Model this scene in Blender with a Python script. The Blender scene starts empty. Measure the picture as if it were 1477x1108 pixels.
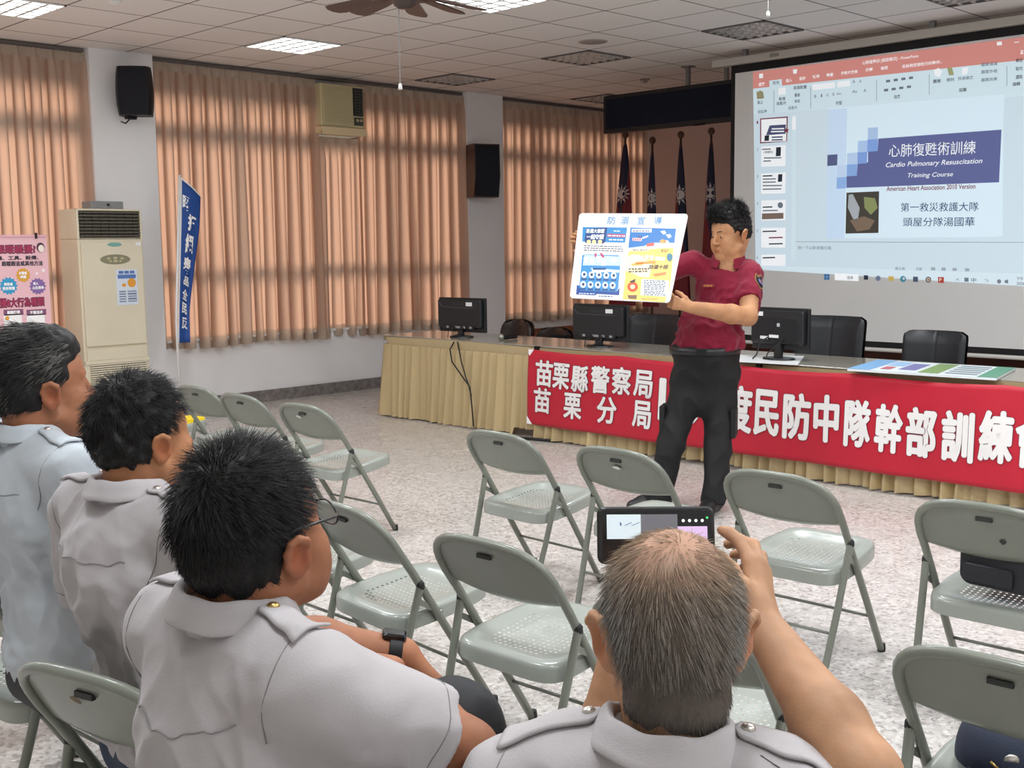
import bpy, bmesh, math, random
import numpy as np
from math import sin, cos, pi, radians as rad
from mathutils import Vector, Matrix
from mathutils.bvhtree import BVHTree
random.seed(5); rng = np.random.default_rng(7)
SC = bpy.context.scene
COL = SC.collection
V = lambda *a: np.array(a, float)

# ------------------------------------------------------------------ camera (metres, floor z = 0)
FPX, YAW, PITCH, ROLL, CH = 1645.26, -.7851, -.1203, -.0125, 1.52
_cy, _sy, _cp, _sp, _cr, _sr = cos(YAW), sin(YAW), cos(PITCH), sin(PITCH), cos(ROLL), sin(ROLL)
CF = V(_sy*_cp, _cy*_cp, _sp)
_r0 = V(_cy, -_sy, 0); _u0 = np.cross(_r0, CF)
CR = _r0*_cr + _u0*_sr; CU = -_r0*_sr + _u0*_cr
CO = V(0, 0, CH)
def ray(x, y): return CF + CR*(x-738.5)/FPX - CU*(y-554)/FPX
def J(x, y, d): return CO + ray(x, y)*d
def onx(x, y, X): r = ray(x, y); return CO + r*(X/r[0])
def ony(x, y, Y): r = ray(x, y); return CO + r*(Y/r[1])
def onz(x, y, Z): r = ray(x, y); return CO + r*((Z-CH)/r[2])
cd = bpy.data.cameras.new('camera'); cam = bpy.data.objects.new('camera', cd); COL.objects.link(cam)
cd.sensor_width = 36; cd.lens = FPX/1477*36; cd.clip_end = 100; cd.clip_start = .05
cam.matrix_world = Matrix(((CR[0], CU[0], -CF[0], 0), (CR[1], CU[1], -CF[1], 0), (CR[2], CU[2], -CF[2], CH), (0, 0, 0, 1)))
SC.camera = cam

# ------------------------------------------------------------------ materials
MATS = {}
def mat(name, col, rough=.5, metal=0, spec=.5, bump=0, bscale=60, var=0, vscale=4, emit=0, ecol=None, trans=0, alpha=1, coat=0, stretch=None, sheen=0, sss=0):
    if name in MATS: return MATS[name]
    m = bpy.data.materials.new(name); m.use_nodes = True; MATS[name] = m
    nt = m.node_tree; b = nt.nodes['Principled BSDF']; L = nt.links.new
    c = (*col, 1)
    b.inputs['Base Color'].default_value = c
    b.inputs['Roughness'].default_value = rough; b.inputs['Metallic'].default_value = metal
    b.inputs['Specular IOR Level'].default_value = spec
    b.inputs['Coat Weight'].default_value = coat
    b.inputs['Sheen Weight'].default_value = sheen
    if sss:
        b.inputs['Subsurface Weight'].default_value = sss
        b.inputs['Subsurface Radius'].default_value = (.012, .005, .003); b.inputs['Subsurface Scale'].default_value = 1
    if emit:
        b.inputs['Emission Color'].default_value = (*(ecol or col), 1); b.inputs['Emission Strength'].default_value = emit
    if trans: b.inputs['Transmission Weight'].default_value = trans
    b.inputs['Alpha'].default_value = alpha
    if bump or var:
        tc = nt.nodes.new('ShaderNodeTexCoord'); mp = nt.nodes.new('ShaderNodeMapping')
        L(tc.outputs['Object'], mp.inputs['Vector'])
        if stretch: mp.inputs['Scale'].default_value = stretch
        if bump:
            n = nt.nodes.new('ShaderNodeTexNoise'); n.inputs['Scale'].default_value = bscale; n.inputs['Detail'].default_value = 4
            L(mp.outputs[0], n.inputs['Vector'])
            bp = nt.nodes.new('ShaderNodeBump'); bp.inputs['Strength'].default_value = bump; bp.inputs['Distance'].default_value = .01
            L(n.outputs['Fac'], bp.inputs['Height']); L(bp.outputs[0], b.inputs['Normal'])
        if var:
            n2 = nt.nodes.new('ShaderNodeTexNoise'); n2.inputs['Scale'].default_value = vscale; n2.inputs['Detail'].default_value = 5
            L(mp.outputs[0], n2.inputs['Vector'])
            mr = nt.nodes.new('ShaderNodeMapRange'); mr.inputs['From Min'].default_value = .3; mr.inputs['From Max'].default_value = .7
            mr.inputs['To Min'].default_value = 1-var; mr.inputs['To Max'].default_value = 1+var
            L(n2.outputs['Fac'], mr.inputs['Value'])
            mx = nt.nodes.new('ShaderNodeVectorMath'); mx.operation = 'SCALE'; mx.inputs[0].default_value = col
            L(mr.outputs[0], mx.inputs['Scale']); L(mx.outputs[0], b.inputs['Base Color'])
    return m
def hexc(h):
    f = lambda v: v/12.92 if v <= .04045 else ((v+.055)/1.055)**2.4
    return tuple(f(int(h[i:i+2], 16)/255) for i in (0, 2, 4))
def hm(name, h, **k): return mat(name, hexc(h), **k)

# ------------------------------------------------------------------ mesh builder
def frame_from(d, up=V(0, 0, 1)):
    d = d/np.linalg.norm(d)
    if abs(d@up) > .98: up = V(0, 1, 0)
    x = np.cross(up, d); x /= np.linalg.norm(x)
    return x, np.cross(d, x), d
class MB:
    def __init__(s): s.v = []; s.f = []; s.m = []; s.cur = 0
    def add(s, vs, fs):
        o = len(s.v); s.v += [tuple(map(float, p)) for p in vs]; s.f += [tuple(i+o for i in f) for f in fs]; s.m += [s.cur]*len(fs); return s
    def box(s, c, size, rz=0, M=None):
        hx, hy, hz = [a/2 for a in size]
        vs = [V(x, y, z) for z in (-hz, hz) for y in (-hy, hy) for x in (-hx, hx)]
        if rz: vs = [V(p[0]*cos(rz)-p[1]*sin(rz), p[0]*sin(rz)+p[1]*cos(rz), p[2]) for p in vs]
        if M is not None: vs = [M@p for p in vs]
        vs = [p+np.array(c, float) for p in vs]
        return s.add(vs, [(0, 2, 3, 1), (4, 5, 7, 6), (0, 1, 5, 4), (2, 6, 7, 3), (0, 4, 6, 2), (1, 3, 7, 5)])
    def bb(s, lo, hi): return s.box([(a+b)/2 for a, b in zip(lo, hi)], [b-a for a, b in zip(lo, hi)])
    def rbox(s, c, size, r=.01, M=None, n=3):
        """box with rounded edges in its x/z outline, extruded along y with small chamfer"""
        hx, hy, hz = [a/2 for a in size]
        out = []
        for cx, cz, a0 in ((hx-r, hz-r, 0), (-hx+r, hz-r, 90), (-hx+r, -hz+r, 180), (hx-r, -hz+r, 270)):
            for k in range(n+1):
                a = rad(a0+90*k/n); out.append((cx+r*cos(a), cz+r*sin(a)))
        e = min(r*.5, hy*.5); rings = []
        for y, sc in ((-hy, 1-e/max(hx, 1e-6)), (-hy+e, 1), (hy-e, 1), (hy, 1-e/max(hx, 1e-6))):
            rings.append([V(x*sc, y, z*(1 if sc == 1 else (hz-e)/hz)) for x, z in out])
        N = len(out); vs = [p for r_ in rings for p in r_]
        fs = [(k*N+i, k*N+(i+1) % N, (k+1)*N+(i+1) % N, (k+1)*N+i) for k in range(3) for i in range(N)]
        fs += [tuple(range(N)), tuple(3*N+N-1-i for i in range(N))]
        if M is not None: vs = [M@p for p in vs]
        return s.add([p+np.array(c, float) for p in vs], fs)
    def tube(s, path, r, n=10, cap=True, closed=False):
        P = [np.array(p, float) for p in path]; K = len(P); rr = r if hasattr(r, '__len__') else [r]*K
        up = None; rings = []
        for i in range(K):
            a = P[(i-1) % K] if (closed or i) else P[0]; b = P[(i+1) % K] if (closed or i < K-1) else P[-1]
            d = b-a; d = d/(np.linalg.norm(d)+1e-12)
            if up is None: x, y, _ = frame_from(d)
            else:
                x = up-d*(up@d); x /= np.linalg.norm(x)+1e-12; y = np.cross(d, x)
            up = x
            rings.append([P[i]+rr[i]*(x*cos(2*pi*k/n)+y*sin(2*pi*k/n)) for k in range(n)])
        vs = [p for q in rings for p in q]; fs = []
        for i in range(K if closed else K-1):
            j = (i+1) % K
            for k in range(n): fs.append((i*n+k, i*n+(k+1) % n, j*n+(k+1) % n, j*n+k))
        if cap and not closed: fs += [tuple(n-1-k for k in range(n)), tuple((K-1)*n+k for k in range(n))]
        return s.add(vs, fs)
    def lathe(s, prof, c=(0, 0, 0), n=24, M=None):
        vs = []; K = len(prof)
        for r, z in prof:
            for k in range(n): vs.append(V(r*cos(2*pi*k/n), r*sin(2*pi*k/n), z))
        fs = [(i*n+k, i*n+(k+1) % n, (i+1)*n+(k+1) % n, (i+1)*n+k) for i in range(K-1) for k in range(n)]
        if prof[0][0] > 1e-6: fs.append(tuple(n-1-k for k in range(n)))
        if prof[-1][0] > 1e-6: fs.append(tuple((K-1)*n+k for k in range(n)))
        if M is not None: vs = [M@p for p in vs]
        return s.add([p+np.array(c, float) for p in vs], fs)
    def grid(s, fn, nu, nv, flip=False):
        vs = [fn(i/nu, j/nv) for j in range(nv+1) for i in range(nu+1)]
        fs = []
        for j in range(nv):
            for i in range(nu):
                a = j*(nu+1)+i; q = (a, a+1, a+nu+2, a+nu+1)
                fs.append(q[::-1] if flip else q)
        return s.add(vs, fs)
    def prism(s, pts, off):
        """planar polygon (3-D points) extruded by vector off"""
        n = len(pts); off = np.array(off, float); P = [np.array(p, float) for p in pts]
        return s.add(P+[p+off for p in P], [tuple(range(n))[::-1], tuple(range(n, 2*n))]+[(i, (i+1) % n, n+(i+1) % n, n+i) for i in range(n)])
    def build(s, name, m, parent=None, smooth=False, world=False, sub=0, solid=0, bevel=0):
        me = bpy.data.meshes.new(name)
        vs = np.array(s.v, float).reshape(-1, 3)
        if world and parent is not None: vs = vs-origin_of(parent)
        me.from_pydata([tuple(p) for p in vs], [], s.f); me.update()
        ms = m if isinstance(m, (list, tuple)) else [m]
        for q in ms: me.materials.append(q)
        if len(ms) > 1: me.polygons.foreach_set('material_index', s.m)
        if smooth: me.polygons.foreach_set('use_smooth', [True]*len(me.polygons))
        o = bpy.data.objects.new(name, me); COL.objects.link(o)
        if parent is not None: o.parent = parent
        if solid: q = o.modifiers.new('s', 'SOLIDIFY'); q.thickness = solid; q.offset = 0
        if bevel: q = o.modifiers.new('b', 'BEVEL'); q.width = bevel; q.segments = 2; q.limit_method = 'ANGLE'
        if sub: q = o.modifiers.new('u', 'SUBSURF'); q.levels = q.render_levels = sub
        if smooth == 'auto':
            me.set_sharp_from_angle(angle=rad(40))
        return o
def origin_of(o):
    p = V(0, 0, 0)
    while o is not None: p = p+np.array(o.location); o = o.parent
    return p
def tag(o, label, cat, group=None, kind=None):
    o['label'] = label; o['category'] = cat
    if group: o['group'] = group
    if kind: o['kind'] = kind
    return o
def thing(name, loc, label, cat, group=None, rz=0):
    o = bpy.data.objects.new(name, None); COL.objects.link(o); o.location = tuple(map(float, loc)); o.rotation_euler = (0, 0, rz); o.empty_display_size = .1
    return tag(o, label, cat, group)
def struct(o, label=None):
    o['kind'] = 'structure'
    if label: o['label'] = label
    return o
def copy_thing(root, loc, rz, label, group=None):
    r = root.copy(); COL.objects.link(r); r.location = loc; r.rotation_euler = (0, 0, rz); r['label'] = label
    if group: r['group'] = group
    for ch in list(root.children):
        c = ch.copy(); COL.objects.link(c); c.parent = r
        for g in list(ch.children):
            d = g.copy(); COL.objects.link(d); d.parent = c
    return r

# ------------------------------------------------------------------ lettering
def text2d(s, offset=0, res=3):
    c = bpy.data.curves.new('t', 'FONT'); c.body = s; c.offset = offset; c.resolution_u = res; c.fill_mode = 'FRONT'
    o = bpy.data.objects.new('t', c); COL.objects.link(o)
    dg = bpy.context.evaluated_depsgraph_get(); dg.update()
    me = bpy.data.meshes.new_from_object(o.evaluated_get(dg))
    vs = np.array([v.co[:] for v in me.vertices]).reshape(-1, 3); fs = [tuple(p.vertices) for p in me.polygons]
    bpy.data.objects.remove(o); bpy.data.meshes.remove(me); bpy.data.curves.remove(c)
    return vs, fs
def put_text(mb, s, c, right, up, w=None, h=None, offset=0, shear=0, warp=None, fat=0):
    """lettering centred at c, fitted to width w and/or height h, on the plane right/up"""
    vs, fs = text2d(s, offset)
    if not len(vs): return mb
    lo = vs.min(0); hi = vs.max(0); sz = hi-lo; m = (lo+hi)/2
    kx = (w/sz[0]) if w else (h/sz[1]); ky = (h/sz[1]) if h else kx
    right = np.array(right, float); up = np.array(up, float); c = np.array(c, float)
    q = vs-m; q[:, 0] += shear*q[:, 1]
    for k in range(9 if fat else 1):
        dx, dy = (fat*cos(pi*k/4), fat*sin(pi*k/4)) if k < 8 and fat else (0, 0)      # bold strokes with round ends
        P = [c+right*(a*kx+dx)+up*(b*ky+dy)+np.cross(right, up)*6e-5*k for a, b, _ in q]
        if warp: P = [warp(p) for p in P]
        mb.add(P, fs)
    return mb
def quad(mb, c, right, up, w, h, warp=None):
    c = np.array(c, float); r = np.array(right, float)*w/2; u = np.array(up, float)*h/2
    return mb.add([c-r-u, c+r-u, c+r+u, c-r+u], [(0, 1, 2, 3)])
def poly(mb, pts): return mb.add(pts, [tuple(range(len(pts)))])
def ellipse(c, right, up, a, b, n=24): return [np.array(c)+np.array(right)*a*cos(2*pi*k/n)+np.array(up)*b*sin(2*pi*k/n) for k in range(n)]
# ------------------------------------------------------------------ room shell
ZC, T, GX, GY = 3.256, .605, -9.93, 3.705          # ceiling height and tile lattice
YB, XR, YR = 12.34, 3.2, -4.6                        # back wall, right wall, rear wall
XP, XW, XL = -9.65, -9.80, -10.05                    # pillar face, wall under the windows, window plane
M_wall = mat('white_paint', (.88, .88, .89), rough=.6, bump=.03, bscale=120, var=.03, vscale=1.5)
M_back = mat('back_wall_paint', (.66, .53, .49), rough=.7, var=.03, vscale=1.2)
M_wood_red = mat('dark_wood_panel', (.10, .035, .025), rough=.35, var=.2, vscale=3, stretch=(1, 1, 12))
M_wood_or = mat('orange_wood_panel', (.33, .12, .05), rough=.4, var=.2, vscale=3, stretch=(8, 1, 1))
M_stone = mat('grey_stone', (.22, .20, .19), rough=.45, var=.35, vscale=18)

def floor_mat():
    m = bpy.data.materials.new('terrazzo'); m.use_nodes = True; nt = m.node_tree; b = nt.nodes['Principled BSDF']; L = nt.links.new; N = nt.nodes.new
    tc = N('ShaderNodeTexCoord')
    def vor(scale, feat='F1'):
        v = N('ShaderNodeTexVoronoi'); v.inputs['Scale'].default_value = scale; L(tc.outputs['Object'], v.inputs['Vector']); return v
    v1 = vor(75); v2 = vor(34)
    cr = N('ShaderNodeValToRGB'); e = cr.color_ramp; e.interpolation = 'CONSTANT'
    e.elements[0].position = 0; e.elements[0].color = (.26, .23, .21, 1)
    e.elements[1].position = .14; e.elements[1].color = (.50, .475, .45, 1)
    for p, c in ((.40, (.61, .585, .555)), (.62, (.55, .515, .485)), (.78, (.72, .70, .67)), (.93, (.40, .36, .33))):
        q = e.elements.new(p); q.color = (*c, 1)
    sx = N('ShaderNodeSeparateColor'); L(v1.outputs['Color'], sx.inputs[0]); L(sx.outputs[0], cr.inputs[0])
    cr2 = N('ShaderNodeValToRGB'); f = cr2.color_ramp; f.interpolation = 'CONSTANT'
    f.elements[0].color = (.45, .43, .42, 1); f.elements[0].position = 0; f.elements[1].position = .12; f.elements[1].color = (.56, .52, .49, 1)
    q = f.elements.new(.8); q.color = (.74, .70, .66, 1)
    sx2 = N('ShaderNodeSeparateColor'); L(v2.outputs['Color'], sx2.inputs[0]); L(sx2.outputs[1], cr2.inputs[0])
    mx = N('ShaderNodeMix'); mx.data_type = 'RGBA'; mx.inputs[0].default_value = .4; L(cr.outputs[0], mx.inputs[6]); L(cr2.outputs[0], mx.inputs[7])
    # thin joints of the slabs
    br = N('ShaderNodeTexBrick'); br.offset = 0; br.inputs['Scale'].default_value = 1; br.inputs['Mortar Size'].default_value = .0035; br.inputs['Mortar Smooth'].default_value = .2
    br.inputs['Brick Width'].default_value = 1.2; br.inputs['Row Height'].default_value = 1.2
    br.inputs['Color1'].default_value = br.inputs['Color2'].default_value = (1, 1, 1, 1); br.inputs['Mortar'].default_value = (.72, .7, .68, 1)
    L(tc.outputs['Object'], br.inputs['Vector'])
    m2 = N('ShaderNodeMix'); m2.data_type = 'RGBA'; m2.blend_type = 'MULTIPLY'; m2.inputs[0].default_value = 1; L(mx.outputs[2], m2.inputs[6]); L(br.outputs[0], m2.inputs[7])
    # broad worn patches
    n = N('ShaderNodeTexNoise'); n.inputs['Scale'].default_value = 1.3; n.inputs['Detail'].default_value = 3; L(tc.outputs['Object'], n.inputs['Vector'])
    mr = N('ShaderNodeMapRange'); mr.inputs[1].default_value = .3; mr.inputs[2].default_value = .7; mr.inputs[3].default_value = .2; mr.inputs[4].default_value = .34
    L(n.outputs['Fac'], mr.inputs[0]); L(mr.outputs[0], b.inputs['Roughness'])
    L(m2.outputs[2], b.inputs['Base Color']); b.inputs['Specular IOR Level'].default_value = .55
    return m
mb = MB(); mb.bb((XL-.15, YR, -.1), (XR, YB+.1, 0)); struct(mb.build('floor', floor_mat()))

LIGHTS_ON = [(2, 3), (2, -1), (6, 3), (6, -1), (10, 3), (10, -1), (14, 3), (14, -1), (2, -5), (6, -5), (10, -5), (14, -5), (18, 3), (18, -1), (18, -5)]
LIGHTS_OFF = [(1, 7), (4, 7), (7, 7), (10, 7), (1, 11)]
CELLS = set(LIGHTS_ON+LIGHTS_OFF)
def ceil_mat():
    m = bpy.data.materials.new('ceiling_tile'); m.use_nodes = True; nt = m.node_tree; b = nt.nodes['Principled BSDF']; L = nt.links.new; N = nt.nodes.new
    tc = N('ShaderNodeTexCoord'); mp = N('ShaderNodeMapping'); mp.inputs['Location'].default_value = (-GX/T, -GY/T, 0); mp.inputs['Scale'].default_value = (1/T, 1/T, 1)
    L(tc.outputs['Object'], mp.inputs['Vector'])
    br = N('ShaderNodeTexBrick'); br.offset = 0; br.inputs['Scale'].default_value = 1; br.inputs['Brick Width'].default_value = 1; br.inputs['Row Height'].default_value = 1
    br.inputs['Mortar Size'].default_value = .012; br.inputs['Mortar Smooth'].default_value = .1
    br.inputs['Color1'].default_value = (.84, .81, .78, 1); br.inputs['Color2'].default_value = (.81, .78, .75, 1); br.inputs['Mortar'].default_value = (.10, .08, .075, 1)
    L(mp.outputs[0], br.inputs['Vector']); L(br.outputs[0], b.inputs['Base Color']); b.inputs['Roughness'].default_value = .85
    n = N('ShaderNodeTexNoise'); n.inputs['Scale'].default_value = 140; L(tc.outputs['Object'], n.inputs['Vector'])
    bp = N('ShaderNodeBump'); bp.inputs['Strength'].default_value = .12; bp.inputs['Distance'].default_value = .004; L(n.outputs['Fac'], bp.inputs['Height']); L(bp.outputs[0], b.inputs['Normal'])
    return m
mb = MB()
xs = sorted({XL-.15, XR, *[GX+T*i for i in range(0, 22) if XL-.15 < GX+T*i < XR]}); ys = sorted({YR, YB, *[GY+T*j for j in range(-14, 15) if YR < GY+T*j < YB]})
for a, b in zip(xs, xs[1:]):
    for c, d in zip(ys, ys[1:]):
        k = (round(((a+b)/2-GX)/T-.5), round(((c+d)/2-GY)/T-.5))
        if k in CELLS: continue
        mb.add([V(a, c, ZC), V(b, c, ZC), V(b, d, ZC), V(a, d, ZC)], [(3, 2, 1, 0)])
struct(mb.build('ceiling', ceil_mat()))
mb = MB(); mb.bb((XL-.15, YR, ZC+.35), (XR, YB, ZC+.4)); struct(mb.build('roof_slab', M_wall))

# left wall: below the sills, lintel, and window bays between pillars
mb = MB(); mb.bb((XL-.15, YR, 0), (XW, YB, .66)); mb.bb((XL-.15, YR, 3.06), (XW-.12, YB, ZC+.35)); mb.bb((XL-.15, YR, .66), (XL+.05, -3.4, 3.06))
struct(mb.build('wall_left', M_wall))
PIL = [(.16, .75), (4.57, 5.16), (8.99, 9.56), (-3.9, -3.4)]
for i, (a, b) in enumerate(PIL):
    mb = MB(); mb.bb((XL-.15, a, 0), (XP, b, ZC+.05)); struct(mb.build('pillar', M_wall))
mb = MB(); mb.bb((XL-.15, YB, 0), (XR, YB+.12, ZC+.35)); struct(mb.build('wall_back', M_back))
mb = MB(); mb.bb((XR, YR, 0), (XR+.12, YB+.12, ZC+.35)); struct(mb.build('wall_right', M_wall))
mb = MB(); mb.bb((XL-.15, YR-.12, 0), (XR, YR, ZC+.35)); struct(mb.build('wall_rear', M_wall))
for i, (a, b) in enumerate([(.75, 4.57), (5.16, 8.99), (9.56, YB)]):
    mb = MB(); mb.bb((XW, a, 0), (XW+.022, b, .115)); struct(mb.build('baseboard_left' if i == 0 else 'baseboard_left', M_stone))
for a, b in PIL[:3]:
    mb = MB(); mb.bb((XP, a-.02, 0), (XP+.02, b+.02, .115)); struct(mb.build('baseboard_pillar', M_stone))
mb = MB(); mb.bb((XW+.002, 9.57, .11), (XW+.03, YB, .50)); struct(mb.build('trim_1', M_wood_or), 'orange brown wood wainscot under the far window')
mb = MB(); mb.bb((-9.7, YB-.03, .1), (XR, YB, .34)); mb.bb((-9.7, YB-.045, .34), (XR, YB, .37)); struct(mb.build('trim_2', M_wood_red), 'dark red brown wainscot along the back wall')
# windows: alloy frames with sash bars, glass panes
M_alu = mat('window_alloy', (.25, .24, .23), rough=.4, metal=.6)
def glass():
    m = bpy.data.materials.new('window_glass'); m.use_nodes = True; nt = m.node_tree
    t = nt.nodes.new('ShaderNodeBsdfTransparent'); g = nt.nodes.new('ShaderNodeBsdfGlossy'); g.inputs['Roughness'].default_value = .05
    mx = nt.nodes.new('ShaderNodeMixShader'); mx.inputs[0].default_value = .06; t.inputs[0].default_value = (.95, .97, .96, 1)
    nt.links.new(t.outputs[0], mx.inputs[1]); nt.links.new(g.outputs[0], mx.inputs[2]); nt.links.new(mx.outputs[0], nt.nodes['Material Output'].inputs[0]); return m
M_glass = glass()
for i, (a, b) in enumerate([(.75, 4.57), (5.16, 8.99), (9.56, YB), (-3.4, .16)]):
    r = thing('window_%d' % (i+1), (XL, (a+b)/2, .66), 'x', 'window'); del r['label']; del r['category']; r['kind'] = 'structure'
    mb = MB()
    for z0, z1 in ((.66, .74), (2.58, 2.74), (2.98, 3.06)): mb.bb((XL-.06, a, z0), (XL+.02, b, z1))
    for z0, z1 in ((1.29, 1.40),): mb.bb((XL-.05, a, z0), (XL+.01, b, z1))
    n = 4
    for k in range(n+1):
        y = a+(b-a)*k/n; mb.bb((XL-.06, max(a, y-.04), .66), (XL+.02, min(b, y+.04), 3.06))
    mb.build('window_frame', M_alu, r, world=True)
    mb = MB(); mb.bb((XL-.025, a, .7), (XL-.02, b, 3.0)); mb.build('pane', M_glass, r, world=True)

# ------------------------------------------------------------------ light
def area(name, loc, size, power, col, rot=(0, 0, 0), sy=None):
    l = bpy.data.lights.new(name, 'AREA'); l.energy = power; l.color = col; l.size = size
    if sy: l.shape = 'RECTANGLE'; l.size_y = sy
    o = bpy.data.objects.new(name, l); COL.objects.link(o); o.location = loc; o.rotation_euler = rot; return o
w = bpy.data.worlds.new('sky'); SC.world = w; w.use_nodes = True
w.node_tree.nodes['Background'].inputs[0].default_value = (.75, .86, 1, 1); w.node_tree.nodes['Background'].inputs[1].default_value = 1.0
sun = bpy.data.lights.new('daylight', 'SUN'); sun.energy = 4.8; sun.angle = rad(26); sun.color = (1, .93, .85)
so = bpy.data.objects.new('daylight', sun); COL.objects.link(so)
so.rotation_euler = Vector((-1, .12, .22)).to_track_quat('Z', 'Y').to_euler()

M_louv = mat('louvre_white', (.80, .80, .78), rough=.35)
M_tube_on = mat('lit_diffuser', (1, 1, 1), emit=5, ecol=(.88, .96, 1.0))
M_dark = mat('fixture_inside', (.16, .15, .15), rough=.6)
M_louv_off = mat('louvre_steel', (.78, .77, .75), rough=.3, metal=.5)
def cell(v, u): return GX+T*(v+.5), GY+T*(u+.5)
def light_panel(v, u, on, label):
    x, y = cell(v, u); r = thing('ceiling_light', (x, y, ZC), label, 'ceiling light', 'lit square ceiling lights' if on else 'switched off louvred ceiling lights')
    h = T/2-.004
    mb = MB(); mb.bb((-h, -h, .1), (h, h, .11))
    for sx in (-1, 1):
        mb.box((sx*(h-.006), 0, .05), (.012, 2*h, .12)); mb.box((0, sx*(h-.006), .05), (2*h, .012, .12))
    mb.build('housing', M_louv if on else M_dark, r)
    mb = MB()
    if on: mb.bb((-h+.015, -h+.015, .035), (h-.015, h-.015, .045)); mb.build('diffuser', M_tube_on, r)
    else:
        for k in range(3): mb.tube([(-h+.05, -.18+.18*k, .075), (h-.05, -.18+.18*k, .075)], .014, 8)
        mb.build('fluorescent_tube', mat('tube_off', (.75, .75, .73), rough=.3), r, smooth=True)
    mb = MB(); n = 6 if not on else 5
    for k in range(1, n):
        p = -h+2*h*k/n; wd = .022
        mb.box((p, 0, .012), (wd, 2*h-.02, .04)); mb.box((0, p, .012), (2*h-.02, wd, .04))
    mb.build('louvre', M_louv if on else M_louv_off, r)
    return r
ON_LABEL = {(2, 3): 'lit square ceiling light above the left window curtains, nearest the wall', (2, -1): 'lit square ceiling light at the top left corner above the leftmost curtain', (6, 3): 'lit square ceiling light partly cut off beside the ceiling fan blade'}
for k in LIGHTS_ON:
    if k in ON_LABEL: light_panel(*k, True, ON_LABEL[k])
    else:
        x, y = cell(*k); area('ceiling_lamp', (x, y, ZC-.01), .56, 37, (.93, .97, 1.0))
OFF_LABEL = {(1, 7): 'unlit louvred ceiling light just above the white pillar with the brown speaker', (4, 7): 'unlit louvred ceiling light beside the round ceiling speaker', (7, 7): 'unlit louvred ceiling light in front of the projector screen case, under a pull cord', (10, 7): 'unlit louvred ceiling light cut off at the top right edge', (1, 11): 'unlit louvred ceiling light in the far corner behind the black display board'}
for k in LIGHTS_OFF: light_panel(*k, False, OFF_LABEL[k])

SC.view_settings.view_transform = 'Standard'; SC.view_settings.look = 'None'; SC.view_settings.gamma = 1; SC.view_settings.exposure = .10
SC.view_settings.use_curve_mapping = False
SC.cycles.use_denoising = True; SC.cycles.max_bounces = 12; SC.cycles.diffuse_bounces = 8; SC.cycles.caustics_reflective = False; SC.cycles.caustics_refractive = False
SC.cycles.sample_clamp_indirect = 6
# ------------------------------------------------------------------ curtains
def curtain_mat():
    m = bpy.data.materials.new('curtain_fabric'); m.use_nodes = True; nt = m.node_tree; L = nt.links.new; N = nt.nodes.new
    nt.nodes.remove(nt.nodes['Principled BSDF'])
    d = N('ShaderNodeBsdfDiffuse'); t = N('ShaderNodeBsdfTranslucent'); mx = N('ShaderNodeMixShader')
    d.inputs[0].default_value = (.46, .41, .335, 1); t.inputs[0].default_value = (.95, .51, .34, 1); mx.inputs[0].default_value = .40
    tc = N('ShaderNodeTexCoord'); mp = N('ShaderNodeMapping'); mp.inputs['Scale'].default_value = (1, 1, .6); L(tc.outputs['Object'], mp.inputs[0])
    n = N('ShaderNodeTexNoise'); n.inputs['Scale'].default_value = 90; L(mp.outputs[0], n.inputs['Vector'])
    bp = N('ShaderNodeBump'); bp.inputs['Strength'].default_value = .15; bp.inputs['Distance'].default_value = .004; L(n.outputs['Fac'], bp.inputs['Height'])
    L(bp.outputs[0], d.inputs['Normal'])
    L(d.outputs[0], mx.inputs[1]); L(t.outputs[0], mx.inputs[2]); L(mx.outputs[0], nt.nodes['Material Output'].inputs[0])
    return m
M_curt = curtain_mat()
def hem_mat():
    m = M_curt.copy(); m.name = 'curtain_hem_fabric'
    for n in m.node_tree.nodes:
        if n.type == 'MIX_SHADER': n.inputs[0].default_value = .22     # several layers of cloth let less light through
    return m
M_hem = hem_mat()
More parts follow.
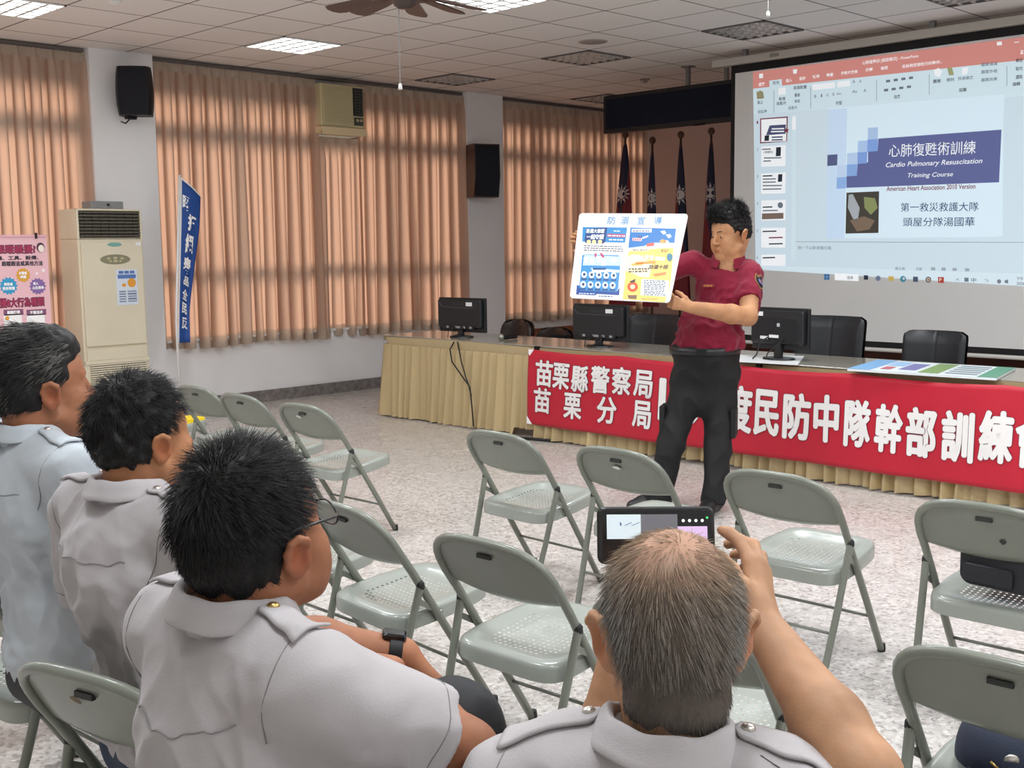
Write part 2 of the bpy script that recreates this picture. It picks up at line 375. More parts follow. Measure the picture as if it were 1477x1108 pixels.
def curtain(y0, y1, z0, z1, label, seed, xc=-9.73, gather=0):
    r0 = thing('curtain', (xc, (y0+y1)/2, z0), label, 'curtain', 'beige window curtains')
    rg = np.random.default_rng(seed); W = y1-y0
    npl = max(3, round(W/.148)); phs = np.cumsum(rg.uniform(.75, 1.25, npl+1)); phs = (phs-phs[0])/(phs[-1]-phs[0])*npl
    us = np.linspace(0, 1, npl+1); am = rg.uniform(.6, 1.25, npl+2); lean = rg.uniform(-.02, .02, npl+2)
    def xoff(u, t):
        ph = np.interp(u, us, np.arange(npl+1)); k = int(min(ph, npl-1)); f = ph-k
        a = am[k]*(1-f)+am[k+1]*f
        top = max(0, (t-.93)/.07)
        s = cos(2*pi*ph+2.0*(t-.5)*lean[k]*8+.9*sin(2*pi*ph)*(1-t))
        fold = abs(s)**.7*(1 if s > 0 else -1)
        pinch = (max(0, cos(2*pi*ph))**6)
        return .062*a*fold*(1-top)*(.75+.35*(1-t))+.03*pinch*top+.008*sin(5*u*npl+3*t)*(1-t)
    def pt(u, t):
        ph = u*npl; k = int(min(ph, npl-1))
        y = y0+W*u+(.012+.012*am[k])*sin(4*pi*ph)*min(1, (1-t)*9)*min(1, u*12, (1-u)*12)+.014*sin(2*pi*ph*.5+2*t)*(1-t)*min(1, u*12, (1-u)*12)+lean[k]*(1-t)*1.2*sin(pi*u)
        return V(xc+xoff(u, t), y, z0+(z1-z0)*t+.012*sin(9*u+seed)*(1-t)**4)
    nu = npl*16; th = .115/(z1-z0)
    mb = MB(); mb.grid(lambda u, v: pt(u, th+(1-th-.028)*v), nu, 26); mb.build('drape', M_curt, r0, smooth=True, world=True)
    mb = MB(); mb.grid(lambda u, v: pt(u, th*v)+V(.0015, 0, 0), nu, 4); mb.build('hem', M_hem, r0, smooth=True, world=True)
    mb = MB(); mb.grid(lambda u, v: pt(u, 1-.03+.03*v)+V(.002, 0, 0), nu, 2); mb.build('heading_tape', M_hem, r0, smooth=True, world=True)
    return r0
curtain(.77, 4.56, .60, 3.215, 'beige curtain at the far left behind the pink poster stand', 1)
curtain(5.17, 6.95, .60, 3.215, 'beige pleated curtain between the white pillar and the window air conditioner, behind the blue banner', 2)
curtain(6.90, 7.53, .60, 2.66, 'short beige curtain hanging under the window air conditioner', 3, xc=-9.79)
curtain(7.48, 8.985, .60, 3.215, 'beige curtain between the window air conditioner and the pillar with the brown speaker', 4)
curtain(9.565, 10.92, .60, 3.215, 'orange lit curtain just right of the pillar with the brown speaker', 5)
curtain(10.88, 12.33, .60, 3.215, 'orange lit curtain in the far corner behind the first flag', 6)
M_track = mat('curtain_track_metal', (.12, .10, .09), rough=.5)
for a, b, lab in ((.77, 4.55, 'dark curtain track over the far left curtain'), (5.18, 8.975, 'dark curtain track between the two white pillars'), (9.58, 12.3, 'dark curtain track over the curtains in the far corner')):
    mb = MB(); mb.bb((-9.76, a, 3.222), (-9.70, b, 3.25)); tag(mb.build('curtain_track', M_track), lab, 'curtain track')
M_sill = mat('white_sill', (.8, .79, .78), rough=.4)
for i, (a, b) in enumerate([(.75, 4.57), (5.16, 8.99), (9.56, YB)]):
    mb = MB(); mb.bb((XL+.02, a, .66), (XW+.03, b, .685)); struct(mb.build('window_sill', M_sill))

# ------------------------------------------------------------------ window air conditioner
M_ac = hm('air_conditioner_cream', 'CFC49C', rough=.45); M_acd = mat('air_conditioner_grille_dark', (.03, .03, .03), rough=.5)
r = thing('window_air_conditioner', (-9.6, 7.21, 2.70), 'cream window air conditioner set between the curtains', 'air conditioner')
mb = MB(); mb.bb((-10.0, 6.94, 2.745), (-9.60, 7.485, 3.17)); mb.build('casing', M_ac, r, world=True, bevel=.012)
mb = MB(); mb.bb((-9.6, 6.955, 2.76), (-9.585, 7.33, 3.15))
for k in range(20): z = 2.775+.0187*k; mb.bb((-9.585, 6.965, z), (-9.573, 7.32, z+.009))
mb.build('front_grille', M_ac, r, world=True)
mb = MB(); mb.bb((-9.6, 7.345, 2.87), (-9.588, 7.465, 3.15)); mb.build('air_outlet', M_acd, r, world=True)
mb = MB()
for k in range(9): z = 2.885+.029*k; mb.bb((-9.588, 7.35, z), (-9.578, 7.46, z+.006))
for k in range(3): y = 7.37+.04*k; mb.bb((-9.588, y, 2.875), (-9.58, y+.004, 3.145))
mb.build('outlet_louvre', hm('louvre_grey', '55554C'), r, world=True)
mb = MB(); mb.bb((-9.6, 7.355, 2.775), (-9.586, 7.46, 2.855)); mb.build('control_panel', hm('panel_grey', '4A5048'), r, world=True)
mb = MB()
for k in range(2): mb.lathe([(.016, 0), (.014, .012), (0, .012)], (-9.586, 7.385+.045*k, 2.825), 14, M=np.array([[0, 0, 1], [1, 0, 0], [0, 1, 0]]))
mb.build('knob', M_ac, r, smooth=True, world=True)
mb = MB(); mb.bb((-9.95, 6.93, 2.675), (-9.58, 7.50, 2.742)); mb.bb((-9.60, 6.93, 2.665), (-9.57, 7.50, 2.69))
tag(mb.build('shelf_board', hm('shelf_cream', 'E6D2A8', rough=.5)), 'cream timber ledge under the window air conditioner', 'shelf')

# ------------------------------------------------------------------ loudspeakers
M_blk = mat('black_plastic', (.008, .008, .010), rough=.5, spec=.3); M_grille = mat('speaker_cloth', (.008, .009, .016), rough=.9, bump=.4, bscale=400)
M_bracket = mat('bracket_metal', (.25, .25, .26), rough=.4, metal=.7)
def rotM(a): return np.array([[cos(a), -sin(a), 0], [sin(a), cos(a), 0], [0, 0, 1]])
r = thing('wall_speaker', (XP, 4.85, 2.66), 'black curved loudspeaker on the white pillar over the floor air conditioner', 'loudspeaker')
prof = [(-.14, -.11), (-.155, -.02), (-.15, .06), (-.125, .1), (0, .118), (.125, .1), (.15, .06), (.155, -.02), (.14, -.11)]
A = rad(-128); Mz = rotM(A)
def spk(prof, z0, z1, n=10, bow=.0):
    mb = MB(); rings = []
    for i in range(n+1):
        t = i/n; s = 1-bow*(2*t-1)**2; rings.append([V(x*s, y*(1-.12*(2*t-1)**2), z0+(z1-z0)*t) for x, y in prof])
    K = len(prof); vs = [Mz@p for q in rings for p in q]
    return mb, vs, [(i*K+k, i*K+(k+1) % K, (i+1)*K+(k+1) % K, (i+1)*K+k) for i in range(n) for k in range(K)]+[tuple(range(K-1, -1, -1)), tuple(range(n*K, n*K+K))]
mb, vs, fs = spk(prof, 2.68, 3.09, bow=.10)
C = V(-9.42, 4.86, 0); mb.add([p+C for p in vs], fs); mb.build('cabinet', M_blk, r, smooth='auto', world=True)
mb, vs, fs = spk([(-.12, .1), (-.11, .108), (0, .124), (.11, .108), (.12, .1)], 2.695, 3.075, bow=.10)
mb.add([p+C for p in vs], fs); mb.build('grille', M_grille, r, smooth='auto', world=True)
mb = MB(); mb.bb((XP, 4.80, 2.78), (XP+.15, 4.86, 2.98)); mb.build('bracket', M_bracket, r, world=True)
mb = MB(); mb.box((-9.46, 4.83, 2.668), (.05, .09, .03)); mb.tube([(-9.46, 4.83, 2.665), (-9.5, 4.80, 2.62), (-9.56, 4.79, 2.64)], .006, 6); mb.build('terminal', M_blk, r, world=True)
# brown box speaker
M_brn = mat('dark_walnut', (.05, .025, .02), rough=.35, var=.25, vscale=4, stretch=(1, 1, 9))
r = thing('wall_speaker', (XP, 9.1, 2.06), 'dark brown wooden box loudspeaker on the second white pillar', 'loudspeaker')
Mz = rotM(rad(-110)); C = V(-9.46, 9.05, 0); mb = MB()
sec = [(-.16, -.14), (.16, -.14), (.16, .13), (-.16, .13)]
def taper(y0, y1, xs, zt, zm, zb, dy):
    vs = []
    for z, f in ((zb, dy), (zm, 0), (zt, .01)):
        for x, y in ((-xs, y0), (xs, y0), (xs, y1-f), (-xs, y1-f)): vs.append(Mz@V(x, y, z)+C)
    fs = [(0, 3, 2, 1), (8, 9, 10, 11)]+[(i*4+k, i*4+(k+1) % 4, i*4+4+(k+1) % 4, i*4+4+k) for i in range(2) for k in range(4)]
    return vs, fs
mb.add(*taper(-.13, .12, .155, 2.66, 2.30, 2.07, .05)); mb.build('cabinet', M_brn, r, world=True)
mb = MB(); mb.add(*taper(.11, .128, .14, 2.645, 2.30, 2.085, .05)); mb.build('grille', M_grille, r, world=True)
mb = MB(); mb.bb((XP, 9.10, 2.25), (XP+.08, 9.18, 2.45)); mb.build('bracket', M_bracket, r, world=True)

# ------------------------------------------------------------------ floor standing air conditioner
M_fac = hm('cream_enamel', 'E2DAC2', rough=.35, var=.03); M_vent = mat('vent_dark', (.05, .045, .04), rough=.6)
X1 = -9.28; Y0, Y1 = 4.22, 4.80
r = thing('floor_air_conditioner', (-9.45, 4.51, 0), 'tall cream floor standing air conditioner in front of the white pillar', 'air conditioner')
mb = MB(); mb.bb((-9.645, Y0, 0), (X1-.02, Y1, 1.62)); mb.bb((-9.645, Y0, 1.62), (X1-.05, Y1, 1.875)); mb.bb((X1-.06, Y0, 1.615), (X1-.015, Y0+.02, 1.875)); mb.bb((X1-.06, Y1-.02, 1.615), (X1-.015, Y1, 1.875)); mb.bb((X1-.06, Y0, 1.857), (X1-.015, Y1, 1.875)); mb.build('casing', M_fac, r, world=True, bevel=.012)
mb = MB(); mb.bb((X1-.02, Y0+.02, .72), (X1+.002, Y1-.02, 1.60)); mb.build('upper_panel', M_fac, r, world=True, bevel=.006)
mb = MB(); mb.bb((X1-.02, Y0+.02, .60), (X1-.002, Y1-.02, .70)); mb.build('middle_panel', M_fac, r, world=True, bevel=.004)
mb = MB(); mb.bb((X1-.05, Y0+.02, 1.635), (X1-.035, Y1-.02, 1.855)); mb.build('outlet_recess', M_vent, r, world=True)
mb = MB()
for k in range(8): z = 1.645+.028*k; mb.bb((X1-.037, Y0+.02, z), (X1-.012, Y1-.02, z+.008))
mb.build('outlet_louvre', hm('louvre_olive', '6B6552', rough=.5), r, world=True)
mb = MB()
for k in range(7): y = Y0+.07+.072*k; mb.bb((X1-.038, y, 1.64), (X1-.02, y+.006, 1.85))
mb.build('vertical_vane', M_vent, r, world=True)
mb = MB(); mb.bb((X1-.022, Y0+.05, .12), (X1-.012, Y1-.03, .57)); mb.build('intake_recess', M_vent, r, world=True)
mb = MB(); mb.bb((X1-.02, Y0, .57), (X1, Y1, .60))
for k in range(24): z = .13+.0185*k; mb.bb((X1-.02, Y0+.045, z), (X1-.002, Y1-.025, z+.0115))
mb.build('intake_grille', M_fac, r, world=True)
ry, uz = V(0, 1, 0), V(0, 0, 1)
mb = MB(); poly(mb, ellipse(V(X1+.0035, 4.53, 1.575), ry, uz, .065, .018)); mb.build('badge', hm('badge_teal', '7FB3A8', rough=.3), r, world=True)
mb = MB(); poly(mb, ellipse(V(X1+.004, 4.53, 1.45), ry, uz, .135, .042, 32)); mb.build('display_oval', hm('display_olive', '8E8C72', rough=.3), r, world=True)
mb = MB()
for k, (a, b, s) in enumerate(((-.06, .008, .018), (0, .012, .02), (0, -.014, .02), (.06, .008, .018), (-.045, -.015, .014), (.045, -.015, .014))): poly(mb, ellipse(V(X1+.0055, 4.53+a, 1.45+b), ry, uz, s, s*.55, 12))
mb.build('button', hm('button_sand', 'C2BC94', rough=.4), r, world=True)
mb = MB(); quad(mb, V(X1+.0035, 4.745, 1.58), ry, uz, .05, .03); mb.build('sticker', hm('white_sticker', 'F0F0F0'), r, world=True)
# grey box on top, paper notice
r = thing('metal_box', (-9.5, 4.55, 1.878), 'small grey metal box lying on top of the floor air conditioner', 'box')
mb = MB(); mb.bb((-9.6, 4.41, 1.878), (-9.42, 4.70, 1.945)); mb.build('casing', hm('grey_box', '8A8D8E', rough=.45), r, world=True, bevel=.006)
mb = MB(); mb.lathe([(.012, 0), (.012, .01), (0, .01)], (-9.42, 4.56, 1.915), 12, M=np.array([[0, 0, 1], [1, 0, 0], [0, 1, 0]])); mb.build('keyhole', M_acd, r, world=True)
r = thing('paper_notice', (X1+.004, 4.69, 1.1), 'white and blue illustrated paper notice taped to the floor air conditioner', 'notice')
tl, br_ = onx(167, 389, X1+.005), onx(200, 439, X1+.005); cy, cz = (tl[1]+br_[1])/2, (tl[2]+br_[2])/2; w_, h_ = br_[1]-tl[1], tl[2]-br_[2]
mb = MB(); mb.bb((X1+.003, cy-w_/2, cz-h_/2), (X1+.0045, cy+w_/2, cz+h_/2)); mb.build('sheet', hm('paper_pale_blue', 'DCE6F2'), r, world=True)
mb = MB()
for k, s in ((0, -.33), (1, 0), (2, .33)): quad(mb, V(X1+.0055, cy+w_*s*.8, cz+h_*.42), ry, uz, w_*.22, h_*.08)
quad(mb, V(X1+.0055, cy, cz+h_*.3), ry, uz, w_*.86, h_*.11)
mb.build('heading', hm('notice_blue', '5B7FC0'), r, world=True)
mb = MB(); poly(mb, ellipse(V(X1+.0055, cy+w_*.22, cz+h_*.12), ry, uz, w_*.2, h_*.13, 14)); poly(mb, ellipse(V(X1+.0055, cy-w_*.15, cz+h_*.06), ry, uz, w_*.1, h_*.05, 12)); mb.build('picture', hm('notice_orange', 'E8A23C'), r, world=True)
mb = MB()
for k in range(5):
    quad(mb, V(X1+.0055, cy-w_*.24, cz-h_*(.12+.07*k)), ry, uz, w_*.32, h_*.035); quad(mb, V(X1+.0055, cy+w_*.22, cz-h_*(.12+.07*k)), ry, uz, w_*.42, h_*(.05 if k % 2 else .03))
mb.build('small_print', hm('notice_grey_blue', '7C8AA8'), r, world=True)

# ------------------------------------------------------------------ pink roll-up poster
XPK = -9.0
r = thing('pink_poster_stand', (XPK, 3.4, 0), 'pink roll-up poster with red headings, standing before the far left curtain', 'poster stand')
zt = onx(30, 341, XPK)[2]; ye = onx(67, 341, XPK)[1]; yb = 2.98
M_pink = hm('poster_pink', 'F2C3CB', rough=.5)
mb = MB(); mb.bb((XPK-.004, yb, .06), (XPK, ye, zt)); mb.build('poster_sheet', M_pink, r, world=True)
mb = MB(); mb.bb((XPK-.09, yb-.02, 0), (XPK+.07, ye+.02, .06)); mb.build('base_cassette', M_bracket, r, world=True, bevel=.01)
mb = MB(); mb.bb((XPK-.012, yb, zt-.005), (XPK+.008, ye, zt+.012)); mb.build('top_rail', hm('rail_pink', 'E6B4BE'), r, world=True)
mb = MB(); mb.tube([(XPK-.03, (yb+ye)/2, .03), (XPK-.03, (yb+ye)/2, zt)], .008, 8); mb.build('support_pole', M_bracket, r, world=True)
mb = MB(); p = onx(52, 340, XPK+.012); mb.box(p, (.012, .015, .045)); mb.build('clip', M_blk, r, world=True)
def pk(x, y, e=.001): return onx(x, y, XPK+e)
def pk_text(s, x0, x1, y0, y1, m, name, off=0, e=.002, grow=0):
    a, b = pk(x0, y0, e), pk(x1, y1, e); ft = off*.06; mb = MB(); put_text(mb, s, (a+b)/2, ry, uz, b[1]-a[1]-2*ft, a[2]-b[2]-2*ft, 0, fat=ft); return mb.build(name, m, r, world=True)
M_crim = hm('poster_crimson', 'B5385C'); M_plum = hm('poster_plum', '4A1E48'); M_ink = hm('poster_ink', '2F2A3A'); M_wht = hm('print_white', 'FFFFFF')
def ycol(x): return pk(x, 400)[1]
pk_text('是跟蹤騷擾?', -3-18, 52, 353, 366, M_plum, 'heading_outline', .075, .0012); pk_text('是跟蹤騷擾?', -2-18, 51, 354, 365, M_crim, 'heading', .02, .0026)
pk_text('車輛、工具、設備、', -14, 56, 369.5, 374.5, M_ink, 'heading_line', .02); pk_text('跟蹤跟追或其他方法', 2, 62, 377, 383, M_ink, 'heading_line', .02)
pk_text('蹤騷擾8大行為種類', -22, 65, 431, 442, M_plum, 'heading_outline', .075, .0012); pk_text('蹤騷擾8大行為種類', -21, 64, 432, 441, M_crim, 'heading', .02, .0026)
def burst(x, y, rad_, m, n=14):
    c = pk(x, y, .0015); k = abs(pk(x+1, y)[1]-pk(x, y)[1]); R_ = rad_*k
    mb = MB(); pts = [c+ry*R_*(1 if i % 2 == 0 else .8)*cos(2*pi*i/(2*n))+uz*R_*1.0*(1 if i % 2 == 0 else .8)*sin(2*pi*i/(2*n)) for i in range(2*n)]
    mb.add([c]+pts, [(0, 1+i, 1+(i+1) % (2*n)) for i in range(2*n)]); return mb.build('starburst', m, r, world=True)
burst(33.5, 397, 11, hm('burst_gold', 'E3A73A')); burst(12.5, 412.5, 13.5, hm('burst_blue', '35A0D0')); burst(54.5, 413, 12.5, hm('burst_violet', '8B6AA8'))
for s, x, y, w_ in (('反覆或', 33, 394, 12), ('持續', 33.5, 399.5, 9), ('與性或', 12, 410, 13), ('性別有關', 12.5, 416, 18), ('使人', 51.5, 409, 8), ('心生畏怖', 55, 415, 17)):
    pk_text(s, x-w_/2, x+w_/2, y-2.1, y+2.1, M_wht, 'lettering', .02, .003)
mb = MB()
for x0, x1 in ((5, 34), (38, 67)):
    a, b = pk(x0, 447), pk(x1, 454); quad(mb, (a+b)/2, ry, uz, b[1]-a[1], a[2]-b[2])
mb.build('table_heading', hm('poster_mauve', '8A5478'), r, world=True)
mb = MB()
for x0, x1 in ((5, 34), (38, 67)):
    a, b = pk(x0, 454), pk(x1, 500); quad(mb, (a+b)/2, ry, uz, b[1]-a[1], a[2]-b[2])
mb.build('table_cell', M_wht, r, world=True)
pk_text('跟蹤盯梢', 10, 29, 448.5, 452.5, M_wht, 'lettering', .02, .003); pk_text('不當追求', 43, 62, 448.5, 452.5, M_wht, 'lettering', .02, .003)
mb = MB(); poly(mb, ellipse(pk(58.5, 357, .003), ry, uz, .032, .038)); mb.build('cartoon_hair', hm('hair_print', '5A3A48'), r, world=True)
mb = MB(); poly(mb, ellipse(pk(59.5, 358.5, .004), ry, uz, .024, .028)); mb.build('cartoon_face', hm('face_print', 'FBEDE2'), r, world=True)
mb = MB(); poly(mb, ellipse(pk(62.5, 390, .002), ry, uz, .014, .014)); poly(mb, ellipse(pk(53, 394.5, .002), ry, uz, .01, .01)); mb.build('dot', hm('dot_pale', 'FBEDEE'), r, world=True)
burst(10.5, 459, 3.5, hm('burst_gold', 'E3A73A'), 6)

# ------------------------------------------------------------------ blue feather banner
XF = -9.2
r = thing('feather_banner', (*onx(256, 535, XF)[:2], 0), 'tall blue cloth banner with white characters on a white pole', 'banner')
pt_, pb_ = onx(259, 254, XF), onx(256, 500, XF)
def bf(px, py, e=0): return onx(px, py, XF+e)
base = V(pb_[0], pb_[1], 0)
r.location = tuple(base)
mb = MB(); mb.tube([base, V(pb_[0], pb_[1], .9), pt_+V(0, 0, .01)], .011, 10); mb.build('pole', M_sill, r, smooth=True, world=True)
mb = MB(); mb.lathe([(.17, 0), (.17, .02), (.05, .045), (.03, .12), (0, .12)], base, 24); mb.build('base', M_bracket, r, smooth='auto', world=True)
Lk = [(260, 256), (259.5, 320), (258.5, 390), (257.5, 440), (257, 495)]; Rk = [(291, 283), (288, 330), (280, 400), (274.5, 450), (273, 494)]
def bpt(u, v, e=0):
    t = v*4; k = min(int(t), 3); f = t-k
    l = np.array(Lk[k])*(1-f)+np.array(Lk[k+1])*f; q = np.array(Rk[k])*(1-f)+np.array(Rk[k+1])*f; p = l*(1-u)+q*u
    return onx(p[0], p[1], XF)+V((.02*sin(pi*u*1.5+2*v)+.012*sin(7*v))*u+e, 0, 0)
M_blue = hm('banner_blue', '1F4C96', rough=.6)
mb = MB(); mb.grid(lambda u, v: bpt(u, v), 10, 24, flip=True); mb.build('cloth', M_blue, r, smooth=True, world=True, solid=.002)
mb = MB(); mb.grid(lambda u, v: bpt(u, v*.012-.006, .002), 10, 1, flip=True); mb.grid(lambda u, v: bpt(u*.1-.03, v, .003), 1, 20, flip=True); mb.build('white_edge', M_sill, r, smooth=True, world=True)
def banner_char(s, u0, u1, v0, v1):
    vs, fs = text2d(s, .035); lo, hi = vs.min(0), vs.max(0)
    mb.add([bpt(u0+(u1-u0)*(p[0]-lo[0])/(hi[0]-lo[0]), v1+(v0-v1)*(p[1]-lo[1])/(hi[1]-lo[1]), .006) for p in vs], fs)
mb = MB()
for s, u0, u1, v0, v1 in (('昭', .1, .40, .085, .17), ('拒', .36, .80, .18, .28), ('絕', .28, .76, .295, .40), ('毒', .24, .74, .415, .51), ('品', .3, .74, .52, .585), ('全', .26, .74, .61, .69), ('民', .26, .78, .71, .79), ('反', .28, .82, .81, .90)):
    banner_char(s, u0, u1, v0, v1)
mb.build('lettering', M_wht, r, world=True)
# ------------------------------------------------------------------ ceiling fan, cords, round speaker
M_fan = mat('fan_dark_brown', (.05, .032, .028), rough=.4); M_fanb = mat('fan_blade_wood', (.085, .05, .04), rough=.45, var=.2, vscale=4, stretch=(1, 8, 8))
ZF = 2.97; hub = onz(583, -14, ZF)
r = thing('ceiling_fan', (hub[0], hub[1], ZC), 'dark brown ceiling fan hanging from the tiled ceiling', 'ceiling fan')
mb = MB(); mb.tube([(hub[0], hub[1], ZC), (hub[0], hub[1], ZF+.05)], .014, 10); mb.lathe([(.06, .0), (.055, -.05), (.02, -.07)], (hub[0], hub[1], ZC), 20); mb.build('downrod', M_fan, r, smooth='auto', world=True)
mb = MB(); mb.lathe([(0, .07), (.06, .065), (.10, .04), (.105, -.01), (.07, -.045), (.06, -.085), (.035, -.10), (0, -.10)], (hub[0], hub[1], ZF), 28); mb.build('motor_housing', M_fan, r, smooth=True, world=True)
tips = [onz(707, 17, ZF-.01), onz(605, 30, ZF-.03), onz(452, 20, ZF-.01)]
angs = [math.atan2(t[1]-hub[1], t[0]-hub[0]) for t in tips]
a_r, a_d, a_l = angs
for a in (a_r, a_d, a_l, a_l-(a_d-a_l if False else rad(72)), a_r+rad(72)):
    M = rotM(a); tilt = rad(11)
    mb = MB(); out = [(.17, -.045), (.30, -.06), (.52, -.068), (.565, -.055), (.585, -.02), (.585, .02), (.565, .055), (.52, .068), (.30, .06), (.17, .045)]
    pts = [M@V(.17+(x-.17)*1.22, y*cos(tilt), y*sin(tilt))+V(hub[0], hub[1], ZF-.015) for x, y in out]; mb.prism(pts, (0, 0, .008)); bl = mb.build('blade', M_fanb, r, world=True)
    mb = MB(); mb.prism([M@V(x, y, -.004)+V(hub[0], hub[1], ZF-.015) for x, y in ((.06, -.012), (.17, -.014), (.2, -.035), (.25, -.03), (.25, .03), (.2, .035), (.17, .014), (.06, .012))], (0, 0, -.005)); mb.build('blade_bracket', M_fan, r, world=True)
cz = V(hub[0]-.03, hub[1]-.02, ZF-.1)
# bell end of the cord hangs straight below the hub
def down_to(p, px_y):
    lo_, hi_ = 0., p[2]
    for _ in range(40):
        m_ = (lo_+hi_)/2; q = V(p[0], p[1], m_)-CO; y = 554-FPX*(q@CU)/(q@CF)
        if y > px_y: lo_ = m_
        else: hi_ = m_
    return (lo_+hi_)/2
zb = down_to(cz, 129)
mb = MB(); mb.tube([cz, V(cz[0], cz[1], zb+.03)], .0035, 6); mb.build('pull_cord', mat('cord_grey', (.2, .18, .17), rough=.6), r, world=True)
mb = MB(); mb.lathe([(.004, .035), (.009, .03), (.013, 0), (0, 0)], (cz[0], cz[1], zb), 12); mb.build('cord_bell', M_sill, r, smooth=True, world=True)
# second cord, of a fan beyond the frame
p0 = onz(1108, 0, 2.9); z1 = down_to(p0, 24)
r = thing('pull_cord', p0, 'thin pull cord with white knob hanging over the unlit louvred light before the screen', 'pull cord')
mb = MB(); mb.tube([V(p0[0], p0[1], ZC), V(p0[0], p0[1], z1+.02)], .003, 6); mb.build('cord', MATS['cord_grey'], r, world=True)
mb = MB(); mb.lathe([(.004, .03), (.009, .025), (.012, 0), (0, 0)], (p0[0], p0[1], z1), 12); mb.build('cord_bell', M_sill, r, smooth=True, world=True)
p = onz(855, 60, ZC); r = thing('ceiling_speaker', p, 'round flush ceiling speaker in a tile beside an unlit light', 'ceiling speaker')
mb = MB(); mb.lathe([(0, -.006), (.115, -.006), (.125, -.004), (.13, 0)], p, 32); mb.build('rim', hm('speaker_rim', 'B6ADA8'), r, smooth='auto', world=True)
mb = MB(); mb.lathe([(0, -.0085), (.11, -.0075), (.112, -.005)], p, 32); mb.build('grille', hm('speaker_mesh', '9B928D', bump=.4, bscale=300), r, smooth=True, world=True)
p = onz(930, 114, ZC); r = thing('smoke_detector', p, 'small pale smoke detector on the ceiling left of the display board pole', 'smoke detector')
mb = MB(); mb.lathe([(.05, 0), (.05, -.015), (0, -.02)], p, 20); mb.build('base', hm('detector_beige', 'A89A90'), r, smooth='auto', world=True)
mb = MB(); mb.lathe([(.03, -.015), (.025, -.04), (0, -.045)], p, 16); mb.build('sensor_head', hm('detector_beige', 'A89A90'), r, smooth='auto', world=True)
p = onz(165, 1, ZC); r = thing('smoke_detector', p, 'white smoke detector cut off at the top edge above the black loudspeaker', 'smoke detector')
mb = MB(); mb.lathe([(.05, 0), (.05, -.012), (.03, -.03), (0, -.032)], p, 20); mb.build('base', M_sill, r, smooth='auto', world=True)

# ------------------------------------------------------------------ black LED message board hung from the ceiling
YL = 9.35
a, b = ony(870, 136, YL), ony(870, 193, YL); c = ony(1050, 109, YL); zt, zb_ = a[2]-.02, b[2]
x0, x1 = a[0], c[0]+.15
r = thing('display_board', ((x0+x1)/2, YL, ZC), 'long black LED message board hanging from the ceiling beside the screen', 'display board')
mb = MB(); mb.bb((x0, YL, zb_), (x1, YL+.1, zt)); mb.build('case', mat('led_case', (.01, .01, .012), rough=.5), r, world=True, bevel=.008)
def led_mat():
    m = mat('led_matrix', (.006, .010, .022), rough=.7, spec=.2); nt = m.node_tree; b = nt.nodes['Principled BSDF']; L = nt.links.new
    tc = nt.nodes.new('ShaderNodeTexCoord'); wv = nt.nodes.new('ShaderNodeTexWave'); wv.bands_direction = 'Z'; wv.inputs['Scale'].default_value = 22; wv.inputs['Distortion'].default_value = 0
    L(tc.outputs['Object'], wv.inputs[0]); bp = nt.nodes.new('ShaderNodeBump'); bp.inputs['Strength'].default_value = .5; bp.inputs['Distance'].default_value = .005; L(wv.outputs['Fac'], bp.inputs['Height']); L(bp.outputs[0], b.inputs['Normal']); return m
mb = MB(); mb.bb((x0+.04, YL-.006, zb_+.04), (x1-.04, YL, zt-.04)); mb.build('matrix_panel', led_mat(), r, world=True)
for xx in (onz(983, 92, ZC)[0]-.05, x0+.25 if False else x1-.2):
    mb = MB(); mb.bb((xx-.018, YL+.03, zt), (xx+.018, YL+.066, ZC)); mb.bb((xx-.06, YL+.01, ZC-.012), (xx+.06, YL+.09, ZC)); mb.build('hanger', M_bracket, r, world=True)
mb = MB(); mb.bb((x0+1.15, YL-.01, zb_-.012), (x0+1.28, YL+.02, zb_)); mb.build('cable_gland', M_blk, r, world=True)

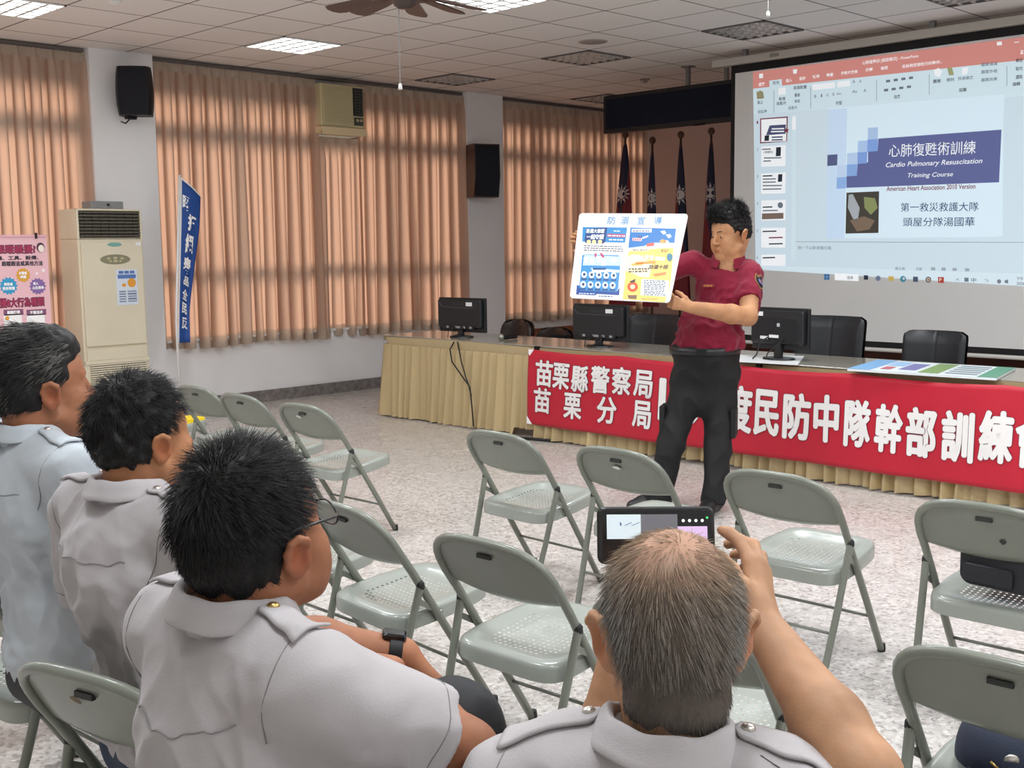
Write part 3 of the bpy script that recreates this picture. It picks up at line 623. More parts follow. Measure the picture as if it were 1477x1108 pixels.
# ------------------------------------------------------------------ flags
M_navy = mat('flag_navy', (.008, .012, .05), rough=.65); M_red = mat('flag_red', (.20, .012, .022), rough=.65); M_fwht = mat('flag_white', (.62, .60, .60), rough=.65)
M_pole = mat('flag_pole_wood', (.10, .05, .035), rough=.4)
YFl = 11.35
FLAGS = [(902, 198, 896, 16, 'furled flag before the orange curtain, leftmost of four'), (941, 206, 939, 10, 'furled flag at the curtain edge, its finial lower than the others'), (982, 198, 985, 12, 'furled flag third from the curtain, wholly against the brown wall'), (1026, 193, 1024, 12, 'furled flag nearest the projector screen, behind the man in maroon')]
def flag(px, py, cx, hw, lab, i):
    top = ony(px, py, YFl); r = thing('flag', (top[0], YFl, 0), 'navy and red ' + lab, 'flag', 'furled flags in the corner')
    zt = top[2]; X = top[0]; s = abs(ony(px+1, py, YFl)[0]-X)
    mb = MB(); mb.tube([(X, YFl, 0), (X, YFl, zt)], .014, 8); mb.build('pole', M_pole, r, smooth=True, world=True)
    mb = MB(); mb.lathe([(0, .045), (.022, .04), (.04, .018), (.042, -.01), (.03, -.035), (.012, -.045), (.012, -.1), (.02, -.11), (0, -.12)], (X, YFl, zt+.03), 16); mb.build('finial', M_pole, r, smooth=True, world=True)
    mb = MB(); mb.lathe([(.2, 0), (.2, .03), (.08, .06), (.03, .12), (0, .12)], (X, YFl, 0), 20); mb.build('base', M_bracket, r, smooth='auto', world=True)
    zh, zl = zt-.09, .75
    def prof(t): return s*hw*(.12+.88*t**.75)*1.05
    off = (cx-px)*s
    def pt(u, v, e=0):
        a = 2*pi*u; wv = 1+.14*cos(5*a+i); w_ = prof(v)
        return V(X+off*v*.7+(w_+e)*wv*cos(a)*(1.0), YFl+(w_*.55+e)*wv*sin(a)-.0, zh+(zl-zh)*v)
    # furled cloth, navy canton above, red fly below with a slanting border
    K, Nn = 32, 60; mb = MB(); mb.grid(lambda u, v: pt(u, v), K, Nn); mb.m = []
    for f in mb.f:
        u = np.mean([mb.v[q][0] for q in f]); z = np.mean([mb.v[q][2] for q in f]); v = (zh-z)/(zh-zl)
        lat = (u-X-off*v*.7)/max(prof(v), 1e-6)
        mb.m.append(0 if v < .47+[.0, .02, -.01, .0][i]+[-.32*max(0, lat)+.12*min(0, lat), .12*lat, .25*lat, .25*lat][i] else 1)
    mb.build('cloth', [M_navy, M_red], r, smooth=True, world=True)
    # white sun: disc with pointed rays wrapped over the folds
    mb = MB(); vc = .305; ac = -pi/2+[-.1, .35, .1, .3][i]
    def on(du, dv):
        v = vc+dv/(zh-zl); w_ = max(prof(v), 1e-4); return pt((ac+du/(w_*.9))/(2*pi), v, .006)
    R1 = .058
    ds = [on(R1*cos(2*pi*k/24), R1*sin(2*pi*k/24)) for k in range(24)]; mb.add([on(0, 0)]+ds, [(0, 1+k, 1+(k+1) % 24) for k in range(24)])
    for k in range(12):
        a0 = 2*pi*k/12; da = .2
        mb.add([on(.068*cos(a0-da), .068*sin(a0-da)), on(.068*cos(a0+da), .068*sin(a0+da)), on(.128*cos(a0), .128*sin(a0))], [(0, 1, 2)])
    mb.f = [f for f in mb.f]
    mb.build('sun_emblem', M_fwht, r, world=True)
for i, q in enumerate(FLAGS): flag(*q, i)

# ------------------------------------------------------------------ projector screen and the projected picture
YS = 9.0
M_scr = mat('screen_white', (.74, .74, .73), rough=.8); M_scb = mat('screen_black_border', (.004, .004, .005), rough=.7)
a, b, c, d = ony(1055, 95, YS), ony(1477, 42, YS), ony(1244, 495, YS), ony(1477, 518, YS)
sx0, sx1, sz1, sz0 = a[0], -2.75, (a[2]+b[2])/2, c[2]-.03
r = thing('projector_screen', ((sx0+sx1)/2, YS, ZC), 'large white roll-down projector screen with black border, showing a slide', 'projector screen')
mb = MB(); mb.bb((sx0, YS, sz0), (sx1, YS+.006, sz1+.02)); mb.build('border', M_scb, r, world=True)
mb = MB(); mb.bb((sx0+.045, YS-.003, sz0+.05), (sx1-.045, YS+.001, sz1-.055)); mb.build('screen_fabric', M_scr, r, world=True)
mb = MB(); mb.tube([(sx0-.02, YS, sz0-.018), (sx1+.02, YS, sz0-.018)], .017, 12); mb.build('bottom_bar', hm('bar_white', 'D8D6CF'), r, smooth='auto', world=True)
mb = MB(); e = ony(1030, 92, YS); mb.bb((e[0], YS-.05, sz1+.015), (sx1+.2, YS+.05, sz1+.085)); mb.build('case', hm('case_grey', 'B9B6AE', rough=.45), r, world=True, bevel=.012)
mb = MB(); p = ony(1117, 77, YS-.05); mb.box((p[0], YS-.052, sz1+.05), (.09, .006, .03)); mb.build('case_label', hm('case_label', '8E8B84'), r, world=True)
for xx in (sx0+.15, sx0+1.9):
    mb = MB(); mb.bb((xx-.02, YS-.02, sz1+.07), (xx+.02, YS+.02, ZC)); mb.build('hanger', M_bracket, r, world=True)
# picture thrown by the projector: thin coloured areas lying on the cloth
def lit(name, h, e=.62): return mat('projected_'+name, tuple(.55*q for q in hexc(h)), rough=.8, emit=e, ecol=hexc(h))
def S(x, y, k=1): return ony(x, y, YS-.0035-.0006*k)
def Sq(pts, k, m, name):
    mb = MB()
    for q in (pts if isinstance(pts[0][0], (tuple, list)) else [pts]): poly(mb, [S(x, y, k) for x, y in q][::-1])
    return mb.build(name, m, r, world=True)
def edge(x, ya, yb_, xa=1085, xb=1477): return ya+(yb_-ya)*(x-xa)/(xb-xa)
top = lambda x: edge(x, 104, 53); tb = lambda x: edge(x, 128, 86.5); bot = lambda x: edge(x, 388.5, 413); rib = lambda x: edge(x, 165, 138.5)
X1_, XR_ = 1086, 1490
Sq([(X1_, top(X1_)), (XR_, top(XR_)), (XR_, bot(XR_)), (X1_+4, bot(X1_+4))], 1, lit('pale_blue', 'CBDDE8'), 'window_background')
Sq([(X1_, top(X1_)), (XR_, top(XR_)), (XR_, tb(XR_)), (X1_, tb(X1_))], 2, lit('red', 'D08A82'), 'title_bar')
Sq([(X1_+.3, tb(X1_)), (XR_, tb(XR_)), (XR_, rib(XR_)), (X1_+1, rib(X1_))], 2, lit('ribbon', 'CFE3EC'), 'ribbon')
Sq([(1109.5, 116.5), (1127.5, 114), (1128, 124), (1110, 126.5)], 3, lit('ribbon', 'CFE3EC'), 'ribbon_tab')
Sq([(1196, 156), (1449, 136), (1447, 170), (1446, 340), (1436, 342), (1192, 344), (1194, 240)], 3, lit('slide', 'D6EAF6'), 'slide')
Sq([[(1195, 158), (1222, 156), (1218, 344), (1192, 344)]], 4, lit('slide_blue', 'C6DCF3'), 'slide_side_band')
Sq([(1267, 200), (1444.5, 187), (1441, 263), (1221, 271), (1221, 252), (1236, 251), (1237, 235), (1252, 234), (1252, 218), (1266, 217)], 5, lit('slate_panel', '646CA0', .5), 'title_panel')
sq = [((1251.5, 184, 1266.5), (200, 201)), ]
def blk(x0, y0, x1, y1, h, k=6): Sq([(x0, y0), (x1, y0-1), (x1-.5, y1-1), (x0-.3, y1)], k, lit('block_'+h, h), 'slide_block')
blk(1252, 184.5, 1266.5, 201.5, 'A9C3E4'); blk(1251, 201.5, 1266.5, 219, '7FA0DC'); blk(1237.5, 203.5, 1251.5, 220, 'A9C4E8'); blk(1237, 220, 1251, 236.5, '7D9EDA'); blk(1222, 221, 1237, 237.5, 'B4CCEA'); blk(1221.5, 237.5, 1236.5, 254.5, '86A9DE'); blk(1208, 239, 1222, 255, 'BCD2EC'); blk(1207, 256, 1221, 272.5, '8DB0E2'); blk(1193.5, 223.5, 1208, 239.5, '555D85')
def St(s, cx, cy, w_, h_, m, name, k=7, off=0, shear=0, sl=0, mb=None):
    L_, R_ = S(cx-w_/2, cy-sl*w_/2, k), S(cx+w_/2, cy+sl*w_/2, k); U_, D_ = S(cx, cy-h_/2, k), S(cx, cy+h_/2, k)
    own = mb is None; mb = mb or MB(); rv = R_-L_; W_ = np.linalg.norm(rv); H_ = U_[2]-D_[2]
    put_text(mb, s, S(cx, cy, k), rv/W_, V(0, 0, 1), W_, H_, off, shear)
    return mb.build(name, m, r, world=True) if own else mb
LW = lit('white', 'F4F8FC', .6); LD = lit('dark', '3A4656', .12); LG = lit('grey', '8A9AA8', .25); LN = lit('navy_text', '3B4F86', .2); LR = lit('maroon_text', '9A3A4C', .25)
St('心肺復甦術訓練', 1343, 215, 125, 19, LW, 'slide_title', sl=-.042, off=.0)
mb = MB(); St('Cardio Pulmonary Resuscitation', 1345, 236, 139, 9.5, None, '', off=.008, shear=.25, sl=-.045, mb=mb); mb.build('slide_subtitle', LW, r, world=True)
St('Training Course', 1341, 253, 66, 8.5, LW, 'slide_subtitle', shear=.25, sl=-.03, off=.006)
St('American Heart Association 2010 Version', 1341, 270.5, 128, 7, LR, 'slide_note', off=.012, sl=-.03, k=8)
St('第一救災救護大隊', 1354, 298.5, 112, 13, LN, 'slide_line', sl=-.01); St('頭屋分隊湯國華', 1353, 320, 103, 13, LN, 'slide_line', sl=-.005)
Sq([(1221, 278), (1268, 276), (1267, 336), (1219.5, 337)], 5, lit('photo_brown', '5A564E', .2), 'slide_photo')
Sq([(1224, 281), (1230, 280), (1240, 300), (1236, 326), (1229, 313), (1223, 300)], 6, lit('photo_white', 'C8D0D8', .3), 'photo_shape'); Sq([(1246, 284), (1262, 286), (1266, 300), (1256, 310), (1247, 300)], 6, lit('photo_green', 'A8B478', .25), 'photo_shape'); Sq([(1226, 318), (1246, 312), (1262, 318), (1254, 331), (1236, 334)], 6, lit('photo_tan', '9A8470', .25), 'photo_shape')
# title bar, ribbon
St('心肺復甦術 [相容模式] - PowerPoint', 1283.5, 86, 81, 6.3, LW, 'window_title', sl=-.13, off=.01)
for s, x, y, w_ in (('檔案', 1098.5, 121.5, 9), ('插入', 1138, 116, 9), ('設計', 1157.5, 113, 9), ('轉場', 1177, 110.5, 9.5), ('動畫', 1197, 108, 9.5), ('投影片放映', 1225, 104.5, 24), ('校閱', 1253.5, 100.5, 10), ('檢視', 1275.5, 98, 10), ('告訴我您想執行的動作...', 1330, 92.5, 58)):
    St(s, x, y, w_, 5.2, LW, 'menu_word', sl=-.12, off=.015)
St('常用', 1119, 119.5, 9, 5.2, LG, 'menu_word', sl=-.12, off=.01)
St('登', 1474, 75, 5, 6, LW, 'menu_word', off=.02)
Sq([[(1095, 106.5), (1100.5, 106), (1100.5, 112.5), (1095, 113)]], 3, LW, 'save_icon'); Sq([[(1143.5, 100.5), (1150, 99.7), (1149, 106), (1144.5, 106.6)]], 3, LW, 'slideshow_icon'); Sq([[(1438, 60.5), (1445, 60), (1445, 65), (1438, 65.6)]], 3, LW, 'window_icon'); Sq([[(1463, 60.6), (1470, 60), (1470, 61.2), (1463, 61.8)]], 3, LW, 'minimize_icon')
for s, x, y, w_, h_, m in (('貼上', 1096.5, 147.5, 8, 5, LD), ('剪貼簿', 1099.5, 161, 13, 5, LG), ('新增', 1128, 142.5, 9, 5, LD), ('投影片', 1127, 149, 14, 5, LD), ('版面配置', 1154, 126, 19, 5, LD), ('重設', 1150, 137, 8, 5, LD), ('章節', 1150, 146, 8, 5, LG), ('投影片', 1143.5, 155.5, 13, 5, LG), ('字型', 1210, 148.5, 9, 5.4, LD), ('段落', 1294, 139.5, 9, 5.4, LD), ('圖案', 1351.5, 117, 11, 5.2, LD), ('排列', 1370.5, 115, 10.5, 5.2, LD), ('快速樣式', 1392.5, 112.5, 22, 5.2, LG), ('圖案填滿', 1427, 92.5, 23, 5.2, LG), ('圖案外框', 1427, 103, 23, 5.2, LG), ('圖案效果', 1427, 114.5, 23, 5.2, LG), ('繪圖', 1388.5, 129.5, 10.5, 5.4, LD), ('尋找', 1470, 87, 10, 5.5, LD), ('取代', 1470, 99, 10, 5.5, LD), ('選取', 1470, 111, 10, 5.5, LD), ('編輯', 1466, 121, 11, 5.4, LD), ('B', 1176, 139, 3, 4, LG), ('I', 1185, 138, 2, 4, LG), ('U', 1193.5, 137, 3, 4, LG), ('S', 1202, 136, 3, 4, LG), ('abc', 1210, 135, 7, 3, LG), ('Aa', 1232.5, 132, 7, 4, LG), ('A', 1247.5, 130.5, 4, 4.5, LG), ('A', 1231.5, 117.5, 4, 5, LG), ('A', 1241, 117, 3.5, 4.5, LG)):
    St(s, x, y, w_, h_, m, 'ribbon_word', sl=-.08, off=.01)
Sq([(1172, 122), (1204, 118.5), (1204, 126.5), (1172, 130)], 4, LW, 'font_box'); Sq([(1208, 118), (1226, 116), (1226, 124), (1208, 126)], 4, LW, 'font_box')
mb = MB()
for x in (1116, 1169, 1264, 1340, 1452):
    poly(mb, [S(q[0], q[1], 4) for q in [(x, tb(x)+6), (x+.6, tb(x)+6), (x+.6, tb(x)+38-(x-1116)*.01), (x, tb(x)+38-(x-1116)*.01)]][::-1])
mb.build('ribbon_divider', LG, r, world=True)
Sq([(1091, 133), (1097, 130.5), (1101, 133), (1102, 142), (1092, 143)], 4, lit('clipboard', 'B8B48C', .3), 'paste_icon'); Sq([(1123, 127), (1133, 126), (1133, 136), (1123, 137)], 4, LW, 'new_slide_icon'); Sq([(1347, 101), (1354, 98), (1359, 103), (1355, 111), (1349, 109)], 4, LW, 'shape_icon'); Sq([(1366, 98), (1373, 97), (1376, 108), (1369, 109)], 4, lit('arrange', 'C2C48E', .3), 'arrange_icon'); Sq([(1388, 98), (1397, 97), (1395, 106), (1388, 108)], 4, LW, 'style_icon')
for k in range(4):
    for j in range(2):
        x = 1278+11*k-j*3; y = 115.5-1.6*k+13*j; Sq([(x, y), (x+6, y-.6), (x+6, y+3), (x, y+3.6)], 4, LG, 'paragraph_icon')
# thumbnails
Sq([[(1096.3, 171), (1136.3, 168), (1135.3, 204), (1096.3, 207)]], 3, lit('maroon', '9C5560', .25), 'thumbnail_frame')
for k, (y0, y1) in enumerate(((172.5, 205), (211.5, 240.5), (250.5, 279.5), (289.5, 318), (329, 357), (367.5, 383))):
    x0, x1 = (1098, 1134.5) if k == 0 else (1098, 1133)
    Sq([(x0, y0), (x1, y0-2.5+.5*k), (x1-.5, y1-1.5+.4*k), (x0, y1)], 4, LW, 'thumbnail'); St(str(k+1), 1092.5, y0+4, 2, 4, LR if k == 0 else LG, 'thumbnail_number', k=4)
Sq([(1110, 181), (1133.5, 179.5), (1133, 193), (1105, 195)], 5, lit('slate', '5E6690', .3), 'thumbnail_panel'); Sq([(1103, 195.5), (1109.5, 195), (1109, 203), (1102.5, 203.5)], 5, LD, 'thumbnail_photo'); Sq([(1119.5, 212.5), (1126.5, 212), (1126, 225), (1119, 225.5)], 5, LD, 'thumbnail_photo'); Sq([(1122.5, 251.5), (1128.5, 251), (1128, 262), (1122, 262.5)], 5, LD, 'thumbnail_photo'); Sq([(1099, 308), (1130, 307), (1130, 315.5), (1099, 316.5)], 5, lit('tan_bar', '9A867A', .25), 'thumbnail_bar')
mb = MB(); poly(mb, [S(1125.5+4*cos(2*pi*k/14), 296+4.4*sin(2*pi*k/14), 5) for k in range(14)]); mb.build('thumbnail_ring', LG, r, world=True)
St('心肺復甦術', 1108, 219.5, 14, 4, LD, 'thumbnail_word', k=5, off=.01)
for y, x0, x1, m in ((228, 1102, 1127, LG), (232.5, 1101, 1112, LG), (254, 1100, 1114, LD), (258.5, 1100, 1119, LG), (263, 1100, 1119, LG), (268, 1100, 1128, LG), (273, 1100, 1127, LG), (299, 1100, 1114, LD), (304, 1100, 1122, LG), (334, 1100, 1120, LD), (343, 1109, 1129, LR), (352, 1109, 1129, LD), (372, 1100, 1118, LD), (186, 1113, 1131, LW), (190, 1112, 1131, LW), (198, 1113, 1129, LN), (202, 1113, 1129, LN), (215.5, 1099, 1112, LG)):
    Sq([(x0, y-.9), (x1, y-1.4), (x1, y+.4), (x0, y+.9)], 6, m, 'thumbnail_line')
mb = MB(); cs = [S(1134.5+q*cos(a), 188+q*1.1*sin(a), 7) for q, a in [((4 if k % 2 else 1.8), 2*pi*k/10+.3) for k in range(10)]]; poly(mb, cs[::-1]); mb.build('star_marker', LR, r, world=True)
Sq([(1142.5, 166), (1148, 165.6), (1147, 375), (1141.5, 375)], 3, lit('ribbon', 'CFE3EC'), 'scrollbar'); Sq([(1142.8, 168.5), (1147.8, 168), (1147.5, 187), (1142.7, 187)], 4, LW, 'scroll_thumb')
St('按一下以新增備忘稿', 1174.5, 357.5, 48, 5, LG, 'notes_prompt', k=4, sl=.01); Sq([(1148, 348.5), (1477, 349.5), (1477, 350.1), (1148, 349.1)], 4, LG, 'notes_divider')
Sq([(X1_+3, 382.5), (XR_, 395.5), (XR_, bot(XR_)), (X1_+4, bot(X1_+4))], 3, lit('taskbar', 'D3E4EE'), 'taskbar')
St('備忘稿', 1298, 387.5, 14, 4.6, LG, 'status_word', k=4, sl=.02); St('註解', 1325.5, 388, 8.5, 4.6, LG, 'status_word', k=4, sl=.02)
for k, (x, h) in enumerate(((1346, 'B9C6D0'), (1361, 'B9C6D0'), (1377, 'B9C6D0'), (1395, 'B9C6D0'))): Sq([(x-3, 385.5+.12*(x-1346)/4), (x+3, 385.8+.12*(x-1346)/4), (x+3, 390+.12*(x-1346)/4), (x-3, 389.8+.12*(x-1346)/4)], 4, lit('icon_'+h, h, .3), 'view_icon')
def tby(x): return edge(x, 399, 405.5, 1192, 1440)
for dx, dy in ((-2, -2), (2, -2), (-2, 2), (2, 2)): x = 1192.5+dx*1.05; y = 399.5+dy*1.1; Sq([(x-1.8, y-1.9), (x+1.8, y-1.9), (x+1.8, y+1.9), (x-1.8, y+1.9)], 5, lit('icon_blue', '3E86C4', .3), 'start_icon')
Sq([(1204, 394.5), (1238, 396), (1238, 405.5), (1204, 404)], 4, LW, 'search_box'); St('搜尋', 1226, 400.7, 9, 5, LD, 'search_word', k=5, sl=.03)
def disc(x, y, rr, h, k=5, e=.3):
    mb = MB(); poly(mb, [S(x+rr*cos(2*pi*j/16), y+rr*1.05*sin(2*pi*j/16), k) for j in range(16)]); mb.build('taskbar_icon', lit('icon_'+h, h, e), r, world=True)
Sq([(1246, 397), (1252, 397.2), (1252, 403.5), (1246, 403.3)], 5, LD, 'taskbar_icon'); disc(1266.5, 401.5, 3.6, '8090B0'); Sq([(1281.5, 398.5), (1289, 398.8), (1289, 405), (1281.5, 404.7)], 5, lit('icon_yellow', 'E2C263', .35), 'taskbar_icon'); disc(1302.5, 402.5, 4.2, '4C9FB8'); disc(1303.5, 401.8, 1.8, 'E8F4F8', 6); Sq([(1317, 399), (1324, 399.3), (1324, 406.6), (1317, 406.3)], 5, lit('icon_slate', '566880', .3), 'taskbar_icon'); disc(1339, 403.5, 4.2, '7A8478'); disc(1339, 403.5, 2.4, 'F0E0DC', 6); disc(1339, 403.5, 1.3, 'C8604C', 7); Sq([(1353, 399.5), (1361.5, 399.9), (1361.5, 408.2), (1353, 407.8)], 5, lit('icon_red', 'C7523F', .35), 'taskbar_icon'); St('P', 1356.5, 403.6, 3, 4.6, LW, 'taskbar_icon', k=6)
for s, x, w_ in (('︿', 1381, 5), ('中', 1404.5, 7), ('ㄅ', 1423, 5)): St(s, x, tby(x)-.5, w_, 6 if w_ > 5 else 4, LD, 'tray_word', k=5)
disc(1441, 406, 3, '8A94A2'); Sq([(1391, 400.5), (1397, 400.7), (1397, 406.5), (1391, 406.3)], 5, LG, 'tray_icon'); Sq([(1449, 404.5), (1452, 404), (1454, 402.8), (1454, 409.6), (1452, 408.4), (1449, 408)], 5, LG, 'tray_icon')
St('下午', 1471, 402, 10, 5, LD, 'tray_word', k=5); St('2026', 1472, 409, 11, 4, LD, 'tray_word', k=5)

# ------------------------------------------------------------------ long table with pleated skirt
M_sk = hm('skirt_satin', 'BFAA80', rough=.34, bump=.1, bscale=40); M_skband = hm('skirt_band', 'BDAA82', rough=.5)
def top_mat():
    m = mat('table_glass_top', (.36, .335, .28), rough=.12, spec=.6, var=.12, vscale=2); return m
TX0, TX1, TY0, TY1, TZ = -8.16, -1.9, 6.5, 7.16, .735
r = thing('conference_table', ((TX0+TX1)/2, 6.8, 0), 'long front table with grey glass top and pleated gold cloth skirt', 'table')
mb = MB()
for k in range(4): a = TX0+.004+(TX1-TX0)*k/4; mb.bb((a, TY0+.004, TZ-.012), (a+(TX1-TX0)/4-.004, TY1, TZ))
mb.build('glass_top', top_mat(), r, world=True, bevel=.003)
mb = MB(); mb.bb((TX0+.006, TY0+.01, TZ-.05), (TX1, TY1-.01, TZ-.012)); mb.build('tabletop', hm('table_board', '8F8060'), r, world=True)
for xx in (TX0+.12, -6.0, -4.0, -2.1):
    mb = MB(); mb.bb((xx-.025, TY0+.12, 0), (xx+.025, TY0+.17, TZ-.05)); mb.bb((xx-.025, TY1-.15, 0), (xx+.025, TY1-.1, TZ-.05)); mb.bb((xx-.025, TY0+.12, .05), (xx+.025, TY1-.1, .09)); mb.build('leg_frame', M_blk, r, world=True)
# outline of the skirt: back-left, left end, front with rounded corner
path = [V(TX0, TY1-.02, 0), V(TX0, TY0+.12, 0)]
for k in range(1, 6): a = rad(180+90*k/6); path.append(V(TX0+.12+.12*cos(a), TY0+.12+.12*sin(a), 0))
path += [V(TX0+.12, TY0, 0), V(TX1, TY0, 0)]
seg = np.cumsum([0]+[np.linalg.norm(b-a) for a, b in zip(path, path[1:])]); LT = seg[-1]
def along(s):
    k = int(min(np.searchsorted(seg, s, 'right')-1, len(path)-2)); f = (s-seg[k])/(seg[k+1]-seg[k]); d = path[k+1]-path[k]; d = d/np.linalg.norm(d); return path[k]*(1-f)+path[k+1]*f, V(d[1], -d[0], 0)
rg = np.random.default_rng(11); npl = int(LT/.092); ed = np.cumsum(rg.uniform(.75, 1.25, npl+1)); ed = (ed-ed[0])/(ed[-1]-ed[0])*LT; ampl = rg.uniform(.6, 1.35, npl+1); drift = rg.normal(0, .02, npl+1); drift = np.convolve(drift, [.3, .4, .3], 'same')
clump = np.convolve(rg.normal(0, 1, npl+1), np.ones(4)/4, 'same')
def skirt(u, v):
    s = u*LT; k = int(min(np.searchsorted(ed, s, 'right')-1, npl-1)); f = (s-ed[k])/(ed[k+1]-ed[k])
    a = ampl[k]; saw = (1-f)**1.1*min(1, f*14)                                   # knife pleats
    wob = .5+.5*sin(2*pi*f+1.3*k)
    o = (.004+.028*a*saw)*(1-v)+v**1.1*(.080*saw*a+.018*wob+.03*max(0, clump[k]))
    s2 = min(max(s+v*(drift[k]*(1-f)+drift[min(k+1, npl)]*f)*1.4+v*v*.012*sin(9*s), 0), LT-1e-6)
    p, n = along(s2); zb = .012+.012*max(0, sin(3.1*s+1))+(.05 if 1.78 < s-.55 < 2.0 else 0)
    return p+n*o+V(0, 0, .655*(1-v)+zb*v)
mb = MB(); mb.grid(skirt, npl*9, 16); mb.build('skirt', M_sk, r, smooth=True, world=True)
mb = MB(); mb.grid(lambda u, v: (lambda q: q[0]+q[1]*(.013-.006*v)+V(0, 0, .725-.078*v-.004*sin(20*u)))(along(min(u*LT, LT-1e-6))), 260, 2); mb.build('skirt_band', M_skband, r, smooth=True, world=True)

# ------------------------------------------------------------------ red banner pinned to the table front
YBN = TY0-.098
r = thing('red_banner', (-4.3, YBN, .4), 'long red cloth banner with white characters hung along the table front', 'banner')
bz1, bz0 = .715, .125; BX0, BX1 = ony(760, 505, YBN)[0], -1.85
def ban(p):
    x, y, z = p; t = min(max((bz1-z)/(bz1-bz0), -.1), 1.1); u = x-BX0
    o = .014*sin(3.1*u+.7)+.012*sin(7.3*u+2*t)*(.4+t)+.006*sin(26*u+5*t)*max(0, 1-3*t)+.005*sin(17*u-3*t)*t-.018*t*(.5+.5*sin(1.7*u))
    sag = .014*abs(sin(pi*u/.93))*(1-t)
    return V(x, YBN-.012+o*.6+(.028*max(0, 1-t)**2), z-sag)
M_ban = hm('banner_red', 'BE0F2E', rough=.5, bump=.12, bscale=9, sheen=.1)
mb = MB(); mb.grid(lambda u, v: ban(V(BX0+(BX1-BX0)*u, 0, bz1+(bz0-bz1)*v)), 240, 20); mb.build('cloth', M_ban, r, smooth=True, world=True, solid=.003)
def bchar(mb, s, cx, cy, w_, h_, fat, e):
    c = ony(cx, cy, YBN-.01); w_ *= abs(ony(cx+1, cy, YBN-.01)[0]-c[0]); h_ *= abs(ony(cx, cy+1, YBN-.01)[2]-c[2])
    put_text(mb, s, c, (1, 0, 0), (0, 0, 1), w_-2*fat if s != '1' else w_*.6, h_-2*fat, 0, fat=fat, warp=lambda p: ban(p)+V(0, -e, 0))
CH1 = [('苗', 782.6, 538, 25, 38), ('栗', 807.8, 541.5, 25, 38), ('縣', 835.7, 545, 25, 39), ('警', 865.3, 547, 27, 40), ('察', 896, 549.5, 28, 40), ('局', 928, 552.5, 28, 40), ('苗', 781.6, 577.5, 25, 36), ('栗', 827, 585, 25, 38), ('分', 876, 591.5, 28, 39), ('局', 928.3, 597, 28, 40),
       ('1', 957, 574, 12, 62), ('1', 975, 577, 12, 62), ('5', 996, 580, 26, 64), ('年', 1027, 584, 36, 66), ('度', 1066, 589.5, 37, 68), ('民', 1105.5, 594.5, 37, 68), ('防', 1148.5, 599.5, 40, 69), ('中', 1190.5, 603.5, 37, 70), ('隊', 1236.5, 611, 40, 70), ('幹', 1283, 616.5, 41, 72), ('部', 1329.5, 622, 44, 74), ('訓', 1381.5, 628.5, 47, 76), ('練', 1437, 630, 51, 76), ('會', 1490, 637, 52, 78)]
mb = MB(); mb2 = MB()
for s, x, y, w_, h_ in CH1: ft = .0055 if h_ < 50 else .0095; bchar(mb, s, x, y, w_, h_, ft, .0065); bchar(mb2, s, x, y, w_+1.6, h_+1.6, ft+.0035, .005)
mb2.build('lettering_outline', hm('lettering_outline', '6E3A44'), r, world=True); mb.build('lettering', hm('lettering_white', 'F0EFEE', rough=.5), r, world=True)
mb = MB()
for zz in (bz1-.02, bz0+.02): c = ban(V(BX0+.03, 0, zz)); s_ = 1 if zz > .4 else -1; mb.add([c+V(-.03, -.006, .02*s_), c+V(.03, -.006, .02*s_), c+V(-.03, -.006, -.045*s_)], [(0, 1, 2) if s_ < 0 else (0, 2, 1)])
mb.build('corner_patch', M_wht, r, world=True)
mb = MB()
for xx in (ony(765, 503, YBN)[0], ony(1086, 529, YBN)[0]): mb.box((xx, TY0-.022, .72), (.035, .03, .03))
mb.build('clip', M_blk, r, world=True)
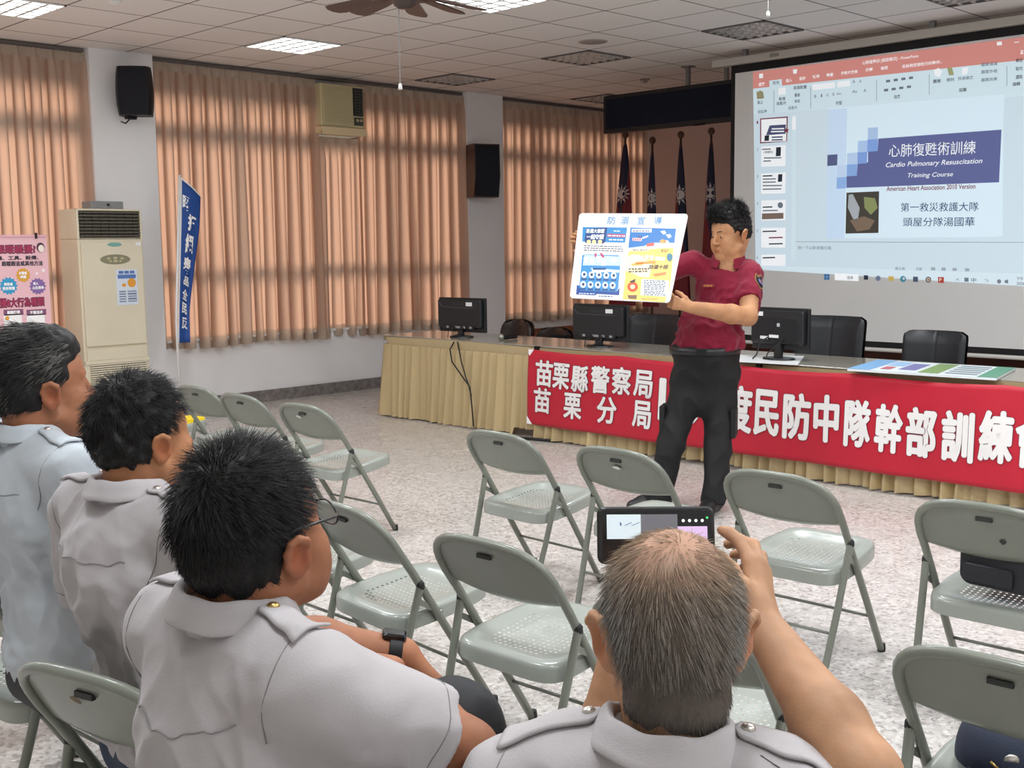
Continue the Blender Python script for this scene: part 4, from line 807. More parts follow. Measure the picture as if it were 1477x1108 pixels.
# ------------------------------------------------------------------ monitors seen from behind
M_mon = mat('monitor_black', (.012, .013, .015), rough=.38); M_mon2 = mat('monitor_black_gloss', (.01, .011, .014), rough=.25); M_stk = hm('sticker_white', 'E8EAEA', rough=.5); M_logo = hm('logo_grey', '3A3C40', rough=.4); M_cable = mat('cable_black', (.01, .01, .01), rough=.5)
def monitor(x, y, rz, w_, h_, z0, lab, kind):
    r = thing('monitor', (x, y, TZ), lab, 'monitor', 'computer monitors on the front table', rz)
    zc = z0-TZ+h_/2
    mb = MB(); mb.rbox((0, .02, zc), (w_, .03, h_), .008); mb.build('bezel', M_mon, r)
    mb = MB(); mb.rbox((0, -.012, zc+.012), (w_*.93, .04, h_*.80), .014); mb.build('rear_shell', M_mon, r)
    mb = MB(); mb.bb((-w_/2+.02, .0355, zc-h_/2+.02), (w_/2-.02, .037, zc+h_/2-.015)); mb.build('screen', M_mon2, r)
    mb = MB()
    if kind == 0:
        mb.prism([V(-w_*.44, -.034, zc+h_*.36), V(-w_*.36, -.034, zc+h_*.22), V(w_*.33, -.034, zc+h_*.20), V(w_*.33, -.034, zc+h_*.225), V(-w_*.34, -.034, zc+h_*.245), V(-w_*.42, -.034, zc+h_*.37)], (0, -.004, 0)); mb.build('ridge', mat('ridge_sheen', (.05, .055, .065), rough=.3), r)
        mb = MB(); put_text(mb, 'ViewSonic', V(-.0, -.0335, zc+h_*.33), (1, 0, 0), (0, 0, 1), w_*.28, None, .01); mb.build('logo', M_logo, r)
        mb = MB(); mb.bb((w_*.16, -.0345, zc+h_*.27), (w_*.29, -.0325, zc+h_*.38)); mb.build('sticker', M_stk, r)
        mb = MB(); mb.bb((-w_*.34, -.036, zc-h_*.40), (w_*.34, -.01, zc-h_*.30)); mb.build('port_bay', M_mon2, r)
        mb = MB()
        for q in (-.24, -.02, .12, .26): mb = MB(); mb.box((w_*q, -.037, zc-h_*.35), (.028 if q != -.02 else .06, .004, .018)); mb.build('port', hm('port_grey', '8E9296'), r)
    else:
        mb.rbox((0, -.03, zc-.005), (w_*.78, .012, h_*.55), .012); mb.build('back_plate', M_mon2, r)
        mb = MB(); mb.rbox((.02, -.0365, zc+h_*.1), (.024, .003, .024), .005); mb.build('logo', hm('logo_silver', 'B4B8BC'), r)
        mb = MB(); mb.bb((-w_*.38, -.0345, zc+h_*.30), (-w_*.24, -.0325, zc+h_*.40)); mb.build('sticker', M_stk, r)
        mb = MB(); mb.bb((-w_*.28, -.038, zc-h_*.25), (-w_*.14, -.035, zc-h_*.18)); mb.bb((-w_*.12, -.038, zc-h_*.21), (w_*.05, -.035, zc-h_*.14)); mb.build('label', M_stk, r)
    mb = MB(); mb.bb((-.03, -.02, .012), (.03, .01, zc-h_*.25)); mb.build('stand_neck', M_mon, r, bevel=.006)
    mb = MB(); mb.lathe([(0, .02), (.05, .018), (.115, .012), (.12, 0), (0, 0)], (0, 0, 0), 28, M=np.diag([1, .72, 1])); mb.build('stand_base', M_mon, r, smooth='auto')
    mb = MB()
    if kind == 0: mb.tube([V(-.03, -.04, zc-h_*.35), V(-.05, -.09, zc-h_*.45), V(-.06, -.10, .06), V(-.07, -.10, .012), V(-.03, -.14, .008)], .004, 7); mb.tube([V(.06, -.04, zc-h_*.35), V(.08, -.08, .06), V(.03, -.09, .03), V(0, -.13, .008)], .004, 7)
    else: mb.tube([V(-.06, -.04, zc-h_*.2), V(-.09, -.08, .12), V(-.11, -.10, .03), V(-.10, -.15, .008)], .005, 7); mb.tube([V(.06, -.04, zc-h_*.25), V(.05, -.09, .1), V(0, -.12, .05), V(0, -.14, .008)], .004, 7)
    mb.build('cable', M_cable, r, smooth=True)
    return r
def m_at(px0, px1, pt, pb, y):
    a, b = ony(px0, pt, y), ony(px1, pt, y); c = ony((px0+px1)/2, pb, y); return (a[0]+b[0])/2, b[0]-a[0], a[2], c[2]
xc, w_, zt_, zb_ = m_at(634, 697, 434.5, 485, 6.73); monitor(xc, 6.73, rad(4), w_*.98, zt_-zb_, max(zb_, .78), 'black monitor seen from behind at the left end of the table', 0)
xc, w_, zt_, zb_ = m_at(827, 904, 440.5, 495, 6.73); monitor(xc, 6.73, rad(2), w_*.98, zt_-zb_, max(zb_, .78), 'black monitor seen from behind below the poster board', 0)
xc, w_, zt_, zb_ = m_at(1080, 1171, 444, 506, 6.70); m3 = monitor(xc, 6.70, rad(-6), w_*.96, zt_-zb_, max(zb_, .80), 'wide black monitor seen from behind to the right of the man in red', 1); m3.location.z += .004
# cables drooping down the skirt
mb = MB(); P = [ony(655, 493, 6.49), ony(649, 504, TY0-.05), ony(652, 522, TY0-.10), ony(668, 545, TY0-.11), ony(676, 556, TY0-.11), ony(680, 572, TY0-.10)]; mb.tube(P, .006, 8)
mb.tube([ony(660, 493, 6.49), ony(665, 520, TY0-.095), ony(672, 545, TY0-.11), ony(678, 560, TY0-.115), ony(681, 590, TY0-.10), ony(683, 615, TY0-.08)], .006, 8); tag(mb.build('cable', M_cable, smooth=True), 'black cables looping down the gold skirt below the left monitor', 'cable')
mb = MB(); P = [onz(740, 631, .012), onz(800, 636, .012), onz(835, 632, .012), onz(860, 640, .012)]; mb.tube(P, .012, 8); tag(mb.build('cable', M_cable, smooth=True), 'black power cord lying on the floor below the left end of the red banner', 'cable')
# microphone
p = onz(733, 490, TZ); q = onz(723, 491, TZ)
r = thing('microphone', p, 'black handheld microphone with silver head lying on the table', 'microphone')
d = (q-p)/np.linalg.norm(q-p)
mb = MB(); mb.tube([p-d*.10+V(0, 0, .02), p+V(0, 0, .022), p+d*.06+V(0, 0, .024)], [.016, .018, .022], 12); mb.build('body', M_blk, r, smooth='auto', world=True)
mb = MB(); mb.lathe([(0, -.03), (.02, -.022), (.027, 0), (.02, .022), (0, .03)], p+d*.085+V(0, 0, .027), 14); mb.build('head', hm('mic_silver', 'A8AAA0', metal=.8, rough=.35), r, smooth=True, world=True)
# paper and poster boards on the table
mb = MB(); mb.prism([onz(x, y, TZ+.001) for x, y in ((1065, 512), (1160, 514), (1150, 527), (1060, 522))], (0, 0, .002)); tag(mb.build('paper_sheet', M_stk), 'white paper sheets lying under the right hand monitor', 'paper')
r = thing('poster_board', onz(1345, 533, TZ), 'flat illustrated poster board with green edge lying at the right of the table', 'poster')
A, B, C_, D = onz(1222, 535, TZ+.002), onz(1266, 522, TZ+.002), onz(1465, 534, TZ+.002), onz(1437, 549, TZ+.002)
def pb(u, v, e=0): return (A*(1-u)+D*u)*(1-v)+(B*(1-u)+C_*u)*v+V(0, 0, e)
mb = MB(); mb.prism([pb(0, 0), pb(1, 0), pb(1, 1), pb(0, 1)], (0, 0, .014)); mb.build('board', hm('board_white', 'DDE6EA'), r, world=True)
def pbq(u0, u1, v0, v1, m, n, e=.0152): mb = MB(); poly(mb, [pb(u0, v0, e), pb(u1, v0, e), pb(u1, v1, e), pb(u0, v1, e)]); mb.build(n, m, r, world=True)
pbq(0, .16, 0, 1, hm('board_blue', '7CAEDD'), 'blue_panel'); pbq(.88, 1, 0, 1, hm('board_green', '5C9C7E'), 'green_panel'); pbq(.48, .62, .05, .95, hm('board_leaf', '7F9C5A'), 'green_picture'); pbq(.18, .30, .5, .9, hm('board_sky', '9CC4EC'), 'picture'); pbq(.2, .27, .15, .4, hm('board_red', 'C4606C'), 'picture', .0156); pbq(.32, .44, .2, .8, hm('board_violet', '7A78B0'), 'picture')
for k in range(5): pbq(.65, .86, .12+.17*k, .2+.17*k, hm('board_text', '7C8A94'), 'text_line')
# ------------------------------------------------------------------ leather chairs behind the table
M_lea = mat('black_leather', (.014, .016, .02), rough=.38, bump=.1, bscale=140); M_lea2 = mat('dark_brown_leather', (.02, .013, .013), rough=.3)
def exec_chair(x, y, top, w_, lab, rnd, m):
    r = thing('office_chair', (x, y, 0), lab, 'chair', 'office chairs behind the table')
    h = .58 if rnd < .1 else .45; z0 = top-h
    def f(u, v, s):
        a = (u-.5)*w_; e = 1
        xx = a; hh = v
        # rounded top corners
        lim = w_/2
        zz = z0+h*v
        if v > 1-rnd/h: q = (v-(1-rnd/h))/(rnd/h); lim = w_/2-rnd*(1-math.sqrt(max(0, 1-q*q)))
        if v < .15: lim = w_/2-.03*(1-v/.15)
        xx = (u-.5)*2*lim
        edge_ = min(1, (1-abs(2*u-1))*6, (1-v)*8+.0)
        th = .02+.03*math.sqrt(max(0, edge_))-(.006 if abs(u-.5) < .012 and m is M_lea else 0)
        return V(xx, -.05*0+s*th+.05*(2*u-1)**2*-1+.10*(v-.3)*.8, zz)
    mb = MB(); mb.grid(lambda u, v: f(u, v, -1), 40, 24); mb.grid(lambda u, v: f(u, v, 1), 40, 24, flip=True)
    o = mb.build('backrest', m, r, smooth=True)
    mb = MB(); mb.rbox((0, -.25, .46), (w_*1.02, .5, .09), .035); mb.build('seat', m, r, smooth='auto')
    for s in (-1, 1):
        mb = MB(); mb.tube([(s*w_*.52, -.06, .42), (s*w_*.56, -.08, .62), (s*w_*.56, -.38, .64), (s*w_*.52, -.40, .44)], .02, 8); mb.build('armrest', M_blk, r, smooth=True)
    mb = MB(); mb.tube([(0, -.25, .42), (0, -.25, .1)], .03, 10); mb.build('gas_column', M_blk, r, smooth='auto')
    mb = MB()
    for k in range(5): a = 2*pi*k/5; mb.tube([(0, -.25, .11), (.28*cos(a), -.25+.28*sin(a), .07)], [.028, .018], 8); mb.lathe([(0, .0), (.026, .006), (.026, .045), (0, .05)], (.28*cos(a), -.25+.28*sin(a), 0), 10)
    mb.build('star_base', M_blk, r, smooth='auto')
def ec(px0, px1, py, y, lab, rnd, m):
    a, b = ony(px0, py, y), ony(px1, py, y); t = ony((px0+px1)/2, py, y); exec_chair(t[0], y, t[2], b[0]-a[0], lab, rnd, m)
ec(725, 769, 461, 7.75, 'small black chair with rounded back behind the left end of the table', .12, M_lea2)
ec(775, 827, 473, 8.5, 'low black rounded chair just left of the monitor under the poster board', .13, M_lea2)
ec(908, 985, 454, 7.75, 'black leather office chair behind the table, left of the man in red', .05, M_lea)
ec(1150, 1248, 456, 7.75, 'tall black leather office chair behind the right hand monitor', .045, M_lea)
ec(1304, 1395, 477.5, 7.75, 'black leather office chair behind the flat poster boards, before the screen', .045, M_lea)
# ------------------------------------------------------------------ folding chairs
M_chr = hm('chair_enamel', '777B71', rough=.33, spec=.5, var=.05, vscale=6, coat=.15)
def seat_mat():
    m = hm('chair_seat_enamel', '979C95', rough=.24, coat=.2); nt = m.node_tree; b = nt.nodes['Principled BSDF']; L = nt.links.new; N = nt.nodes.new
    tc = N('ShaderNodeTexCoord'); sp = N('ShaderNodeSeparateXYZ'); L(tc.outputs['Object'], sp.inputs[0])
    def mth(op, a, bv=None, c=None):
        n = N('ShaderNodeMath'); n.operation = op
        for i, q in enumerate((a, bv, c)):
            if q is None: continue
            if isinstance(q, (int, float)): n.inputs[i].default_value = q
            else: L(q, n.inputs[i])
        return n.outputs[0]
    def cellc(o, off): return mth('SUBTRACT', mth('FRACT', mth('ADD', mth('MULTIPLY', o, 1/.0195), off)), .5)
    fx, fy = cellc(sp.outputs[0], .5), cellc(sp.outputs[1], .2)
    d2 = mth('ADD', mth('MULTIPLY', fx, fx), mth('MULTIPLY', fy, fy)); hole = mth('LESS_THAN', d2, .047)
    inx = mth('LESS_THAN', mth('ABSOLUTE', sp.outputs[0]), .128); iny = mth('LESS_THAN', mth('ABSOLUTE', mth('SUBTRACT', sp.outputs[1], .03)), .128)
    cut = mth('LESS_THAN', mth('ADD', mth('ABSOLUTE', sp.outputs[0]), mth('ABSOLUTE', mth('SUBTRACT', sp.outputs[1], .03))), .21)
    top = mth('GREATER_THAN', sp.outputs[2], .352)
    k = mth('MULTIPLY', mth('MULTIPLY', mth('MULTIPLY', hole, inx), mth('MULTIPLY', iny, top)), cut)
    L(mth('SUBTRACT', 1, k), b.inputs['Alpha']); return m
M_seat = seat_mat(); M_cap = mat('black_rubber', (.01, .01, .01), rough=.6); M_slot = mat('slot_dark', (.03, .032, .03), rough=.6); M_pin = mat('steel_pin', (.3, .31, .3), rough=.35, metal=.8)
HW = .213
def ty(z): return .22-.632*z                    # lean of the front-leg / back tube
def make_chair(label):
    r = thing('folding_chair', (0, 0, 0), label, 'chair', 'grey metal folding chairs')
    zk, zt = .585, .715
    arch = []
    for k in range(17):
        a = pi-pi*k/16; c_, s_ = cos(a), sin(a)
        x = HW*1.03*(abs(c_)**.62)*(1 if c_ >= 0 else -1); z = zk+(zt-zk)*(abs(s_)**.75); arch.append(V(x, ty(z)-.004, z))
    path = [V(-HW*.98, ty(.012), .012), V(-HW, ty(.2), .2), V(-HW*1.01, ty(.42), .42), V(-HW*1.02, ty(.52), .52)]+arch+[V(HW*1.02, ty(.52), .52), V(HW*1.01, ty(.42), .42), V(HW, ty(.2), .2), V(HW*.98, ty(.012), .012)]
    # resample smoothly
    mb = MB(); mb.tube(path, .0132, 12); mb.build('frame', M_chr, r, smooth=True)
    def back(u, v, th):
        x = (2*u-1)*HW*.985; f = min(1, abs(x)/(HW*1.03)); zt_ = zk+(zt-zk)*((1-f**(2/.62))**.5)**.75 if f < 1 else zk
        zb = .545-.018*(1-(2*u-1)**2)
        z = zb+(max(zt_, zb+.02)-.004-zb)*v
        bow = -.022*(1-(2*u-1)**2)*(.35+.65*(1-v))
        lip = .012*max(0, 1-v*14)
        return V(x, ty(z)-.002+bow+th+lip, z)
    mb = MB(); mb.grid(lambda u, v: back(u, v, -.0025), 28, 16); mb.grid(lambda u, v: back(u, v, .0025), 28, 16, flip=True)
    n1 = 29*17
    for i in range(28): mb.f.append((i, i+n1, i+1+n1, i+1)); mb.m.append(0); q = 16*29+i; mb.f.append((q, q+1, q+1+n1, q+n1)); mb.m.append(0)
    bk = mb.build('backrest', M_chr, r, smooth=True)
    mb = MB(); zz = .672; mb.box((0.005, ty(zz)-.019, zz), (.05, .010, .012)); mb.build('hand_slot', M_slot, bk)
    # seat pan: dished perforated top with a deep rolled rim
    def outline(t, sc=1.0):
        a = 2*pi*t; c_, s_ = cos(a), sin(a); p = .34
        x = .203*(abs(c_)**p)*(1 if c_ >= 0 else -1); y = .205*(abs(s_)**p)*(1 if s_ >= 0 else -1)
        x *= 1-.10*max(0, y/.205); return x*sc, y*sc+.045
    def sz(x, y): return .375+.10*(y+.155)
    def pan(u, v):
        if v < .80:
            q = v/.80; x, y = outline(u, .93*q); dish = -.016*max(0, 1-(q/.86)**4); return V(x, y, sz(x, y)+dish+.002)
        if v < .9: q = (v-.8)/.1; x, y = outline(u, .93+.07*sin(q*pi/2)); return V(x, y, sz(x, y)+.002-.012*(1-cos(q*pi/2)))
        q = (v-.9)/.1; x, y = outline(u, 1.0); return V(x, y, sz(x, y)-.010-.040*q)
    mb = MB(); mb.grid(pan, 72, 22); st = mb.build('seat', M_seat, r, smooth=True)
    mb = MB()
    for s in (-1, 1):
        leg = [V(s*(HW-.012), -.225, .012), V(s*(HW+.002), -.15, .25), V(s*(HW+.012), -.085, .475)]
        m1 = MB(); m1.tube(leg, .0125, 10); m1.build('leg', M_chr, r, smooth='auto')
        m1 = MB(); m1.lathe([(.0125, 0), (.0135, .006), (.0125, .02), (.006, .028), (0, .029)], leg[-1]-V(0, 0, .01), 12); m1.build('leg_cap', M_cap, r, smooth=True)
        for p in (leg[0], path[0 if s < 0 else -1]):
            m1 = MB(); m1.lathe([(.0, 0), (.0145, 0), (.0155, .012), (.0135, .03)], V(p[0], p[1]+(-.004 if p is leg[0] else .006), 0), 12); m1.build('foot_cap', M_cap, r, smooth='auto')
        m1 = MB(); A = V(s*(HW+.012), -.10, .43); B = V(s*(HW+.004), -.005, .375); d = (B-A); x_, y_, z_ = frame_from(d); 
        m1.prism([A+y_*.009, A-y_*.009, B-y_*.009, B+y_*.009], x_*.004); m1.build('hinge_link', M_chr, r)
        m1 = MB()
        for p in (A, B): m1.lathe([(0, .006), (.006, .004), (.007, -.006)], p+V(s*.004, 0, 0), 8, M=np.array([[0, 0, s], [1, 0, 0], [0, 1, 0]]))
        m1.build('pivot_pin', M_pin, r, smooth=True)
    def leg_at(s, z): f = (z-.012)/(.475-.012); return V(s*(HW-.008+.016*f), -.222+.137*f, z)
    mb = MB(); mb.tube([leg_at(-1, .17), leg_at(1, .17)], .006, 8); mb.build('stretcher', M_chr, r, smooth=True)
    mb = MB(); mb.tube([V(-HW, ty(.16), .16), V(HW, ty(.16), .16)], .006, 8); mb.build('stretcher', M_chr, r, smooth=True)
    return r
CHAIRS = [(-2.14, 3.65, 2, 'empty grey folding chair right of the standing man, nearest the raised hand'),
      (-3.50, 3.63, 0, 'empty grey folding chair before the gold skirt, left of the phone'),
      (-2.86, 3.65, 1, 'empty grey folding chair directly before the standing man, its lower part behind the phone'),
      (-1.41, 3.65, 3, 'grey folding chair carrying a black bag at the right edge'),
      (-4.92, 3.59, 3, 'empty grey folding chair with a worn patch, alone on open floor above the spectacled man'),
      (-5.53, 3.60, 2, 'empty grey folding chair immediately left of the worn chair in the far row'),
      (-6.07, 3.63, 2, 'empty grey folding chair third from the worn chair, just right of wavy black hair'),
      (-7.34, 3.45, 1, 'grey folding chair nearest the floor air conditioner, mostly hidden behind the seated men'),
      (-6.84, 3.60, 1, 'grey folding chair with a yellow folder on its seat, back hidden by black hair'),
      (-2.86, 2.33, -4, 'empty grey folding chair right beside the face of the spectacled man'),
      (-2.24, 2.33, 3, 'empty grey folding chair between the spectacled man and the man with the phone'),
      (-1.52, 2.20, 3, 'grey folding chair mostly hidden behind the head of the man with the phone'),
      (-.85, 2.38, 3, 'grey folding chair with a navy cap on its seat, lower right corner'),
      (-3.46, 2.33, 0, 'grey folding chair mostly hidden behind the head of the spectacled man'),
      (-2.14, 1.12, 15, 'chipped grey folding chair on which the second seated man from the left sits'),
      (-3.05, 1.20, 5, 'grey folding chair on which the grey haired man at the left sits'),
      (-1.46, .72, 6, 'grey folding chair under the spectacled man'),
      (-.92, .94, 3, 'grey folding chair under the balding man with the phone')]
proto = make_chair(CHAIRS[0][3]); CHO = [proto]
proto.location = (CHAIRS[0][0], CHAIRS[0][1], 0); proto.rotation_euler = (0, 0, rad(CHAIRS[0][2]))
for x, y, a, lab in CHAIRS[1:]: CHO.append(copy_thing(proto, (x, y, 0), rad(a), lab))

def worn(ch, x, z, w_, h_, m):
    bk = [c for c in ch.children if c.name.startswith('backrest')][0]; rg2 = np.random.default_rng(int(abs(x)*1000))
    mb = MB(); y = ty(z)-.0245+.022*(x/HW)**2*.5; n = 11; poly(mb, [V(x+w_*cos(2*pi*k/n)*rg2.uniform(.6, 1), y+ty(z+h_*sin(2*pi*k/n))-ty(z), z+h_*sin(2*pi*k/n)*rg2.uniform(.6, 1)) for k in range(n)]); mb.build('worn_patch', m, bk)
M_worn = hm('worn_paint', 'D4D6D2', rough=.5)
worn(CHO[4], -.035, .650, .022, .010, M_worn); worn(CHO[2], .0, .640, .026, .009, M_worn); worn(CHO[14], -.03, .655, .02, .014, hm('worn_rust', '6A5A3A', rough=.6)); worn(CHO[3], .05, .60, .012, .010, M_slot)
# ------------------------------------------------------------------ organic bodies: blended solids turned into one skin
import openvdb
def cap(a, b, ra, rb=None, k=.02, clip=None): return dict(t='c', a=np.array(a, float), b=np.array(b, float), ra=ra, rb=ra if rb is None else rb, k=k, clip=clip)
def ell(c, r, R=None, k=.02, clip=None): return dict(t='e', c=np.array(c, float), r=np.array(r, float), R=R, k=k, clip=clip)
def neg(p): p = dict(p); p['neg'] = True; return p
def prim_box(p):
    if p['t'] == 'c':
        m = max(p['ra'], p['rb']); return np.minimum(p['a'], p['b'])-m, np.maximum(p['a'], p['b'])+m
    m = p['r'].max() if p['R'] is not None else p['r']; return p['c']-m, p['c']+m
def prim_d(p, X, Y, Z):
    if p['t'] == 'c':
        a, ba = p['a'], p['b']-p['a']; L2 = max(ba@ba, 1e-12)
        x, y, z = X-a[0], Y-a[1], Z-a[2]
        t = np.clip((x*ba[0]+y*ba[1]+z*ba[2])/L2, 0, 1)
        d = np.sqrt((x-t*ba[0])**2+(y-t*ba[1])**2+(z-t*ba[2])**2)-(p['ra']+(p['rb']-p['ra'])*t)
    else:
        x, y, z = X-p['c'][0], Y-p['c'][1], Z-p['c'][2]
        if p['R'] is not None:
            R = p['R']; x, y, z = R[0, 0]*x+R[1, 0]*y+R[2, 0]*z, R[0, 1]*x+R[1, 1]*y+R[2, 1]*z, R[0, 2]*x+R[1, 2]*y+R[2, 2]*z
        r = p['r']; k0 = np.sqrt((x/r[0])**2+(y/r[1])**2+(z/r[2])**2); k1 = np.sqrt((x/r[0]**2)**2+(y/r[1]**2)**2+(z/r[2]**2)**2)
        d = k0*(k0-1)/np.maximum(k1, 1e-9); d = np.where(k0 < 1e-6, -r.min(), d)
    if p['clip'] is not None:
        c, n = p['clip']; d = np.maximum(d, (X-c[0])*n[0]+(Y-c[1])*n[1]+(Z-c[2])*n[2])
    return d
def sdf_mesh(prims, h, post=None):
    pos = [p for p in prims if not p.get('neg')]
    B = [prim_box(p) for p in pos]; lo = np.min([b[0] for b in B], 0)-3*h; hi = np.max([b[1] for b in B], 0)+3*h
    n = np.ceil((hi-lo)/h).astype(int)+1; F = np.full(n, .08, np.float32)
    for p in prims:
        b0, b1 = prim_box(p); k = p['k']; i0 = np.maximum(np.floor((b0-k-3*h-lo)/h).astype(int), 0); i1 = np.minimum(np.ceil((b1+k+3*h-lo)/h).astype(int)+1, n)
        if np.any(i1 <= i0): continue
        ax = [lo[j]+h*np.arange(i0[j], i1[j]) for j in range(3)]
        X, Y, Z = ax[0][:, None, None], ax[1][None, :, None], ax[2][None, None, :]
        d = prim_d(p, X, Y, Z); S = F[i0[0]:i1[0], i0[1]:i1[1], i0[2]:i1[2]]
        if p.get('neg'):
            hh = np.clip(.5-.5*(S+d)/k, 0, 1); S[...] = S*(1-hh)+(-d)*hh+k*hh*(1-hh)
        else:
            hh = np.clip(.5+.5*(S-d)/k, 0, 1); S[...] = S*(1-hh)+d*hh-k*hh*(1-hh)
    if post is not None:
        ax = [lo[j]+h*np.arange(n[j]) for j in range(3)]; F = post(F, ax[0][:, None, None], ax[1][None, :, None], ax[2][None, None, :]).astype(np.float32)
    g = openvdb.FloatGrid(.08); g.copyFromArray(np.ascontiguousarray(F, np.float32))
    pts, quads = g.convertToQuads(0.0)
    pts = np.asarray(pts, float)*h+lo; quads = np.asarray(quads)
    q = pts[quads]; c = q.mean(1)-pts.mean(0); nn = np.cross(q[:, 1]-q[:, 0], q[:, 2]-q[:, 0])
    if (c*nn).sum() < 0: quads = quads[:, ::-1]
    return pts, quads
def vnormals(P, Q):
    nn = np.cross(P[Q[:, 2]]-P[Q[:, 0]], P[Q[:, 3]]-P[Q[:, 1]]); N = np.zeros_like(P)
    for k in range(4): np.add.at(N, Q[:, k], nn)
    return N/(np.linalg.norm(N, axis=1, keepdims=True)+1e-12)
def relax(P, Q, it=2, f=.5):
    E = np.concatenate([Q[:, [0, 1]], Q[:, [1, 2]], Q[:, [2, 3]], Q[:, [3, 0]]]); E = np.concatenate([E, E[:, ::-1]])
    cnt = np.bincount(E[:, 0], minlength=len(P))[:, None]
    for _ in range(it):
        A = np.zeros_like(P); np.add.at(A, E[:, 0], P[E[:, 1]]); P = P*(1-f)+f*A/np.maximum(cnt, 1)
    return P
def np_obj(name, P, Q, m, parent, smooth=True, cols=None):
    if parent is not None: P = P-origin_of(parent)
    me = bpy.data.meshes.new(name); me.vertices.add(len(P)); me.vertices.foreach_set('co', P.astype(np.float32).ravel())
    nv = Q.shape[1]; me.loops.add(Q.size); me.loops.foreach_set('vertex_index', Q.astype(np.int32).ravel())
    me.polygons.add(len(Q)); me.polygons.foreach_set('loop_start', np.arange(0, Q.size, nv, dtype=np.int32))
    me.polygons.foreach_set('use_smooth', np.full(len(Q), smooth)); me.update(calc_edges=True); me.validate()
    me.materials.append(m)
    if cols is not None:
        a = me.color_attributes.new('tone', 'FLOAT_COLOR', 'POINT'); a.data.foreach_set('color', np.concatenate([cols, np.ones((len(cols), 1))], 1).astype(np.float32).ravel())
    o = bpy.data.objects.new(name, me); COL.objects.link(o)
    if parent is not None: o.parent = parent
    return o
def tone_mat(name, rough, spec=.5, sss=0, bump=0, bscale=200):
    m = mat(name, (.5, .5, .5), rough=rough, spec=spec, sss=sss, bump=bump, bscale=bscale); nt = m.node_tree
    a = nt.nodes.new('ShaderNodeVertexColor'); a.layer_name = 'tone'; nt.links.new(a.outputs[0], nt.nodes['Principled BSDF'].inputs['Base Color']); return m
def fnoise(P, freq, seed, n=14, aniso=(1, 1, 1)):
    """smooth quasi-random field in about -1..1"""
    rg = np.random.default_rng(seed); out = np.zeros(len(P)); A = np.array(aniso)
    for k in range(n):
        d = rg.normal(size=3); d /= np.linalg.norm(d); out += np.sin((P*A)@d*freq*2*pi*rg.uniform(.6, 1.6)+rg.uniform(0, 6.3))
    return out/math.sqrt(n/2)/1.6
def rot_zx(yaw, pitch=0, roll=0):
    """columns: right, forward, up; yaw = compass angle of forward from +x"""
    f = V(cos(yaw)*cos(pitch), sin(yaw)*cos(pitch), sin(pitch)); r = V(sin(yaw), -cos(yaw), 0); u = np.cross(r, f)
    r2 = r*cos(roll)+u*sin(roll); u2 = np.cross(r2, f); return np.stack([r2, f, u2], 1)
def xf(p, M, c):
    p = dict(p)
    if p['t'] == 'c': p['a'] = M@p['a']+c; p['b'] = M@p['b']+c
    else: p['c'] = M@p['c']+c; p['R'] = M if p['R'] is None else M@p['R']
    if p['clip'] is not None: p['clip'] = (M@np.array(p['clip'][0])+c, M@np.array(p['clip'][1]))
    return p
def euler(ax, ay, az):
    return np.array(Matrix.Rotation(az, 3, 'Z') @ Matrix.Rotation(ay, 3, 'Y') @ Matrix.Rotation(ax, 3, 'X'))
def head_prims(fat=0, ear=1.0, ea=28):
    P = [ell((0, -.014, .050), (.075, .098, .082), k=.01), ell((0, -.055, .02), (.062, .05, .055), k=.03), ell((0, .045, .045), (.062, .048, .058), k=.03), ell((0, .040, -.028), (.058+fat, .052, .078), k=.03)]
    P += [ell((0, .052, -.080), (.044+fat, .042, .030+fat), k=.025), ell((0, .082, -.098), (.02, .016, .015), k=.02)]
    for s in (-1, 1):
        P += [cap((s*(.056+fat), .005, -.052), (s*.022, .072, -.094), .017+fat*.6, .015, k=.025), ell((s*(.043+fat*.6), .060, -.018), (.022, .026, .022), k=.025), ell((s*(.040+fat), .060, -.052), (.022, .028, .028), k=.03)]
        P += [cap((s*.016, .090, .034), (s*.044, .074, .034), .0085, .007, k=.012), ell((s*.031, .0815, .012), (.0145, .010, .0085), k=.008)]
        P += [ell((s*.011, .099, -.024), (.0085, .010, .0075), k=.008)]
        # ear: shell, rim, lobe, hollow
        A = euler(0, 0, s*rad(-ea)) @ euler(rad(-10), s*rad(10), 0); c = V(s*(.081+.3*fat), -.006, .0)
        e = lambda x, y, z: c+A@V(s*x, y, z)*ear
        P += [ell(c+A@V(s*.006, 0, .002), V(.0065, .019, .031)*ear, R=A, k=.008)]
        rim = [e(.004, .012, .012), e(.010, .010, .026), e(.013, -.004, .034), e(.014, -.017, .027), e(.013, -.021, .010), e(.010, -.016, -.008), e(.006, -.006, -.022)]
        P += [cap(rim[i], rim[i+1], .0056*ear, k=.004) for i in range(len(rim)-1)]
        P += [ell(e(.005, .002, -.026), V(.007, .009, .010)*ear, R=A, k=.008), neg(ell(e(.0125, .001, .004), V(.0085, .011, .018)*ear, R=A, k=.004)), cap(e(.004, -.010, .016), e(.004, -.009, -.006), .0035, k=.005), cap(e(.008, .012, -.004), e(.006, .014, -.014), .005, k=.006)]
    P += [cap((0, .094, .022), (0, .112, -.020), .0075, .0115, k=.012), cap((-.018, .0925, -.0525), (.018, .0925, -.0525), .0065, k=.008), cap((-.014, .0915, -.063), (.014, .0915, -.063), .0075, k=.008), cap((0, .088, -.036), (0, .092, -.05), .010, k=.012)]
    return P
